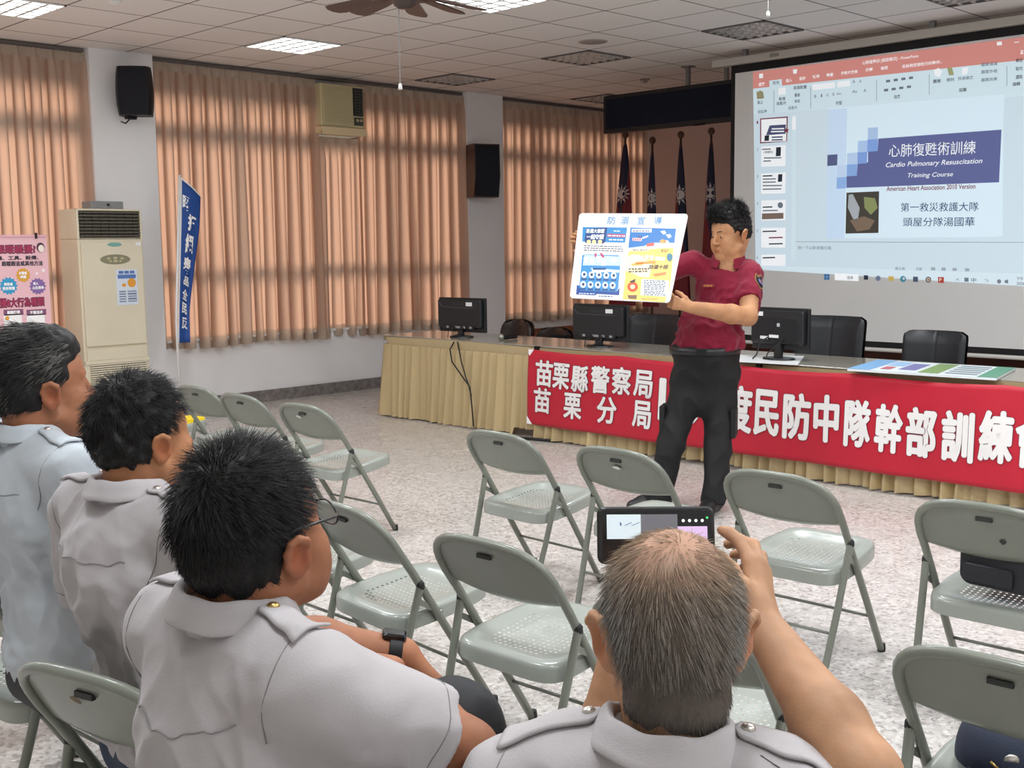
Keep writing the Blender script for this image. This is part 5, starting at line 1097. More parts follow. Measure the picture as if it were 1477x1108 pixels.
def hand_prims(wrist, pts):
    """pts: dict finger -> list of joints; palm blends wrist to every knuckle"""
    P = []
    for f, q in pts.items():
        if f == 'thumb':
            P += [cap(wrist*.55+q[0]*.45, q[0], .017, .0155, k=.016)]; r = (.0125, .0115, .0105, .009)
        else:
            P += [cap(wrist, q[0], .0165, .0115, k=.018)]; r = {'index': (.0105, .0095, .0088, .0075), 'middle': (.0108, .0098, .009, .0078), 'ring': (.0102, .0093, .0085, .0073), 'little': (.009, .008, .0073, .0063)}[f]
        for i in range(len(q)-1): P.append(cap(q[i], q[i+1], r[min(i, 3)], r[min(i+1, 3)], k=.005))
    return P
def auto_hand(wrist, d, pn, side, curl=(.5, .7, .5), spread=.06, thumb=.6, s=1.0):
    """relaxed / gripping hand: d = direction of the palm, pn = palm normal, side=+1 thumb towards cross(d, pn)"""
    d = d/np.linalg.norm(d); pn = pn-d*(pn@d); pn /= np.linalg.norm(pn); l = np.cross(d, pn)*side
    out = {}
    for f, off, ln, sp in (('index', .027, (.044, .026, .021), .09), ('middle', .008, (.048, .030, .022), .02), ('ring', -.011, (.045, .028, .021), -.05), ('little', -.028, (.035, .021, .019), -.12)):
        a = 0; p = wrist+d*(.092-.006*abs(off)/.02)*s+l*off*s; q = [p]; dd = d+l*sp*spread/.06
        for i in range(3):
            a += curl[i]*(1+(.12 if f in ('ring', 'little') else 0)); p = p+(dd*cos(a)+pn*sin(a))*ln[i]*s; q.append(p)
        out[f] = q
    t0 = wrist+d*.035*s+l*.036*s+pn*.012*s; td = d*.75+l*.75*(1-thumb*.6)+pn*thumb*.8; td /= np.linalg.norm(td); t1 = t0+td*.036*s; td2 = td+d*.25+pn*.3*thumb-l*.3*thumb; td2 /= np.linalg.norm(td2)
    out['thumb'] = [t0, t1, t1+td2*.030*s]
    return hand_prims(wrist, out)

def hair_mesh(P, Q, mask_len, comb, n, seed, col, rad0=.0005, tilt=.5, curl=.15, segs=3, body=None):
    """cap faces P,Q; strands grown from it. mask_len(p)->length, comb(p)->direction field (local), col(p,rand)->rgb"""
    rg = np.random.default_rng(seed); q = P[Q]; A = np.linalg.norm(np.cross(q[:, 2]-q[:, 0], q[:, 3]-q[:, 1]), axis=1)/2
    N = vnormals(P, Q); idx = rg.choice(len(Q), n, p=A/A.sum()); w = rg.random((n, 2, 1))
    qq = q[idx]; p0 = (qq[:, 0]*(1-w[:, 0])+qq[:, 1]*w[:, 0])*(1-w[:, 1])+(qq[:, 3]*(1-w[:, 0])+qq[:, 2]*w[:, 0])*w[:, 1]
    nn = N[Q[idx]].mean(1); nn /= np.linalg.norm(nn, axis=1, keepdims=True)+1e-9
    Ln = mask_len(p0)*rg.uniform(.65, 1.15, n); keep = Ln > .002; p0, nn, Ln = p0[keep], nn[keep], Ln[keep]; n = len(p0)
    cb = comb(p0); clump = np.stack([fnoise(p0, 22, seed+j, 8) for j in range(3)], 1)*curl+rg.normal(size=(n, 3))*curl*.55
    tl = (tilt*np.clip((p0[:, 2]-.02)/.07, .18, 1))[:, None]; d0 = nn*tl+cb+clump*.5; d0 /= np.linalg.norm(d0, axis=1, keepdims=True)
    d1 = nn*tl*.15+cb*1.1+clump-np.array([0, 0, .12]); d1 /= np.linalg.norm(d1, axis=1, keepdims=True)
    pts = [p0-nn*.003]; p = pts[0]
    for k in range(segs):
        f = (k+.5)/segs; d = d0*(1-f)+d1*f; p = p+d*(Ln/segs)[:, None]; pts.append(p)
    side = np.cross(d0, rg.normal(size=(n, 3))); side /= np.linalg.norm(side, axis=1, keepdims=True)+1e-9; up2 = np.cross(side, d0)
    VV = []; 
    for k in range(segs+1):
        r = rad0*(1-.8*k/segs); ring = [pts[k]+r*(side*cos(a)+up2*sin(a)) for a in (0, 2.094, 4.189)]; VV.append(np.stack(ring, 1))
    VV = np.stack(VV, 1).reshape(n, (segs+1)*3, 3); base = (np.arange(n)*(segs+1)*3)[:, None]
    fq = np.array([[k*3+j, k*3+(j+1) % 3, (k+1)*3+(j+1) % 3, (k+1)*3+j] for k in range(segs) for j in range(3)])
    FQ = (base[:, :, None]+fq[None]).reshape(-1, 4)
    C = np.repeat(col(p0, rg.random(n))[:, None, :], (segs+1)*3, 1).reshape(-1, 3)
    return VV.reshape(-1, 3), FQ, C
# ------------------------------------------------------------------ people
M_skin = tone_mat('skin', .55, .35, sss=.12, bump=.05, bscale=260); M_hair = tone_mat('hair_strands', .55, .28); M_eye = mat('eye_white', (.75, .73, .7), rough=.2); M_iris = mat('iris_dark', (.02, .012, .01), rough=.15)
def shirt_mat(name, h): return hm(name, h, rough=.78, bump=.12, bscale=420, sheen=.15, spec=.25)
M_gold = mat('brass_button', (.55, .40, .14), rough=.3, metal=.9); M_silver = mat('silver_button', (.6, .57, .52), rough=.3, metal=.9)
def lerp(a, b, t): return a*(1-t)+b*t
def skin_tone(P, base, heads, seed):
    C = np.tile(np.array(base), (len(P), 1))*(1+.10*fnoise(P, 9, seed)[:, None]+.05*fnoise(P, 40, seed+1)[:, None])
    for M, c, s in heads:
        L_ = (P-c)@M/s
        def blob(cx, r, col, k=1):
            d = np.sqrt((((L_-np.array(cx))/np.array(r))**2).sum(1)); w = np.clip(1.4-d, 0, 1)[:, None]*k; C[:] = C*(1-w)+np.array(col)*w
        red = np.array(base)*np.array([1.08, .78, .72])
        for sx in (-1, 1): blob((sx*.088, -.01, .0), (.016, .022, .034), red, .8); blob((sx*.04, .085, -.02), (.02, .02, .018), red, .35)
        blob((0, .11, -.022), (.014, .014, .012), red, .4); blob((0, .097, -.058), (.022, .012, .0085), np.array(base)*np.array([.85, .52, .5]), .85)
    return C
def make_head_extras(root, M, c, s, brow_col, seed, parent):
    for sx in (-1, 1):
        mb = MB(); mb.lathe([(0, .0125), (.006, .0108), (.0105, .006), (.0123, 0), (0, -.001)], (0, 0, 0), 16)
        P = np.array(mb.v)@np.array([[1, 0, 0], [0, 0, -1], [0, 1, 0]]).T*np.array([1.05, 1, .62]); P = P*V(1, -1, .72)
        Pw = (P+V(sx*.031, .0805, .0105))@M.T*s+c
        m2 = MB(); m2.add(list(Pw), mb.f); m2.build('eye', M_eye, root, smooth=True, world=True)
        m2 = MB(); q = ellipse(V(sx*.031-.004, .0936, .0098), V(1, 0, 0), V(0, 0, 1), .0056, .0046, 14); poly(m2, [(p@M.T*s+c) for p in q]); m2.build('iris', M_iris, root, world=True)
def hair_style(root, M, c, s, st, seed):
    """st: dict(ts, tt, line, n, comb, length, color, capcol ...)"""
    ts, tt = st['ts'], st['tt']; hl = st['line']
    prims = [ell((0, -.016, .052), (.0765+ts, .100+ts, .083+tt), k=.02), ell((0, -.052, .012), (.0635+ts, .056+ts, .066), k=.03)]
    for q in st.get('vol', []): prims.append(ell(*q, k=.03))
    for sx in (-1, 1): prims.append(neg(ell((sx*.092, -.001, -.004), (.030, .023, .036), k=.008)))
    def post(F, X, Y, Z):
        line = np.interp(Y, hl[0], hl[1])+0*Z+0*X
        side = np.clip((np.abs(X)-.03)/.04, 0, 1); line = line+np.clip((Y-.04)/.05, 0, 1)*(-.012)*side
        d = (line-Z); k = .010; h = np.clip(.5-.5*(d-F)/k, 0, 1); return d*(1-h)+F*h+k*h*(1-h)
    P, Q = sdf_mesh(prims, .0042, post); P = relax(P, Q, 1)
    P = P+vnormals(P, Q)*(fnoise(P, 30, seed, 16)*st.get('rough', .0025))[:, None]
    capc = st['capcol'](P)
    VS, FS, CS = hair_mesh(P, Q, st['length'], st['comb'], st['n'], seed, st['color'], st.get('r', .0006), st.get('tilt', .5), st.get('curl', .2), st.get('segs', 3))
    A = np.concatenate([P, VS]); F = np.concatenate([Q, FS+len(P)]); C = np.concatenate([capc, CS])
    return np_obj('hair', A@M.T*s+c, F, M_hair, root, True, C)
def whorl(cx, cy=.10):
    def f(p):
        d = p-V(cx, -.055, cy); d = d/(np.linalg.norm(d, axis=1, keepdims=True)+1e-6); sw = np.cross(np.tile(V(0, -.35, 1), (len(p), 1)), d); return d*.8+sw*.35-V(0, 0, .25)
    return f
LINE_M = ([-.12, -.045, -.025, -.015, .012, .03, .05, .07, .09], [-.072, -.072, -.06, -.045, .03, .022, .05, .08, .095])
def black_hair(p, r): b = .010+.020*r[:, None]**3; return np.concatenate([b*1.05, b, b*1.02], 1)
def capdark(k=.010): return lambda P: np.tile(V(k, k*.92, k*.9), (len(P), 1))

def dress(root, Mb, N, pelvis, sh, el, frac, h, m, wd=1.0, dp=1.0, belly=0, folds=(), seed=0, hem_z=None, noise=.0035):
    hem = 0
    L_ = lambda x, y, z: N+Mb@V(x*wd, y*dp, z); Pv = lambda x, y, z: pelvis+Mb@V(x*wd, y*dp, z)
    up = (N-pelvis)/np.linalg.norm(N-pelvis); R2 = np.stack([Mb[:, 0], np.cross(up, Mb[:, 0]), up], 1)
    P = [cap(L_(-.10, -.012, -.045), L_(.10, -.012, -.045), .056, k=.04), ell(L_(0, .012, -.18), V(.178*wd, .118*dp, .17), R2, k=.05), ell(L_(0, -.03, -.16), V(.158*wd, .092*dp, .15), R2, k=.05)]
    P += [ell(lerp(N, pelvis, .72)+Mb@V(0, .022+belly*.5, 0), V(.172*wd+belly*.4, .128*dp+belly, .19), R2, k=.06), ell(Pv(0, 0, .05-hem*.5), V(.182*wd, .132*dp+belly*.4, .11+hem), R2, k=.05)]
    for i, sx in enumerate((-1, 1)):
        S = sh[i]; E = lerp(sh[i], el[i], frac); dirv = (el[i]-sh[i])/np.linalg.norm(el[i]-sh[i])
        P += [cap(L_(sx*.05, -.012, -.012), L_(sx*.12, -.008, -.040), .040, .048, k=.04), cap(L_(sx*.11, -.006, -.052), S, .055, .062, k=.04)]
        P += [cap(S, E+dirv*.05, .064, .073, k=.035, clip=(E, dirv))]
    X, Q = sdf_mesh(P, h, (lambda F, x, y, z: np.maximum(F, hem_z-z+0*x+0*y)) if hem_z else None); X = relax(X, Q, 2); Nn = vnormals(X, Q)
    loc = (X-N)@Mb
    an = fnoise(loc, 5.5, seed, 14, (1, 1, .55)); d = noise*(1-2*np.abs(an))*1.1+noise*.8*(1-2.2*np.abs(fnoise(loc+.02*an[:, None], 9, seed+3, 12, (1, 1, .8))))+noise*.25*fnoise(loc, 24, seed+5, 12)
    low = np.clip((-.03-loc[:, 2])/.2, .3, 1); d = d*low
    for a, b, w_, amp in folds:
        a, b = np.array(a, float), np.array(b, float); ba = b-a; t = np.clip(((loc-a)@ba)/(ba@ba), 0, 1); dist = np.linalg.norm(loc-a-t[:, None]*ba, axis=1)
        u = dist/w_; d = d+amp*np.exp(-u*u)*np.sin(pi*np.clip(t, .02, .98))**.6
    X = X+Nn*d[:, None]
    o = np_obj('shirt', X, Q, m, root, True)
    return o, BVHTree.FromPolygons([tuple(p) for p in X], [tuple(map(int, f)) for f in Q])
def drape(bvh, pts, e, N=None):
    out = []
    for p in pts:
        h = bvh.find_nearest(Vector(p)); out.append(np.array(h[0])+np.array(h[1])*e)
    return out
def smooth_line(P, it=3):
    P = [np.array(p) for p in P]
    for _ in range(it): P = [P[0]]+[(P[i-1]+2*P[i]+P[i+1])/4 for i in range(1, len(P)-1)]+[P[-1]]
    return P
def arc(a, b, sag, n=24): 
    a, b, sag = np.array(a, float), np.array(b, float), np.array(sag, float); return [a*(1-t)+b*t+sag*4*t*(1-t) for t in np.linspace(0, 1, n)]
def collar(shirt, Mb, N, head, m, r=.066, gap=.38, wd=1.0, h0=.035):
    a = (head-N)/np.linalg.norm(head-N)*.75+V(0, 0, .25); a /= np.linalg.norm(a); x = Mb[:, 0]; x = x-a*(x@a); x /= np.linalg.norm(x); y = np.cross(a, x)
    prof = [(-.001, -.02), (-.003, .0), (-.005, h0-.008), (-.002, h0), (.004, h0+.003), (.010, h0-.003), (.017, .016), (.0235, .003), (.023, -.001), (.020, .001), (.012, .015), (.004, h0-.01), (.002, 0.0)]
    def f(u, v):
        ph = gap+(2*pi-2*gap)*u; k = v*(len(prof)-1); i = min(int(k), len(prof)-2); t = k-i; rr = prof[i][0]*(1-t)+prof[i+1][0]*t; z = prof[i][1]*(1-t)+prof[i+1][1]*t
        fr = max(0, cos(ph)); outer = max(0, rr-.008)/.018
        z = z-.020*fr*(1-outer)-.040*fr*outer*1.0; rr = rr*wd+.012*fr*outer
        R_ = r+rr; return N+a*(z+.006)+x*(R_*sin(ph))*1.04+y*(R_*cos(ph)*1.0)-y*.010+V(0, 0, .0015*sin(7*ph))
    mb = MB(); mb.grid(f, 56, 24); return mb.build('collar', m, shirt, smooth=True, world=True)
def epaulette(shirt, bvh, Mb, N, S, sx, m, mbtn, wd=1.0):
    A = N+Mb@V(sx*.078, -.008, .03); B = S+Mb@V(sx*.012, -.004, .05)
    def f(u, v):
        c = A*(1-u)+B*u; w_ = .019+.009*u; 
        if u < .12: w_ *= math.sqrt(max(.05, 1-((.12-u)/.12)**2))
        p = c+Mb@V(0, (2*v-1)*w_, 0); h = bvh.ray_cast(Vector(p+V(0, 0, .12)), Vector((0, 0, -1)))
        q = np.array(h[0]) if h[0] is not None else p
        return q+V(0, 0, .0055)
    mb = MB(); mb.grid(f, 20, 8, flip=(sx > 0)); o = mb.build('epaulette', m, shirt, smooth=True, world=True, solid=.004)
    p = f(.13, .5); h = bvh.find_nearest(Vector(p)); n = np.array(h[1]); x_, y_, z_ = frame_from(n); Mx = np.stack([x_, y_, z_], 1)
    mb = MB(); mb.lathe([(.0085, 0), (.0085, .0015), (.0075, .0035), (.0045, .0055), (0, .006)], p+n*.001, 20, M=Mx); mb.build('button', mbtn, shirt, smooth=True, world=True)
def seams(shirt, bvh, Mb, N, sh, el, m, frac, wd=1.0, yoke=True):
    L_ = lambda x, y, z: N+Mb@V(x*wd, y, z)
    def line(pts, name, r=.0011):
        q = smooth_line(drape(bvh, pts, .0004), 2); mb = MB(); mb.tube(q, r, 5); mb.build(name, m, shirt, smooth=True, world=True)
    if yoke: line(arc(L_(-.145, -.16, -.085), L_(.145, -.16, -.085), Mb@V(0, -.02, -.015), 40), 'yoke_seam')
    for i, sx in enumerate((-1, 1)):
        d = (el[i]-sh[i])/np.linalg.norm(el[i]-sh[i]); ax = Mb[:, 0]*sx*.85+d*.35; ax /= np.linalg.norm(ax); x_, y_, z_ = frame_from(ax); c0 = sh[i]-Mb@V(sx*.022, 0, .012); ring = []
        for k in range(37):
            v = x_*cos(2*pi*k/36)+y_*sin(2*pi*k/36); h = bvh.ray_cast(Vector(c0+v*.2), Vector(-v))
            if h[0] is not None and v[2] > -.75: ring.append((k, np.array(h[0])+v*.0004))
        run = []; 
        for k, p in ring:
            if run and (k-run[-1][0] > 1 or np.linalg.norm(p-run[-1][1]) > .05):
                if len(run) > 4: mb = MB(); mb.tube(smooth_line([q for _, q in run], 1), .0011, 5); mb.build('armhole_seam', m, shirt, smooth=True, world=True)
                run = []
            run.append((k, p))
        if len(run) > 4: mb = MB(); mb.tube(smooth_line([q for _, q in run], 1), .0011, 5); mb.build('armhole_seam', m, shirt, smooth=True, world=True)
        # hem line of the sleeve
        E = lerp(sh[i], el[i], frac-.09); x_, y_, z_ = frame_from(d); ring = []
        for k in range(33):
            v = x_*cos(2*pi*k/32)+y_*sin(2*pi*k/32); h = bvh.ray_cast(Vector(E+v*.14), Vector(-v))
            if h[0] is not None: ring.append(np.array(h[0])+v*.0004)
        if len(ring) > 20: mb = MB(); mb.tube(ring, .0010, 5); mb.build('sleeve_hem', m, shirt, smooth=True, world=True)
def trousers(root, Mb, pelvis, hips, knees, ankles, m, h=.008, wd=1.0, thick=1.0, waist=None, seed=0, noise=.004, flare=1.0):
    P = [ell(pelvis+Mb@V(0, 0, -.01), V(.176*wd, .125*wd, .115), Mb, k=.05)]
    for i in (0, 1):
        P += [cap(hips[i], knees[i], .092*thick, .070*thick, k=.05), cap(knees[i], ankles[i], .068*thick, .054*thick*flare, k=.03)]
        d = (ankles[i]-knees[i]); d /= np.linalg.norm(d); P[-1]['clip'] = (ankles[i], d)
    if waist: P += [ell(pelvis+Mb@V(0, .02, .10), V(waist[0], waist[1], .12), Mb, k=.05), ell(pelvis+Mb@V(0, .0, -.14), V(.135, .11, .13), Mb, k=.06)]
    X, Q = sdf_mesh(P, h, (lambda F, x, y, z: np.maximum(F, z-waist[2]+0*x+0*y)) if waist else None); X = relax(X, Q, 2); Nn = vnormals(X, Q); an = fnoise(X, 6, seed, 14, (1, 1, .6)); X = X+Nn*(noise*(1-2*np.abs(an)))[:, None]
    return np_obj('trousers', X, Q, m, root, True)
M_shoe = mat('shoe_black', (.012, .012, .013), rough=.4)
def shoe(root, ank, yaw, m=None, s=1.0):
    M = rot_zx(yaw); b = V(ank[0], ank[1], 0); L_ = lambda x, y, z: b+M@V(x, y, z)*s
    P = [cap(L_(0, -.045, .04), L_(0, .10, .038), .040*s, .038*s, k=.02), cap(L_(0, .10, .036), L_(.005, .16, .03), .040*s, .03*s, k=.02), cap(L_(0, -.02, .05), L_(0, -.015, .13), .043*s, .045*s, k=.03)]
    def post(F, X, Y, Z): return np.maximum(F, -Z+.001+0*X+0*Y)
    X, Q = sdf_mesh(P, .006, post); return np_obj('shoe', X, Q, m or M_shoe, root, True)
def body(root, M, hc, s, Mb, N, pelvis, sh, el, wr, hands, base, h=.004, seed=0, fat=0, arm=1.0, neck=.058, ear=1.0, ea=28):
    P = [xf({**p, **({'ra': p['ra']*s, 'rb': p['rb']*s} if p['t'] == 'c' else {'r': p['r']*s}), 'a': p.get('a', V(0, 0, 0))*s, 'b': p.get('b', V(0, 0, 0))*s, 'c': p.get('c', V(0, 0, 0))*s}, M, hc) for p in head_prims(fat, ear, ea)]
    pos = [p for p in P if not p.get('neg')]; ng = [p for p in P if p.get('neg')]
    nk = [cap(hc+M@V(0, -.028, -.025)*s, N+Mb@V(0, .012, -.03), neck*s, neck*s, k=.03), cap(hc+M@V(0, -.045, -.02)*s, N+Mb@V(0, -.012, .0), .045*s, .048*s, k=.03), cap(N+Mb@V(0, .02, -.09), pelvis+Mb@V(0, .03, 0), .06, .07, k=.04)]
    for i in (0, 1):
        nk += [cap(N+Mb@V(0, .015, -.08), sh[i], .036, .040, k=.03), cap(sh[i], el[i], .047*arm, .041*arm, k=.02), cap(el[i], lerp(el[i], wr[i], .3), .041*arm, .043*arm, k=.02), cap(lerp(el[i], wr[i], .3), wr[i], .043*arm, .026*arm, k=.02)]
    hp = [p for hh in hands for p in hh]
    X, Q = sdf_mesh(pos+ng+nk+hp, h); X = relax(X, Q, 1, .4)
    C = skin_tone(X, base, [(M, hc, s)], seed)
    return np_obj('body', X, Q, M_skin, root, True, C)

def seated(label, hc, hyaw, byaw, shirt_h, base, hpitch=0, hroll=0, s=1.0, pl=-.05, wd=1.0, belly=.0, drop=.105, back=-.03, elbows=None, wrists=None, hand_fn=None, folds=(), seed=0, tro='1A1B20', hair=None, btn=None, knees=None, h=.006, sh_z=-.055, shw=.19, noise=.0035, hroll_=0, group='seated men in pale uniform shirts', ea=28, ear=1.0):
    Mb = rot_zx(byaw); M = rot_zx(hyaw, hpitch, hroll)
    N = hc+Mb@V(0, back, -drop); pelvis = V(*(N+Mb@V(0, pl, 0))[:2], .50)
    root = thing('person', (pelvis[0], pelvis[1], 0), label, 'person', group)
    sh = [N+Mb@V(-shw*wd, -.006, sh_z), N+Mb@V(shw*wd, -.006, sh_z)]
    el = [np.array(e) if e is not None else sh[i]+Mb@V((-1, 1)[i]*.05, .07, -.27) for i, e in enumerate(elbows or (None, None))]
    hips = [pelvis+Mb@V(-.10, .02, -.02), pelvis+Mb@V(.10, .02, -.02)]
    kn = knees or [pelvis+Mb@V(-.15, .42, .0), pelvis+Mb@V(.15, .42, .0)]; an = [V(k[0], k[1], .07)+Mb@V(0, .0, 0) for k in kn]
    wr = [np.array(w_) if w_ is not None else kn[i]+Mb@V((.05, -.05)[i], -.16, .12) for i, w_ in enumerate(wrists or (None, None))]
    hands = hand_fn(Mb, wr) if hand_fn else []
    for i in (0, 1):
        if hand_fn is None or len(hands) < 2: pass
    if hand_fn is None: hands = [auto_hand(wr[0], Mb@V(.15, .9, -.25), V(0, 0, -1), -1, (.3, .35, .3)), auto_hand(wr[1], Mb@V(-.15, .9, -.25), V(0, 0, -1), 1, (.3, .35, .3))]
    body(root, M, hc, s, Mb, N, pelvis, sh, el, wr, hands, base, .0042, seed, ea=ea, ear=ear)
    m = shirt_mat('shirt_'+shirt_h, shirt_h); ms = shirt_mat('shirt_seam_'+shirt_h, '%02X%02X%02X' % tuple(int(int(shirt_h[i:i+2], 16)*.74) for i in (0, 2, 4)))
    frac = .74
    so, bvh = dress(root, Mb, N, pelvis, sh, el, frac, h, m, wd, 1.0, belly, folds, seed, noise=noise)
    collar(so, Mb, N, hc+M@V(0, -.03, 0), m)
    for i, sx in enumerate((-1, 1)): epaulette(so, bvh, Mb, N, sh[i], sx, m, btn or M_gold, wd)
    seams(so, bvh, Mb, N, sh, el, ms, frac, wd)
    trousers(root, Mb, pelvis, hips, kn, an, hm('trouser_'+tro, tro, rough=.7), seed=seed)
    for k in an: shoe(root, k, byaw)
    if hair: hair_style(root, M, hc, s, hair, seed)
    return root, M, Mb, N, pelvis, sh, el, wr, so, bvh
P4ARM = True
SH_W, SH_B = 'ADA9AB', 'B5BDC4'
SK = hexc('A5724F'); SKD = hexc('986549')
# --- third seated man: spectacled, thick black hair, large in the foreground
def top_len(top, side, nape): return lambda p: np.where(p[:, 2] > .075, top, np.where(p[:, 2] > .0, side+(top-side)*np.clip((p[:, 2]-.0)/.075, 0, 1), nape+(side-nape)*np.clip((p[:, 2]+.07)/.07, 0, 1)))
H3 = dict(ts=.005, tt=.030, line=LINE_M, n=11000, comb=whorl(0, .135), length=top_len(.034, .010, .006), color=black_hair, capcol=capdark(.008), tilt=.9, curl=.2, r=.00062)
hc3 = J(372, 788, 1.52)
root3, M3, Mb3, N3, pv3, sh3, el3, wr3, so3, bv3 = seated('seated man with spectacles and thick black hair, large in the foreground, pale lilac shirt', hc3, rad(103), rad(90), SH_W, SKD, hpitch=rad(12), s=.92, wd=.95, shw=.172, belly=.03, noise=.0065, drop=.085, elbows=(J(405, 925, 1.86), J(672, 1085, 1.52)), wrists=(J(580, 944, 1.88), None), knees=[J(560, 1110, 1.98), J(660, 1045, 1.76)], seed=31, hair=H3, hand_fn=lambda Mb, wr: [auto_hand(wr[0], Mb@V(.35, .35, -.8), Mb@V(0, .5, -.5), -1, (.4, .5, .4)), auto_hand(wr[1], Mb@V(-.3, .8, -.2), V(0, 0, -1), 1)],
    folds=[((.13, -.12, -.15), (-.02, -.14, -.36), .022, .006), ((.17, -.10, -.20), (.05, -.14, -.42), .02, -.006), ((-.15, -.12, -.12), (-.05, -.14, -.34), .02, .005), ((.20, -.02, -.16), (.30, .0, -.20), .018, .007), ((.21, .02, -.12), (.30, .03, -.14), .014, -.005)])
# spectacles
def glasses(root, M, c, s):
    r = []
    W = lambda x, y, z: (V(x, y, z)@M.T)*s+c
    mb = MB()
    for sx in (-1, 1):
        mb.tube([W(sx*(.036+.026*cos(a)), .104-.010*abs(cos(a))*(1 if cos(a) > 0 else 0), .010+.018*sin(a)) for a in np.linspace(0, 2*pi, 24, endpoint=False)], .0014, 6, closed=True)
        mb.tube([W(sx*.064, .094, .016), W(sx*.078, .075, .020), W(sx*.081, .03, .030), W(sx*.080, -.005, .037), W(sx*.079, -.02, .034)], .0022, 6)
    mb.tube([W(-.010, .106, .014), W(0, .110, .017), W(.010, .106, .014)], .0014, 6)
    o = mb.build('eyeglasses', mat('spectacle_frame', (.012, .012, .014), rough=.3), root, smooth=True, world=True)
    for sx in (-1, 1):
        mb = MB(); poly(mb, [W(sx*(.036+.025*cos(a)), .103-.009*abs(cos(a))*(1 if cos(a) > 0 else 0), .010+.0172*sin(a)) for a in np.linspace(0, 2*pi, 24, endpoint=False)]); mb.build('lens', M_glass, o, world=True)
glasses(root3, M3, hc3, 1.0)
w3 = wr3[0]; d3 = el3[0]-w3; d3 /= np.linalg.norm(d3); x_, y_, z_ = frame_from(d3); MW = np.stack([x_, y_, z_], 1)
mb = MB(); mb.lathe([(.030, -.011), (.033, -.010), (.033, .010), (.030, .011)], w3+d3*.012, 24, M=MW); wo = mb.build('wristwatch', M_blk, root3, smooth='auto', world=True)
mb = MB(); mb.rbox(w3+d3*.012+V(0, 0, .032), (.034, .012, .040), .006, M=np.stack([np.cross(V(0, 0, 1), d3), V(0, 0, 1), d3], 1)); mb.build('watch_case', mat('watch_black', (.008, .008, .01), rough=.12), wo, world=True)

# --- second seated man
H2 = dict(ts=.007, tt=.028, line=LINE_M, n=9000, comb=whorl(.01, .13), length=top_len(.032, .010, .006), color=black_hair, capcol=capdark(.008), tilt=.55, curl=.35, r=.0007, rough=.004)
hc2 = J(208, 640, 2.32)
p2 = seated('seated man with wavy black hair, between the spectacled man and the grey haired man', hc2, rad(95), rad(96), SH_W, SK, hpitch=rad(5), s=.91, wd=1.04, pl=.06, drop=.10, belly=.02, seed=22, hair=H2, btn=M_silver, tro='26344A',
    folds=[((-.06, -.13, -.13), (-.11, -.15, -.24), .012, .007), ((.13, -.12, -.17), (.10, -.15, -.26), .010, .009), ((-.10, -.15, -.24), (.05, -.16, -.255), .012, .009), ((.02, -.15, -.20), (.12, -.13, -.30), .012, -.009), ((-.14, -.12, -.27), (.10, -.14, -.36), .014, .007), ((-.12, -.12, -.36), (.12, -.14, -.40), .016, .010), ((.0, -.15, -.23), (.02, -.16, -.18), .010, .006)], noise=.009)
# --- first seated man, grey streaked hair
def comb_back(p): return np.tile(V(.12, -1.0, -.15), (len(p), 1))*np.array([1, 1, 1])+np.stack([np.sin(p[:, 1]*60)*.3, 0*p[:, 0], -np.clip(.09-p[:, 2], 0, .1)*8], 1)
def grey_streak(p, r):
    top = np.clip((p[:, 2]-.04)/.05, 0, 1)*np.clip((p[:, 1]+.09)/.08, 0, 1); side = np.clip((p[:, 1]-.02)/.04, 0, 1)*.7
    w_ = ((r < .10+.38*np.maximum(top, side))*np.clip(.4+.6*np.sin(p[:, 0]*90+p[:, 1]*25), .1, 1))[:, None]; b = .012+.02*r[:, None]; return b*(1-w_)+V(.40, .39, .37)*w_*.75
H1 = dict(ts=.006, tt=.028, line=LINE_M, n=9000, comb=comb_back, length=top_len(.045, .018, .006), color=grey_streak, capcol=capdark(.012), tilt=.45, curl=.25, r=.0007, vol=[((0, .03, .10), (.062, .06, .05))])
hc1 = J(62, 566, 2.75)
p1 = seated('seated man with grey streaked swept back hair in a bluish white shirt, left edge', hc1, rad(86), rad(92), SH_B, SKD, hpitch=rad(4), s=1.03, wd=1.06, pl=.04, drop=.11, noise=.006, seed=13, hair=H1, btn=M_silver, folds=[((-.08, -.13, -.16), (.05, -.15, -.30), .02, .007), ((.12, -.12, -.14), (.04, -.15, -.34), .016, .008)])
# --- fourth: balding man holding up a phone
def thin_tone(p, r):
    up = np.clip((p[:, 2]-.055)/.06, 0, 1)[:, None]; side = np.clip((np.abs(p[:, 0])-.045)/.03, 0, 1)[:, None]; nape = np.clip((.005-p[:, 2])/.05, 0, 1)[:, None]
    brown = V(.29, .205, .135)*(.5+1.0*r[:, None]); grey = V(.25, .24, .22)*(.35+1.0*r[:, None]); dark = V(.11, .10, .09)*(.4+r[:, None])
    mixw = np.clip(up*.9+.25*(1-side), 0, 1); c = grey*(1-mixw)+brown*mixw; g2 = (r[:, None] > .72)*.5*side; c = c*(1-g2)+V(.42, .41, .39)*g2
    return c*(1-nape*.7)+dark*nape*.7
def cap4(P):
    up = np.clip((P[:, 2]-.075)/.05, 0, 1)[:, None]; nape = np.clip((.02-P[:, 2])/.06, 0, 1)[:, None]
    c = V(.11, .085, .065)*(1-up)+np.array(hexc('A67F68'))*up; return c*(1-nape)+V(.085, .07, .058)*nape
LINE_4 = ([-.12, -.045, -.025, -.015, .012, .03, .06, .085, .10], [-.105, -.105, -.098, -.06, .02, .02, .04, .10, .12])
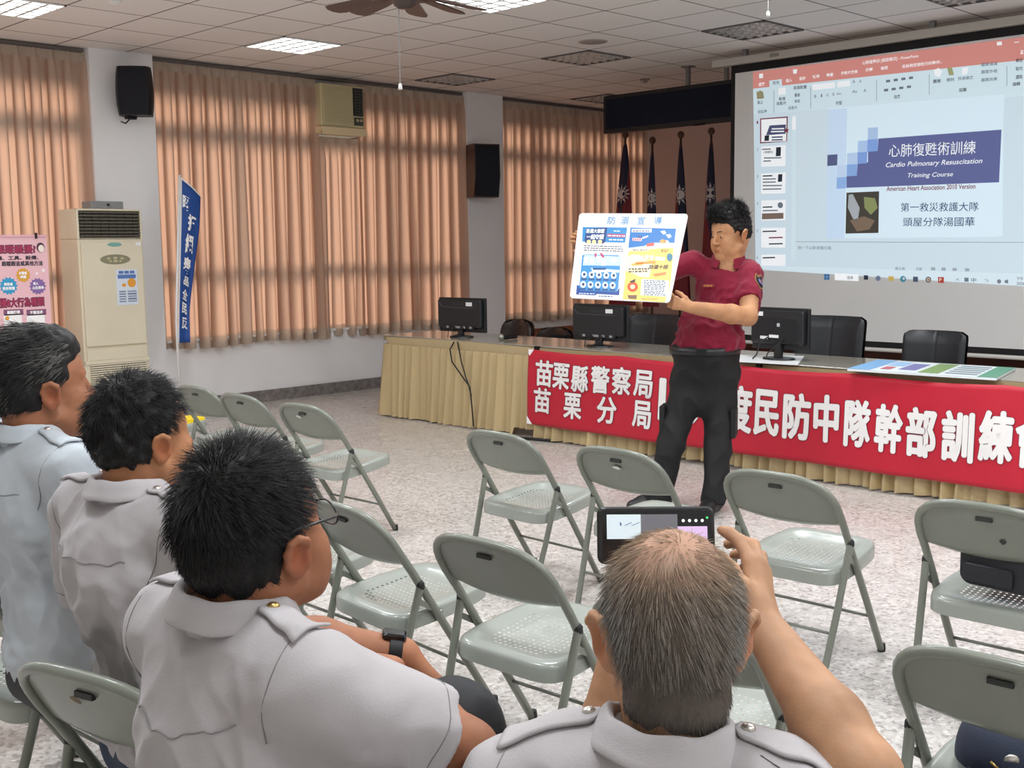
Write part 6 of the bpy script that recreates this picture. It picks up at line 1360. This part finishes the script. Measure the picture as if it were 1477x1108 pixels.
H4 = dict(ts=.003, tt=.002, line=LINE_4, n=9500, comb=whorl(.005, .125), vol=[((0, -.037, -.058), (.0650, .0560, .068))], length=lambda p: np.where(p[:, 2] > .095, .030, np.where(p[:, 2] > -.02, .027, .014)), color=thin_tone, capcol=cap4, tilt=.16, curl=.16, r=.00055, rough=.0008, segs=4)
hc4 = J(970, 922, 1.37)
W4 = J(1093, 893, 1.50)
def hands4(Mb, wr):
    R_ = hand_prims(wr[1], dict(index=[J(1083, 812, 1.545), J(1068, 782, 1.575), J(1053, 770, 1.588), J(1041, 765, 1.595)], middle=[J(1094, 815, 1.56), J(1086, 787, 1.60), J(1068, 780, 1.635), J(1050, 785, 1.65)], ring=[J(1100, 826, 1.575), J(1097, 803, 1.62), J(1078, 797, 1.655), J(1058, 800, 1.665)], little=[J(1102, 842, 1.585), J(1101, 824, 1.63), J(1085, 817, 1.655), J(1070, 818, 1.665)], thumb=[J(1070, 848, 1.50), J(1054, 822, 1.525), J(1040, 806, 1.56)]))
    return [auto_hand(wr[0], CU*.9+CR*.35, CF*.3+CR, 1, (.3, .6, .4)), R_]
p4 = seated('balding man seated front right, with thin brown and grey hair, holding up a phone', hc4, rad(133), rad(118), SH_W, hexc('A98061'), hpitch=rad(-6), s=.97, wd=1.0, pl=-.05, elbows=(J(872, 1105, 1.62), J(1246, 1120, 1.30)), wrists=(J(893, 935, 1.62), W4), hand_fn=hands4, seed=44, hair=H4, btn=M_silver, drop=.118, sh_z=-.085, noise=.006, ea=38, ear=1.1, folds=[((-.12, -.10, -.05), (-.03, -.14, -.14), .016, .005)])
# phone held sideways
pc = J(946, 772, 1.605); pr_, pu = CR*.998+CF*.05, CU*.99+CF*.12; pr_ /= np.linalg.norm(pr_); pu = pu-pr_*(pu@pr_); pu /= np.linalg.norm(pu); pn = np.cross(pr_, pu)
MP = np.stack([pr_, -pn, pu], 1)     # local x right, y away from the viewer, z up
r = thing('phone', pc, 'black phone held sideways in front of the balding head, its screen showing the camera view', 'phone')
mb = MB(); mb.rbox(pc, (.166, .010, .080), .010, M=MP); mb.build('case', mat('phone_case', (.012, .012, .013), rough=.45), r, world=True)
def pq(x0, x1, z0, z1, k, m, name):
    mb = MB(); y = -.0052-.0003*k; poly(mb, [pc+MP@V(x, y, z) for x, z in ((x0, z0), (x1, z0), (x1, z1), (x0, z1))]); return mb.build(name, m, r, world=True)
pq(-.076, .077, -.034, .034, 1, mat('phone_glass', (.01, .011, .013), rough=.12), 'screen')
pq(-.070, -.022, -.005, .029, 2, mat('screen_page', (.3, .34, .36), emit=.75, ecol=(.62, .72, .76)), 'viewfinder_picture'); pq(-.022, .03, -.03, .029, 2, mat('screen_dim', (.1, .1, .11), emit=.25, ecol=(.3, .3, .34)), 'viewfinder_picture'); pq(.03, .072, -.03, .012, 2, mat('screen_pink', (.3, .2, .35), emit=.7, ecol=(.75, .55, .82)), 'viewfinder_picture')
mb = MB()
for k in range(3): mb.add([pc+MP@V(-.052+.006*sin(q*3+k)+.011*k, -.0066, .018-.009*q*.5) for q in range(2)]+[pc+MP@V(-.050+.006*sin(q*3+k)+.011*k, -.0066, .018-.009*q*.5) for q in (1, 0)], [(0, 1, 2, 3)])
mb.build('viewfinder_line', mat('screen_line', (.05, .08, .25), emit=.1, ecol=(.1, .15, .5)), r, world=True)
for k in range(4): mb = MB(); poly(mb, ellipse(pc+MP@V(.038+.009*k, -.0066, .020), pr_, pu, .0022, .0022, 10)); mb.build('screen_icon', mat('screen_icon_white', (.8, .8, .8), emit=.8), r, world=True)
mb = MB(); poly(mb, ellipse(pc+MP@V(.072, -.0066, .024), pr_, pu, .0016, .0016, 10)); mb.build('camera_indicator', mat('led_green', (.05, .7, .15), emit=1.2), r, world=True)
# --- a further man cut off by the left edge
p5 = seated('person in white shirt cut off by the left edge, beyond the grey haired man', J(-52, 520, 3.55), rad(95), rad(95), SH_B, SKD, seed=5, hair=H2, h=.008, elbows=(None, J(2, 640, 3.5)), wrists=(None, J(6, 585, 3.65)))
# --- the standing presenter
SKP = hexc('B98863')
MbP = rot_zx(rad(-62)); MP0 = rot_zx(rad(-106), rad(-10), rad(3)); sP = 1.13
hcP = J(1054, 340, 6.55); NP = J(1050, 380, 6.58); pvP = J(1017, 528, 6.58)
shP = [J(1083, 396, 6.50), J(1000, 379, 6.62)]      # his left, his right
elP = [J(1079, 457, 6.36), J(922, 402, 6.60)]; wrP = [J(995, 443, 6.10), J(855, 350, 6.47)]
# poster board he holds: tilted slightly back, its right side nearer
th = rad(-22); bu = CR*cos(th)+CF*sin(th); bv = CR*.13+CU*1.0-CF*(-.13*cos(th)/abs(sin(th))); bv = bv-bu*(bv@bu); bv /= np.linalg.norm(bv); bn = np.cross(bu, bv)
if bn@CF > 0: bn = -bn
bc = J(907, 372, 6.22)
def on_board(px, py, e=.0):
    d = ray(px, py); t = ((bc-CO)@bn)/(d@bn); return CO+d*t+bn*e
handR = auto_hand(wrP[1], -CR*.95+CU*.25, -CF, -1, (.75, .9, .6), thumb=.2)
tip = on_board(972, 436)
handL = auto_hand(wrP[0], -CR*.85+CU*.22-CF*.15, CU*.3+CF*.9, -1, (.8, 1.0, .7), thumb=.9)
root0 = thing('person', (pvP[0], pvP[1], 0), 'standing man in dark red short sleeved shirt and black trousers, holding up a poster board', 'person')
body(root0, MP0, hcP, sP, MbP, NP, pvP, shP, elP, wrP, [handL, handR], SKP, .0042, 3, fat=.006, arm=1.22, neck=.064)
M_mar = shirt_mat('maroon_shirt', '7E1530'); M_mar2 = shirt_mat('maroon_seam', '5E0F24')
so, bv0 = dress(root0, MbP, NP, pvP+V(0, 0, .02), shP, elP, .62, .006, M_mar, 1.04, 1.16, .03, hem_z=pvP[2]+.105, folds=[((.05, .16, -.12), (.10, .17, -.34), .02, .007), ((-.10, .15, -.14), (-.02, .17, -.30), .02, .006), ((-.05, .18, -.38), (.12, .17, -.44), .02, .008), ((.12, .12, -.30), (.02, .18, -.42), .018, .008)], seed=3, noise=.006)
collar(so, MbP, NP, hcP, M_mar, r=.071, gap=.42, wd=1.5, h0=.05)
L0 = lambda x, y, z: NP+MbP@V(x, y, z)
def patch_on(pts, name, m, e, parent=so):
    mb = MB(); q = drape(bv0, pts, e); c = np.mean(q, 0); c = drape(bv0, [c], e)[0]; n = len(q); mb.add([c]+q, [(0, 1+i, 1+(i+1) % n) for i in range(n)]); return mb.build(name, m, parent, world=True)
def front_ray(x, z, e=.002):
    p = L0(x, .5, z); h = bv0.ray_cast(Vector(p), Vector(-MbP[:, 1])); return np.array(h[0])-(-MbP[:, 1])*e if h[0] is not None else L0(x, .18, z)
mb = MB(); mb.grid(lambda u, v: front_ray(-.016+.032*u, -.03-.40*v, .003), 4, 30); mb.build('button_placket', M_mar, so, smooth=True, world=True)
for sx in (-1, 1):
    x0, x1 = (.055, .145) if sx > 0 else (-.145, -.055)
    mb = MB(); mb.grid(lambda u, v: front_ray(x0+(x1-x0)*u, -.155-(.035+.012*(1-abs(2*u-1)))*v, .006), 10, 4); mb.build('pocket_flap', M_mar, so, smooth=True, world=True)
    mb = MB(); mb.tube([front_ray(x0+(x1-x0)*t, z, .003) for t, z in [(0, -.16), (0, -.28), (.1, -.295), (.5, -.30), (.9, -.295), (1, -.28), (1, -.16)]], .0012, 5); mb.build('pocket_seam', M_mar2, so, smooth=True, world=True)
mb = MB(); mb.grid(lambda u, v: front_ray(.06+.075*u, -.115-.018*v, .007), 6, 2); mb.build('name_tag', hm('name_tag_red', '8E2A2E'), so, smooth=True, world=True)
mb = MB(); put_text(mb, '湯國華', V(.0975, -.124, 0), (-1, 0, 0), (0, 1, 0), .055, .012, .015, warp=lambda p: front_ray(p[0], p[1], .0085)); mb.build('name_lettering', hm('tag_orange', 'E8935A'), so, world=True)
# shoulder badge on his left sleeve
dS = elP[0]-shP[0]; dS /= np.linalg.norm(dS); out = -CF*.75+CR*.6; out = out-dS*(out@dS); out /= np.linalg.norm(out); sd = np.cross(dS, out)
if sd@CR < 0: sd = -sd
cS = lerp(shP[0], elP[0], .26)
def badge(k): return [cS+out*.2+sd*x*k-dS*y*k for x, y in ((-.036, .040), (-.014, .036), (0, .046), (.014, .036), (.036, .040), (.040, .012), (.036, -.014), (.022, -.038), (0, -.052), (-.022, -.038), (-.036, -.014), (-.040, .012))]
def cast_on(pts, name, m, e):
    q = []
    for p in pts:
        h = bv0.ray_cast(Vector(p), Vector(-out)); q.append(np.array(h[0])+out*e if h[0] is not None else p-out*.13)
    mb = MB(); c = np.mean(q, 0)+out*.003; n = len(q); mb.add([c]+q, [(0, 1+i, 1+(i+1) % n) for i in range(n)]); mb.build(name, m, so, world=True)
cast_on(badge(1.0), 'shoulder_badge', hm('badge_gold', 'B58A4E'), .003); cast_on(badge(.88), 'badge_field', hm('badge_navy', '23202E'), .0045)
cast_on([cS+out*.2+sd*.022*cos(a)-dS*(.020*sin(a)-.004) for a in np.linspace(0, 2*pi, 16, endpoint=False)], 'badge_emblem', hm('badge_violet', '6A6A9A'), .006); cast_on([cS+out*.2+sd*.011*cos(a)*(1 if k % 2 else .5)-dS*(.012*sin(a)*(1 if k % 2 else .5)-.002) for k, a in enumerate(np.linspace(0, 2*pi, 10, endpoint=False))], 'badge_star', hm('badge_red', 'A8484A'), .0075); cast_on([cS+out*.2+sd*x-dS*y for x, y in ((-.026, .028), (.026, .028), (.026, .020), (-.026, .020))], 'badge_scroll', hm('badge_gold', 'B58A4E'), .006)
# trousers, belt, boots
hipP = [J(1041, 550, 6.57), J(993, 548, 6.60)]; knP = [J(1036, 645, 6.54), J(968, 640, 6.56)]; anP = [J(1029, 727, 6.52), J(949, 722, 6.62)]
M_tro = hm('black_trousers', '0F1012', rough=.75)
tr = trousers(root0, MbP, pvP+V(0, 0, -.02), hipP, knP, anP, M_tro, .007, 1.12, 1.08, waist=(.196, .168, pvP[2]+.125), seed=8, noise=.006, flare=1.18)
for i, sx in enumerate((-1, 1)):
    c = lerp(hipP[i], knP[i], .62)+MbP@V(sx*.082, .0, 0); mb = MB(); mb.rbox(c, (.03, .13, .17), .01, M=np.stack([MbP[:, 0], MbP[:, 1], V(0, 0, 1)], 1)); mb.build('cargo_pocket', M_tro, tr, world=True)
mb = MB(); bz = pvP+V(0, 0, .098); ring = []
mb.grid(lambda u, v: bz+MbP@V(.202*cos(2*pi*u), .178*sin(2*pi*u)+.02, -.02+.04*v), 40, 1); bo = mb.build('belt', mat('black_belt', (.01, .01, .011), rough=.4), tr, smooth=True, world=True, solid=.004)
mb = MB(); mb.rbox(bz+MbP@V(-.005, .203, 0), (.06, .008, .038), .006, M=MbP); mb.build('buckle', mat('buckle_dark', (.03, .03, .032), rough=.3, metal=.6), tr, world=True)
shoe(root0, anP[1], rad(-105), s=1.12); shoe(root0, anP[0], rad(-72), s=1.12)
# hair, brows, eyes
def tousle(p): return np.stack([.25+.5*np.sin(p[:, 1]*50), .55+.3*np.sin(p[:, 0]*60), .35*np.ones(len(p))], 1)*np.clip((p[:, 2]-.06)/.04, .1, 1)[:, None]+np.stack([0*p[:, 0], -.2+0*p[:, 0], -np.clip(.08-p[:, 2], 0, .1)*9], 1)
LINE_P = ([-.12, -.045, -.025, -.015, .012, .03, .055, .075, .10], [-.055, -.055, -.045, -.03, .03, .015, .035, .07, .08])
H0 = dict(ts=.004, tt=.022, line=LINE_P, n=5000, comb=tousle, length=lambda p: np.where(p[:, 2] > .085, .042, np.where(p[:, 2] > .05, .018, .006)), color=black_hair, capcol=capdark(.010), tilt=.6, curl=.3, r=.0011, rough=.003, vol=[((0, .045, .115), (.062, .055, .036)), ((0, -.03, .115), (.07, .07, .04))])
hair_style(root0, MP0, hcP, sP, H0, 9)
make_head_extras(root0, MP0, hcP, sP, None, 1, root0)
for sx in (-1, 1):
    mb = MB(); mb.tube([(V(sx*x, y, z)@MP0.T)*sP+hcP for x, y, z in ((.016, .0985, .035), (.026, .0955, .038), (.038, .087, .038), (.049, .074, .033))], [.0022, .0032, .0028, .0014], 6); mb.build('eyebrow', mat('brow_black', (.015, .012, .011), rough=.7), root0, smooth=True, world=True)
# ------------------------------------------------------------------ the poster board in his hands
r = thing('poster_board', bc, 'white poster board with blue and yellow posters held up by the standing man', 'poster')
pt = lambda x, y, k=1: on_board(x, y, .0045+.0004*k)
cor = [on_board(*q, 0) for q in ((836, 308), (993, 309), (966, 437), (822, 430))]
mb = MB(); K = []
for i in range(4):
    a, b, c = cor[i-1], cor[i], cor[(i+1) % 4]; da = (a-b)/np.linalg.norm(a-b); dc = (c-b)/np.linalg.norm(c-b)
    for t in np.linspace(0, 1, 5): K.append(b+da*.022*(1-t)**2+dc*.022*t**2)
mb.prism([p-bn*.004 for p in K], bn*.008); mb.build('board', hm('board_white_gloss', 'EDEBEE', rough=.3), r, world=True)
def bq(pts, k, h, name):
    mb = MB(); poly(mb, [pt(x, y, k) for x, y in pts]); return mb.build(name, hm('print_'+h, h, rough=.4), r, world=True)
def bt(s, x0, x1, y0, y1, h, k, name='lettering', fat=0, off=0, shear=0):
    a, b, c = pt(x0, (y0+y1)/2, k), pt(x1, (y0+y1)/2, k), pt((x0+x1)/2, (y0+y1)/2, k); rv = b-a; W_ = np.linalg.norm(rv); rv /= W_; uv = np.cross(bn, rv); u0, u1 = pt((x0+x1)/2, y0, k), pt((x0+x1)/2, y1, k)
    mb = MB(); put_text(mb, s, c, rv, uv, W_, np.linalg.norm(u0-u1)*.97, off, shear, fat=fat); mb.build(name, hm('print_'+h, h, rough=.4), r, world=True)
mp = lambda cx, cy: (815+cx/7.914, 300+cy/7.914)         # sheet layout measured on an enlarged view
def Bq(pts, k, h, name): return bq([mp(*q) for q in pts], k, h, name)
def Bt(s, x0, y0, x1, y1, h, k, **kw): a, b = mp(x0, y0), mp(x1, y1); bt(s, a[0], b[0], a[1], b[1], h, k, **kw)
for s_, x in (('防', 535), ('溺', 683), ('宣', 872), ('導', 1065)): Bt(s_, x-44, 102, x+44, 192, '6A9CCB', 1, name='title', fat=.0006)
Bq([(205, 222), (712, 228), (688, 400), (200, 388)], 1, '2E86C4', 'poster_sky'); Bq([(245, 240), (485, 228), (462, 395), (430, 412), (240, 405), (225, 380)], 2, '24407E', 'poster_badge')
Bt('防溺大聯盟', 250, 245, 452, 292, 'EAF4F0', 3, fat=.0008); Bt('一起守護', 250, 308, 445, 362, 'F4F8FF', 3, fat=.0012)
for x in (275, 335, 402): Bq([(x-24, 382), (x-12, 370), (x+12, 370), (x+24, 382), (x+22, 408), (x, 418), (x-22, 408)], 3, 'F2E6A0', 'poster_medal')
Bq([(488, 298), (695, 304), (688, 342), (482, 336)], 2, 'A8406A', 'poster_strip')
def lines(x0, x1, y, n, dy, h, k=2, t=12, sl=.03):
    rg2 = np.random.default_rng(int(x0+y))
    for q in range(n):
        mb = MB(); x = x0; yy = y+dy*q
        while x < x1-12:
            w_ = rg2.uniform(14, 42); a = min(x+w_, x1); poly(mb, [pt(*mp(x, yy+sl*(x-x0)), k), pt(*mp(a, yy+sl*(a-x0)), k), pt(*mp(a-1, yy+t+sl*(a-x0)), k), pt(*mp(x-1, yy+t+sl*(x-x0)), k)]); x = a+rg2.uniform(5, 12)
        mb.build('small_print', hm('print_'+h, h, rough=.4), r, world=True)
lines(560, 630, 262, 1, 20, 'DCEAF8'); lines(492, 688, 312, 1, 20, 'F4DDE6', 3, 16); lines(505, 670, 360, 1, 20, 'E4F0FA', 3, 14)
lines(220, 665, 430, 3, 25, '5E646E', 2, 10)
Bq([(200, 545), (230, 535), (610, 545), (640, 570), (610, 915), (590, 960), (180, 945), (165, 910)], 1, '3C8CC8', 'poster_blue'); Bq([(225, 540), (640, 560), (632, 665), (205, 660)], 2, 'BFE0EC', 'poster_picture')
Bq([(400, 520), (420, 518), (455, 560), (440, 575), (420, 560)], 3, 'B8406A', 'poster_picture'); Bq([(340, 525), (365, 523), (360, 560), (342, 570)], 3, 'B8406A', 'poster_picture')
for a in ((240, 600), (310, 610), (390, 590), (440, 630), (560, 600)): Bq([(a[0]-26, a[1]-30), (a[0]+20, a[1]-36), (a[0]+26, a[1]+34), (a[0]-24, a[1]+36)], 3, ('E6F0F4', '2F6EA8', 'DCE9EC', 'C9807A', 'F2F6F6')[a[0] % 5], 'poster_picture')
Bq([(300, 690), (625, 715), (618, 745), (500, 735), (320, 745)], 3, 'E4F2F6', 'poster_picture'); Bq([(320, 690), (470, 690), (470, 712), (320, 712)], 4, '2A4F86', 'poster_picture')
for row, y in ((0, 765), (1, 878)):
    for q in range(5):
        x = 222+84*q-12*row; mb = MB(); c = mp(x, y+q*3); poly(mb, [pt(c[0]+33/7.914*cos(a), c[1]+38/7.914*sin(a), 3) for a in np.linspace(0, 2*pi, 20, endpoint=False)]); mb.build('poster_symbol', hm('print_E6F3F8', 'E6F3F8', rough=.4), r, world=True)
        Bq([(x-14, y-14+q*3), (x+12, y-20+q*3), (x+18, y+10+q*3), (x-10, y+16+q*3)], 4, '2A3E62', 'poster_symbol_figure'); Bq([(x-32, y+42+q*3), (x+30, y+44+q*3), (x+29, y+62+q*3), (x-33, y+60+q*3)], 3, '2C4C84', 'poster_symbol_caption')
Bq([(138, 885), (165, 890), (180, 945), (590, 962), (625, 915), (620, 1000), (370, 985), (345, 1002), (130, 990)], 2, '244C94', 'poster_footer'); lines(165, 340, 975, 1, 20, 'D8E4F4', 3, 10); lines(390, 560, 1005, 1, 20, '5E6E8C', 3, 12)
Bq([(750, 228), (1270, 240), (1250, 408), (725, 462)], 1, '1E72BC', 'poster_sea'); Bq([(725, 462), (900, 440), (1000, 400), (1250, 404), (1247, 460), (720, 480)], 2, 'D6EEF2', 'poster_wave'); Bq([(765, 245), (995, 243), (990, 285), (762, 282)], 3, 'F4F6F8', 'poster_caption'); lines(780, 980, 262, 1, 20, '4A5260', 4, 12, 0)
Bq([(775, 345), (885, 350), (875, 385), (770, 380)], 3, 'E0D4D8', 'poster_boat')
for q in range(4): Bq([(782+24*q, 352), (794+24*q, 352), (792+24*q, 378), (780+24*q, 378)], 4, 'C8485A', 'poster_boat_stripe')
Bq([(835, 320), (880, 325), (876, 350), (832, 348)], 4, '38598C', 'poster_boat'); Bq([(885, 340), (950, 318), (955, 335), (890, 360)], 4, 'E6E6EA', 'poster_boat')
for a in ((1130, 290), (1190, 330), (1165, 400)): Bq([(a[0]-40, a[1]-18), (a[0]+10, a[1]-28), (a[0]+30, a[1]+4), (a[0]-4, a[1]+22)], 3, 'DCE9F0', 'poster_picture')
Bq([(1078, 385), (1110, 362), (1150, 372), (1160, 402), (1110, 410)], 3, 'E2A24A', 'poster_picture'); Bq([(940, 410), (1025, 400), (1015, 440), (930, 446)], 4, 'C8584E', 'poster_picture')
Bq([(742, 492), (1240, 455), (1215, 800), (1190, 950), (1140, 1082), (660, 1045), (690, 800), (700, 580)], 1, 'EDC867', 'poster_sand'); Bq([(700, 560), (790, 530), (1000, 640), (960, 800), (860, 790), (690, 720)], 2, 'F6EDC4', 'poster_glow')
Bt('戲水安全', 800, 540, 1020, 600, 'FFFDF2', 4, fat=.001); Bq([(1035, 560), (1145, 570), (1140, 605), (1030, 600)], 3, 'F6F2E4', 'poster_caption'); Bq([(810, 620), (1040, 612), (1035, 640), (800, 650)], 3, 'E9963E', 'poster_streak'); Bq([(760, 640), (900, 630), (880, 660), (760, 665)], 3, 'F2B45A', 'poster_streak')
Bt('防溺十招', 965, 655, 1175, 702, '4A3E36', 4, fat=.0007, shear=.15); lines(730, 960, 695, 2, 28, '6A5A40', 4, 18, -.02)
Bq([(1005, 760), (1160, 735), (1150, 765), (1030, 785)], 4, 'D9843E', 'poster_streak'); Bq([(770, 480), (960, 478), (955, 500), (765, 502)], 3, 'F4EBCB', 'poster_caption'); lines(1100, 1180, 480, 2, 18, '8A6A3E', 4, 9, 0); lines(780, 950, 482, 1, 18, '8A6A3E', 4, 10, 0)
mb = MB(); c = mp(1197, 562); poly(mb, [pt(c[0]+32/7.914*cos(a), c[1]+(38 if sin(a) < 0 else 52)/7.914*sin(a), 4) for a in np.linspace(0, 2*pi, 20, endpoint=False)]); mb.build('poster_pin', hm('print_4E86A0', '4E86A0'), r, world=True)
Bq([(878, 815), (1190, 835), (1175, 1020), (862, 1000)], 3, 'F7F5EC', 'poster_text_box'); lines(905, 1150, 828, 9, 20, '46587A', 4, 11)
Bq([(1150, 925), (1190, 905), (1165, 1000), (1120, 985)], 4, 'FBFAF2', 'poster_glow')
mb = MB(); c = mp(775, 905); poly(mb, [pt(c[0]+60/7.914*cos(a), c[1]+56/7.914*sin(a), 3) for a in np.linspace(0, 2*pi, 24, endpoint=False)]); mb.build('poster_lifebuoy', hm('print_D8582E', 'D8582E'), r, world=True)
mb = MB(); poly(mb, [pt(c[0]+28/7.914*cos(a), c[1]+26/7.914*sin(a), 4) for a in np.linspace(0, 2*pi, 24, endpoint=False)]); mb.build('poster_lifebuoy', hm('print_F2D9B0', 'F2D9B0'), r, world=True)
Bq([(740, 845), (808, 815), (800, 850), (760, 862)], 4, '3A3230', 'poster_picture'); Bq([(715, 1000), (825, 1000), (815, 1045), (730, 1040)], 3, '7A5A4A', 'poster_picture'); lines(880, 1080, 1035, 1, 18, 'B89A54', 4, 10)
# ------------------------------------------------------------------ bags, cap, folder on the chairs
def on_chair(x, y, dx=0, dy=0, a=0): return V(x+dx*cos(a)-dy*sin(a), y+dx*sin(a)+dy*cos(a), 0)
M_bag = mat('bag_nylon', (.012, .013, .018), rough=.6, bump=.3, bscale=300); M_zip = mat('zip_grey', (.06, .06, .065), rough=.4)
r = thing('bag', on_chair(-1.38, 3.635)+V(0, 0, .418), 'black padded equipment bag resting on a chair seat at the right edge', 'bag', rz=rad(-4))
mb = MB(); mb.rbox((0.02, 0, .075), (.30, .20, .14), .03, n=5); mb.build('body', M_bag, r, smooth='auto', bevel=.01)
mb = MB(); mb.rbox((0.03, 0, .160), (.25, .17, .05), .02, n=5); mb.build('lid', M_bag, r, smooth='auto', bevel=.008)
mb = MB(); mb.tube([(-.105, -.104, .128), (.17, -.104, .128)], .003, 6); mb.tube([(-.132, -.09, .128), (-.132, .09, .128)], .003, 6); mb.build('zip', M_zip, r)
mb = MB(); mb.rbox((-.03, -.104, .05), (.16, .012, .06), .012); mb.build('front_pocket', M_bag, r)
r = thing('cap', on_chair(-.915, 2.40)+V(0, 0, .395), 'navy peaked uniform cap with a silver badge lying on a chair seat', 'cap', rz=rad(-150))
M_cap2 = hm('cap_navy', '20283C', rough=.75, bump=.15, bscale=300)
mb = MB(); mb.grid(lambda u, v: V(.098*cos(2*pi*u)*(1-.25*v**3)*math.cos(v*1.35)**.5, .108*sin(2*pi*u)*(1-.25*v**3)*math.cos(v*1.35)**.5, .012+.105*sin(v*1.5)+.012*sin(4*pi*u)*v*(1-v)), 40, 14); mb.build('crown', M_cap2, r, smooth=True)
mb = MB(); mb.grid(lambda u, v: V((.075+.012*v)*sin((u-.5)*2.3)*1.15, .075+(.022+.085*v)*cos((u-.5)*2.3)-.02*(1-v), .018-.020*v*cos((u-.5)*2)+.0*u), 20, 6); mb.build('peak', M_cap2, r, smooth=True, solid=.004)
mb = MB(); mb.lathe([(0, .004), (.014, .003), (.016, 0)], (0, .100, .055), 14, M=np.array([[1, 0, 0], [0, .3, 1], [0, 1, -.3]])); mb.build('cap_badge', M_silver, r, smooth=True)
mb = MB(); mb.tube([(-.04, .098, .048), (-.025, .105, .036), (0, .110, .032), (.025, .105, .036), (.04, .098, .048)], .003, 6); mb.build('badge_wreath', M_gold, r, smooth=True)
p = V(-6.745, 3.745, .396); r = thing('folder', p, 'bright yellow folder lying on a chair seat beside wavy black hair', 'folder')
mb = MB(); mb.box(p+V(0, 0, .018), (.15, .14, .034), rz=.1); mb.build('cover', hm('folder_yellow', 'F2D21C', rough=.4), r, world=True, bevel=.004)
mb = MB(); mb.box(p+V(0, 0, .018), (.147, .142, .026), rz=.1); mb.build('pages', M_stk, r, world=True)
p = onz(117, 672, 0); r = thing('shoulder_bag', p, 'black upright shoulder bag with metal ring on the floor between two seated heads', 'bag')
mb = MB(); mb.rbox(p+V(0, 0, .15), (.20, .10, .30), .02, M=rotM(.5)); mb.build('body', M_bag, r, smooth='auto', world=True)
mb = MB(); mb.tube([p+V(-.06, -.03, .29), p+V(-.05, -.04, .37), p+V(-.03, -.03, .45), p+V(.03, .02, .43), p+V(.06, .03, .29)], .006, 6); mb.build('strap', M_bag, r, smooth=True, world=True)
mb = MB(); mb.tube([p+V(-.02, -.05, .325)+V(.022*cos(a), .01*sin(a), .022*sin(a)) for a in np.linspace(0, 2*pi, 16, endpoint=False)], .005, 6, closed=True); mb.build('metal_ring', M_silver, r, smooth=True, world=True)
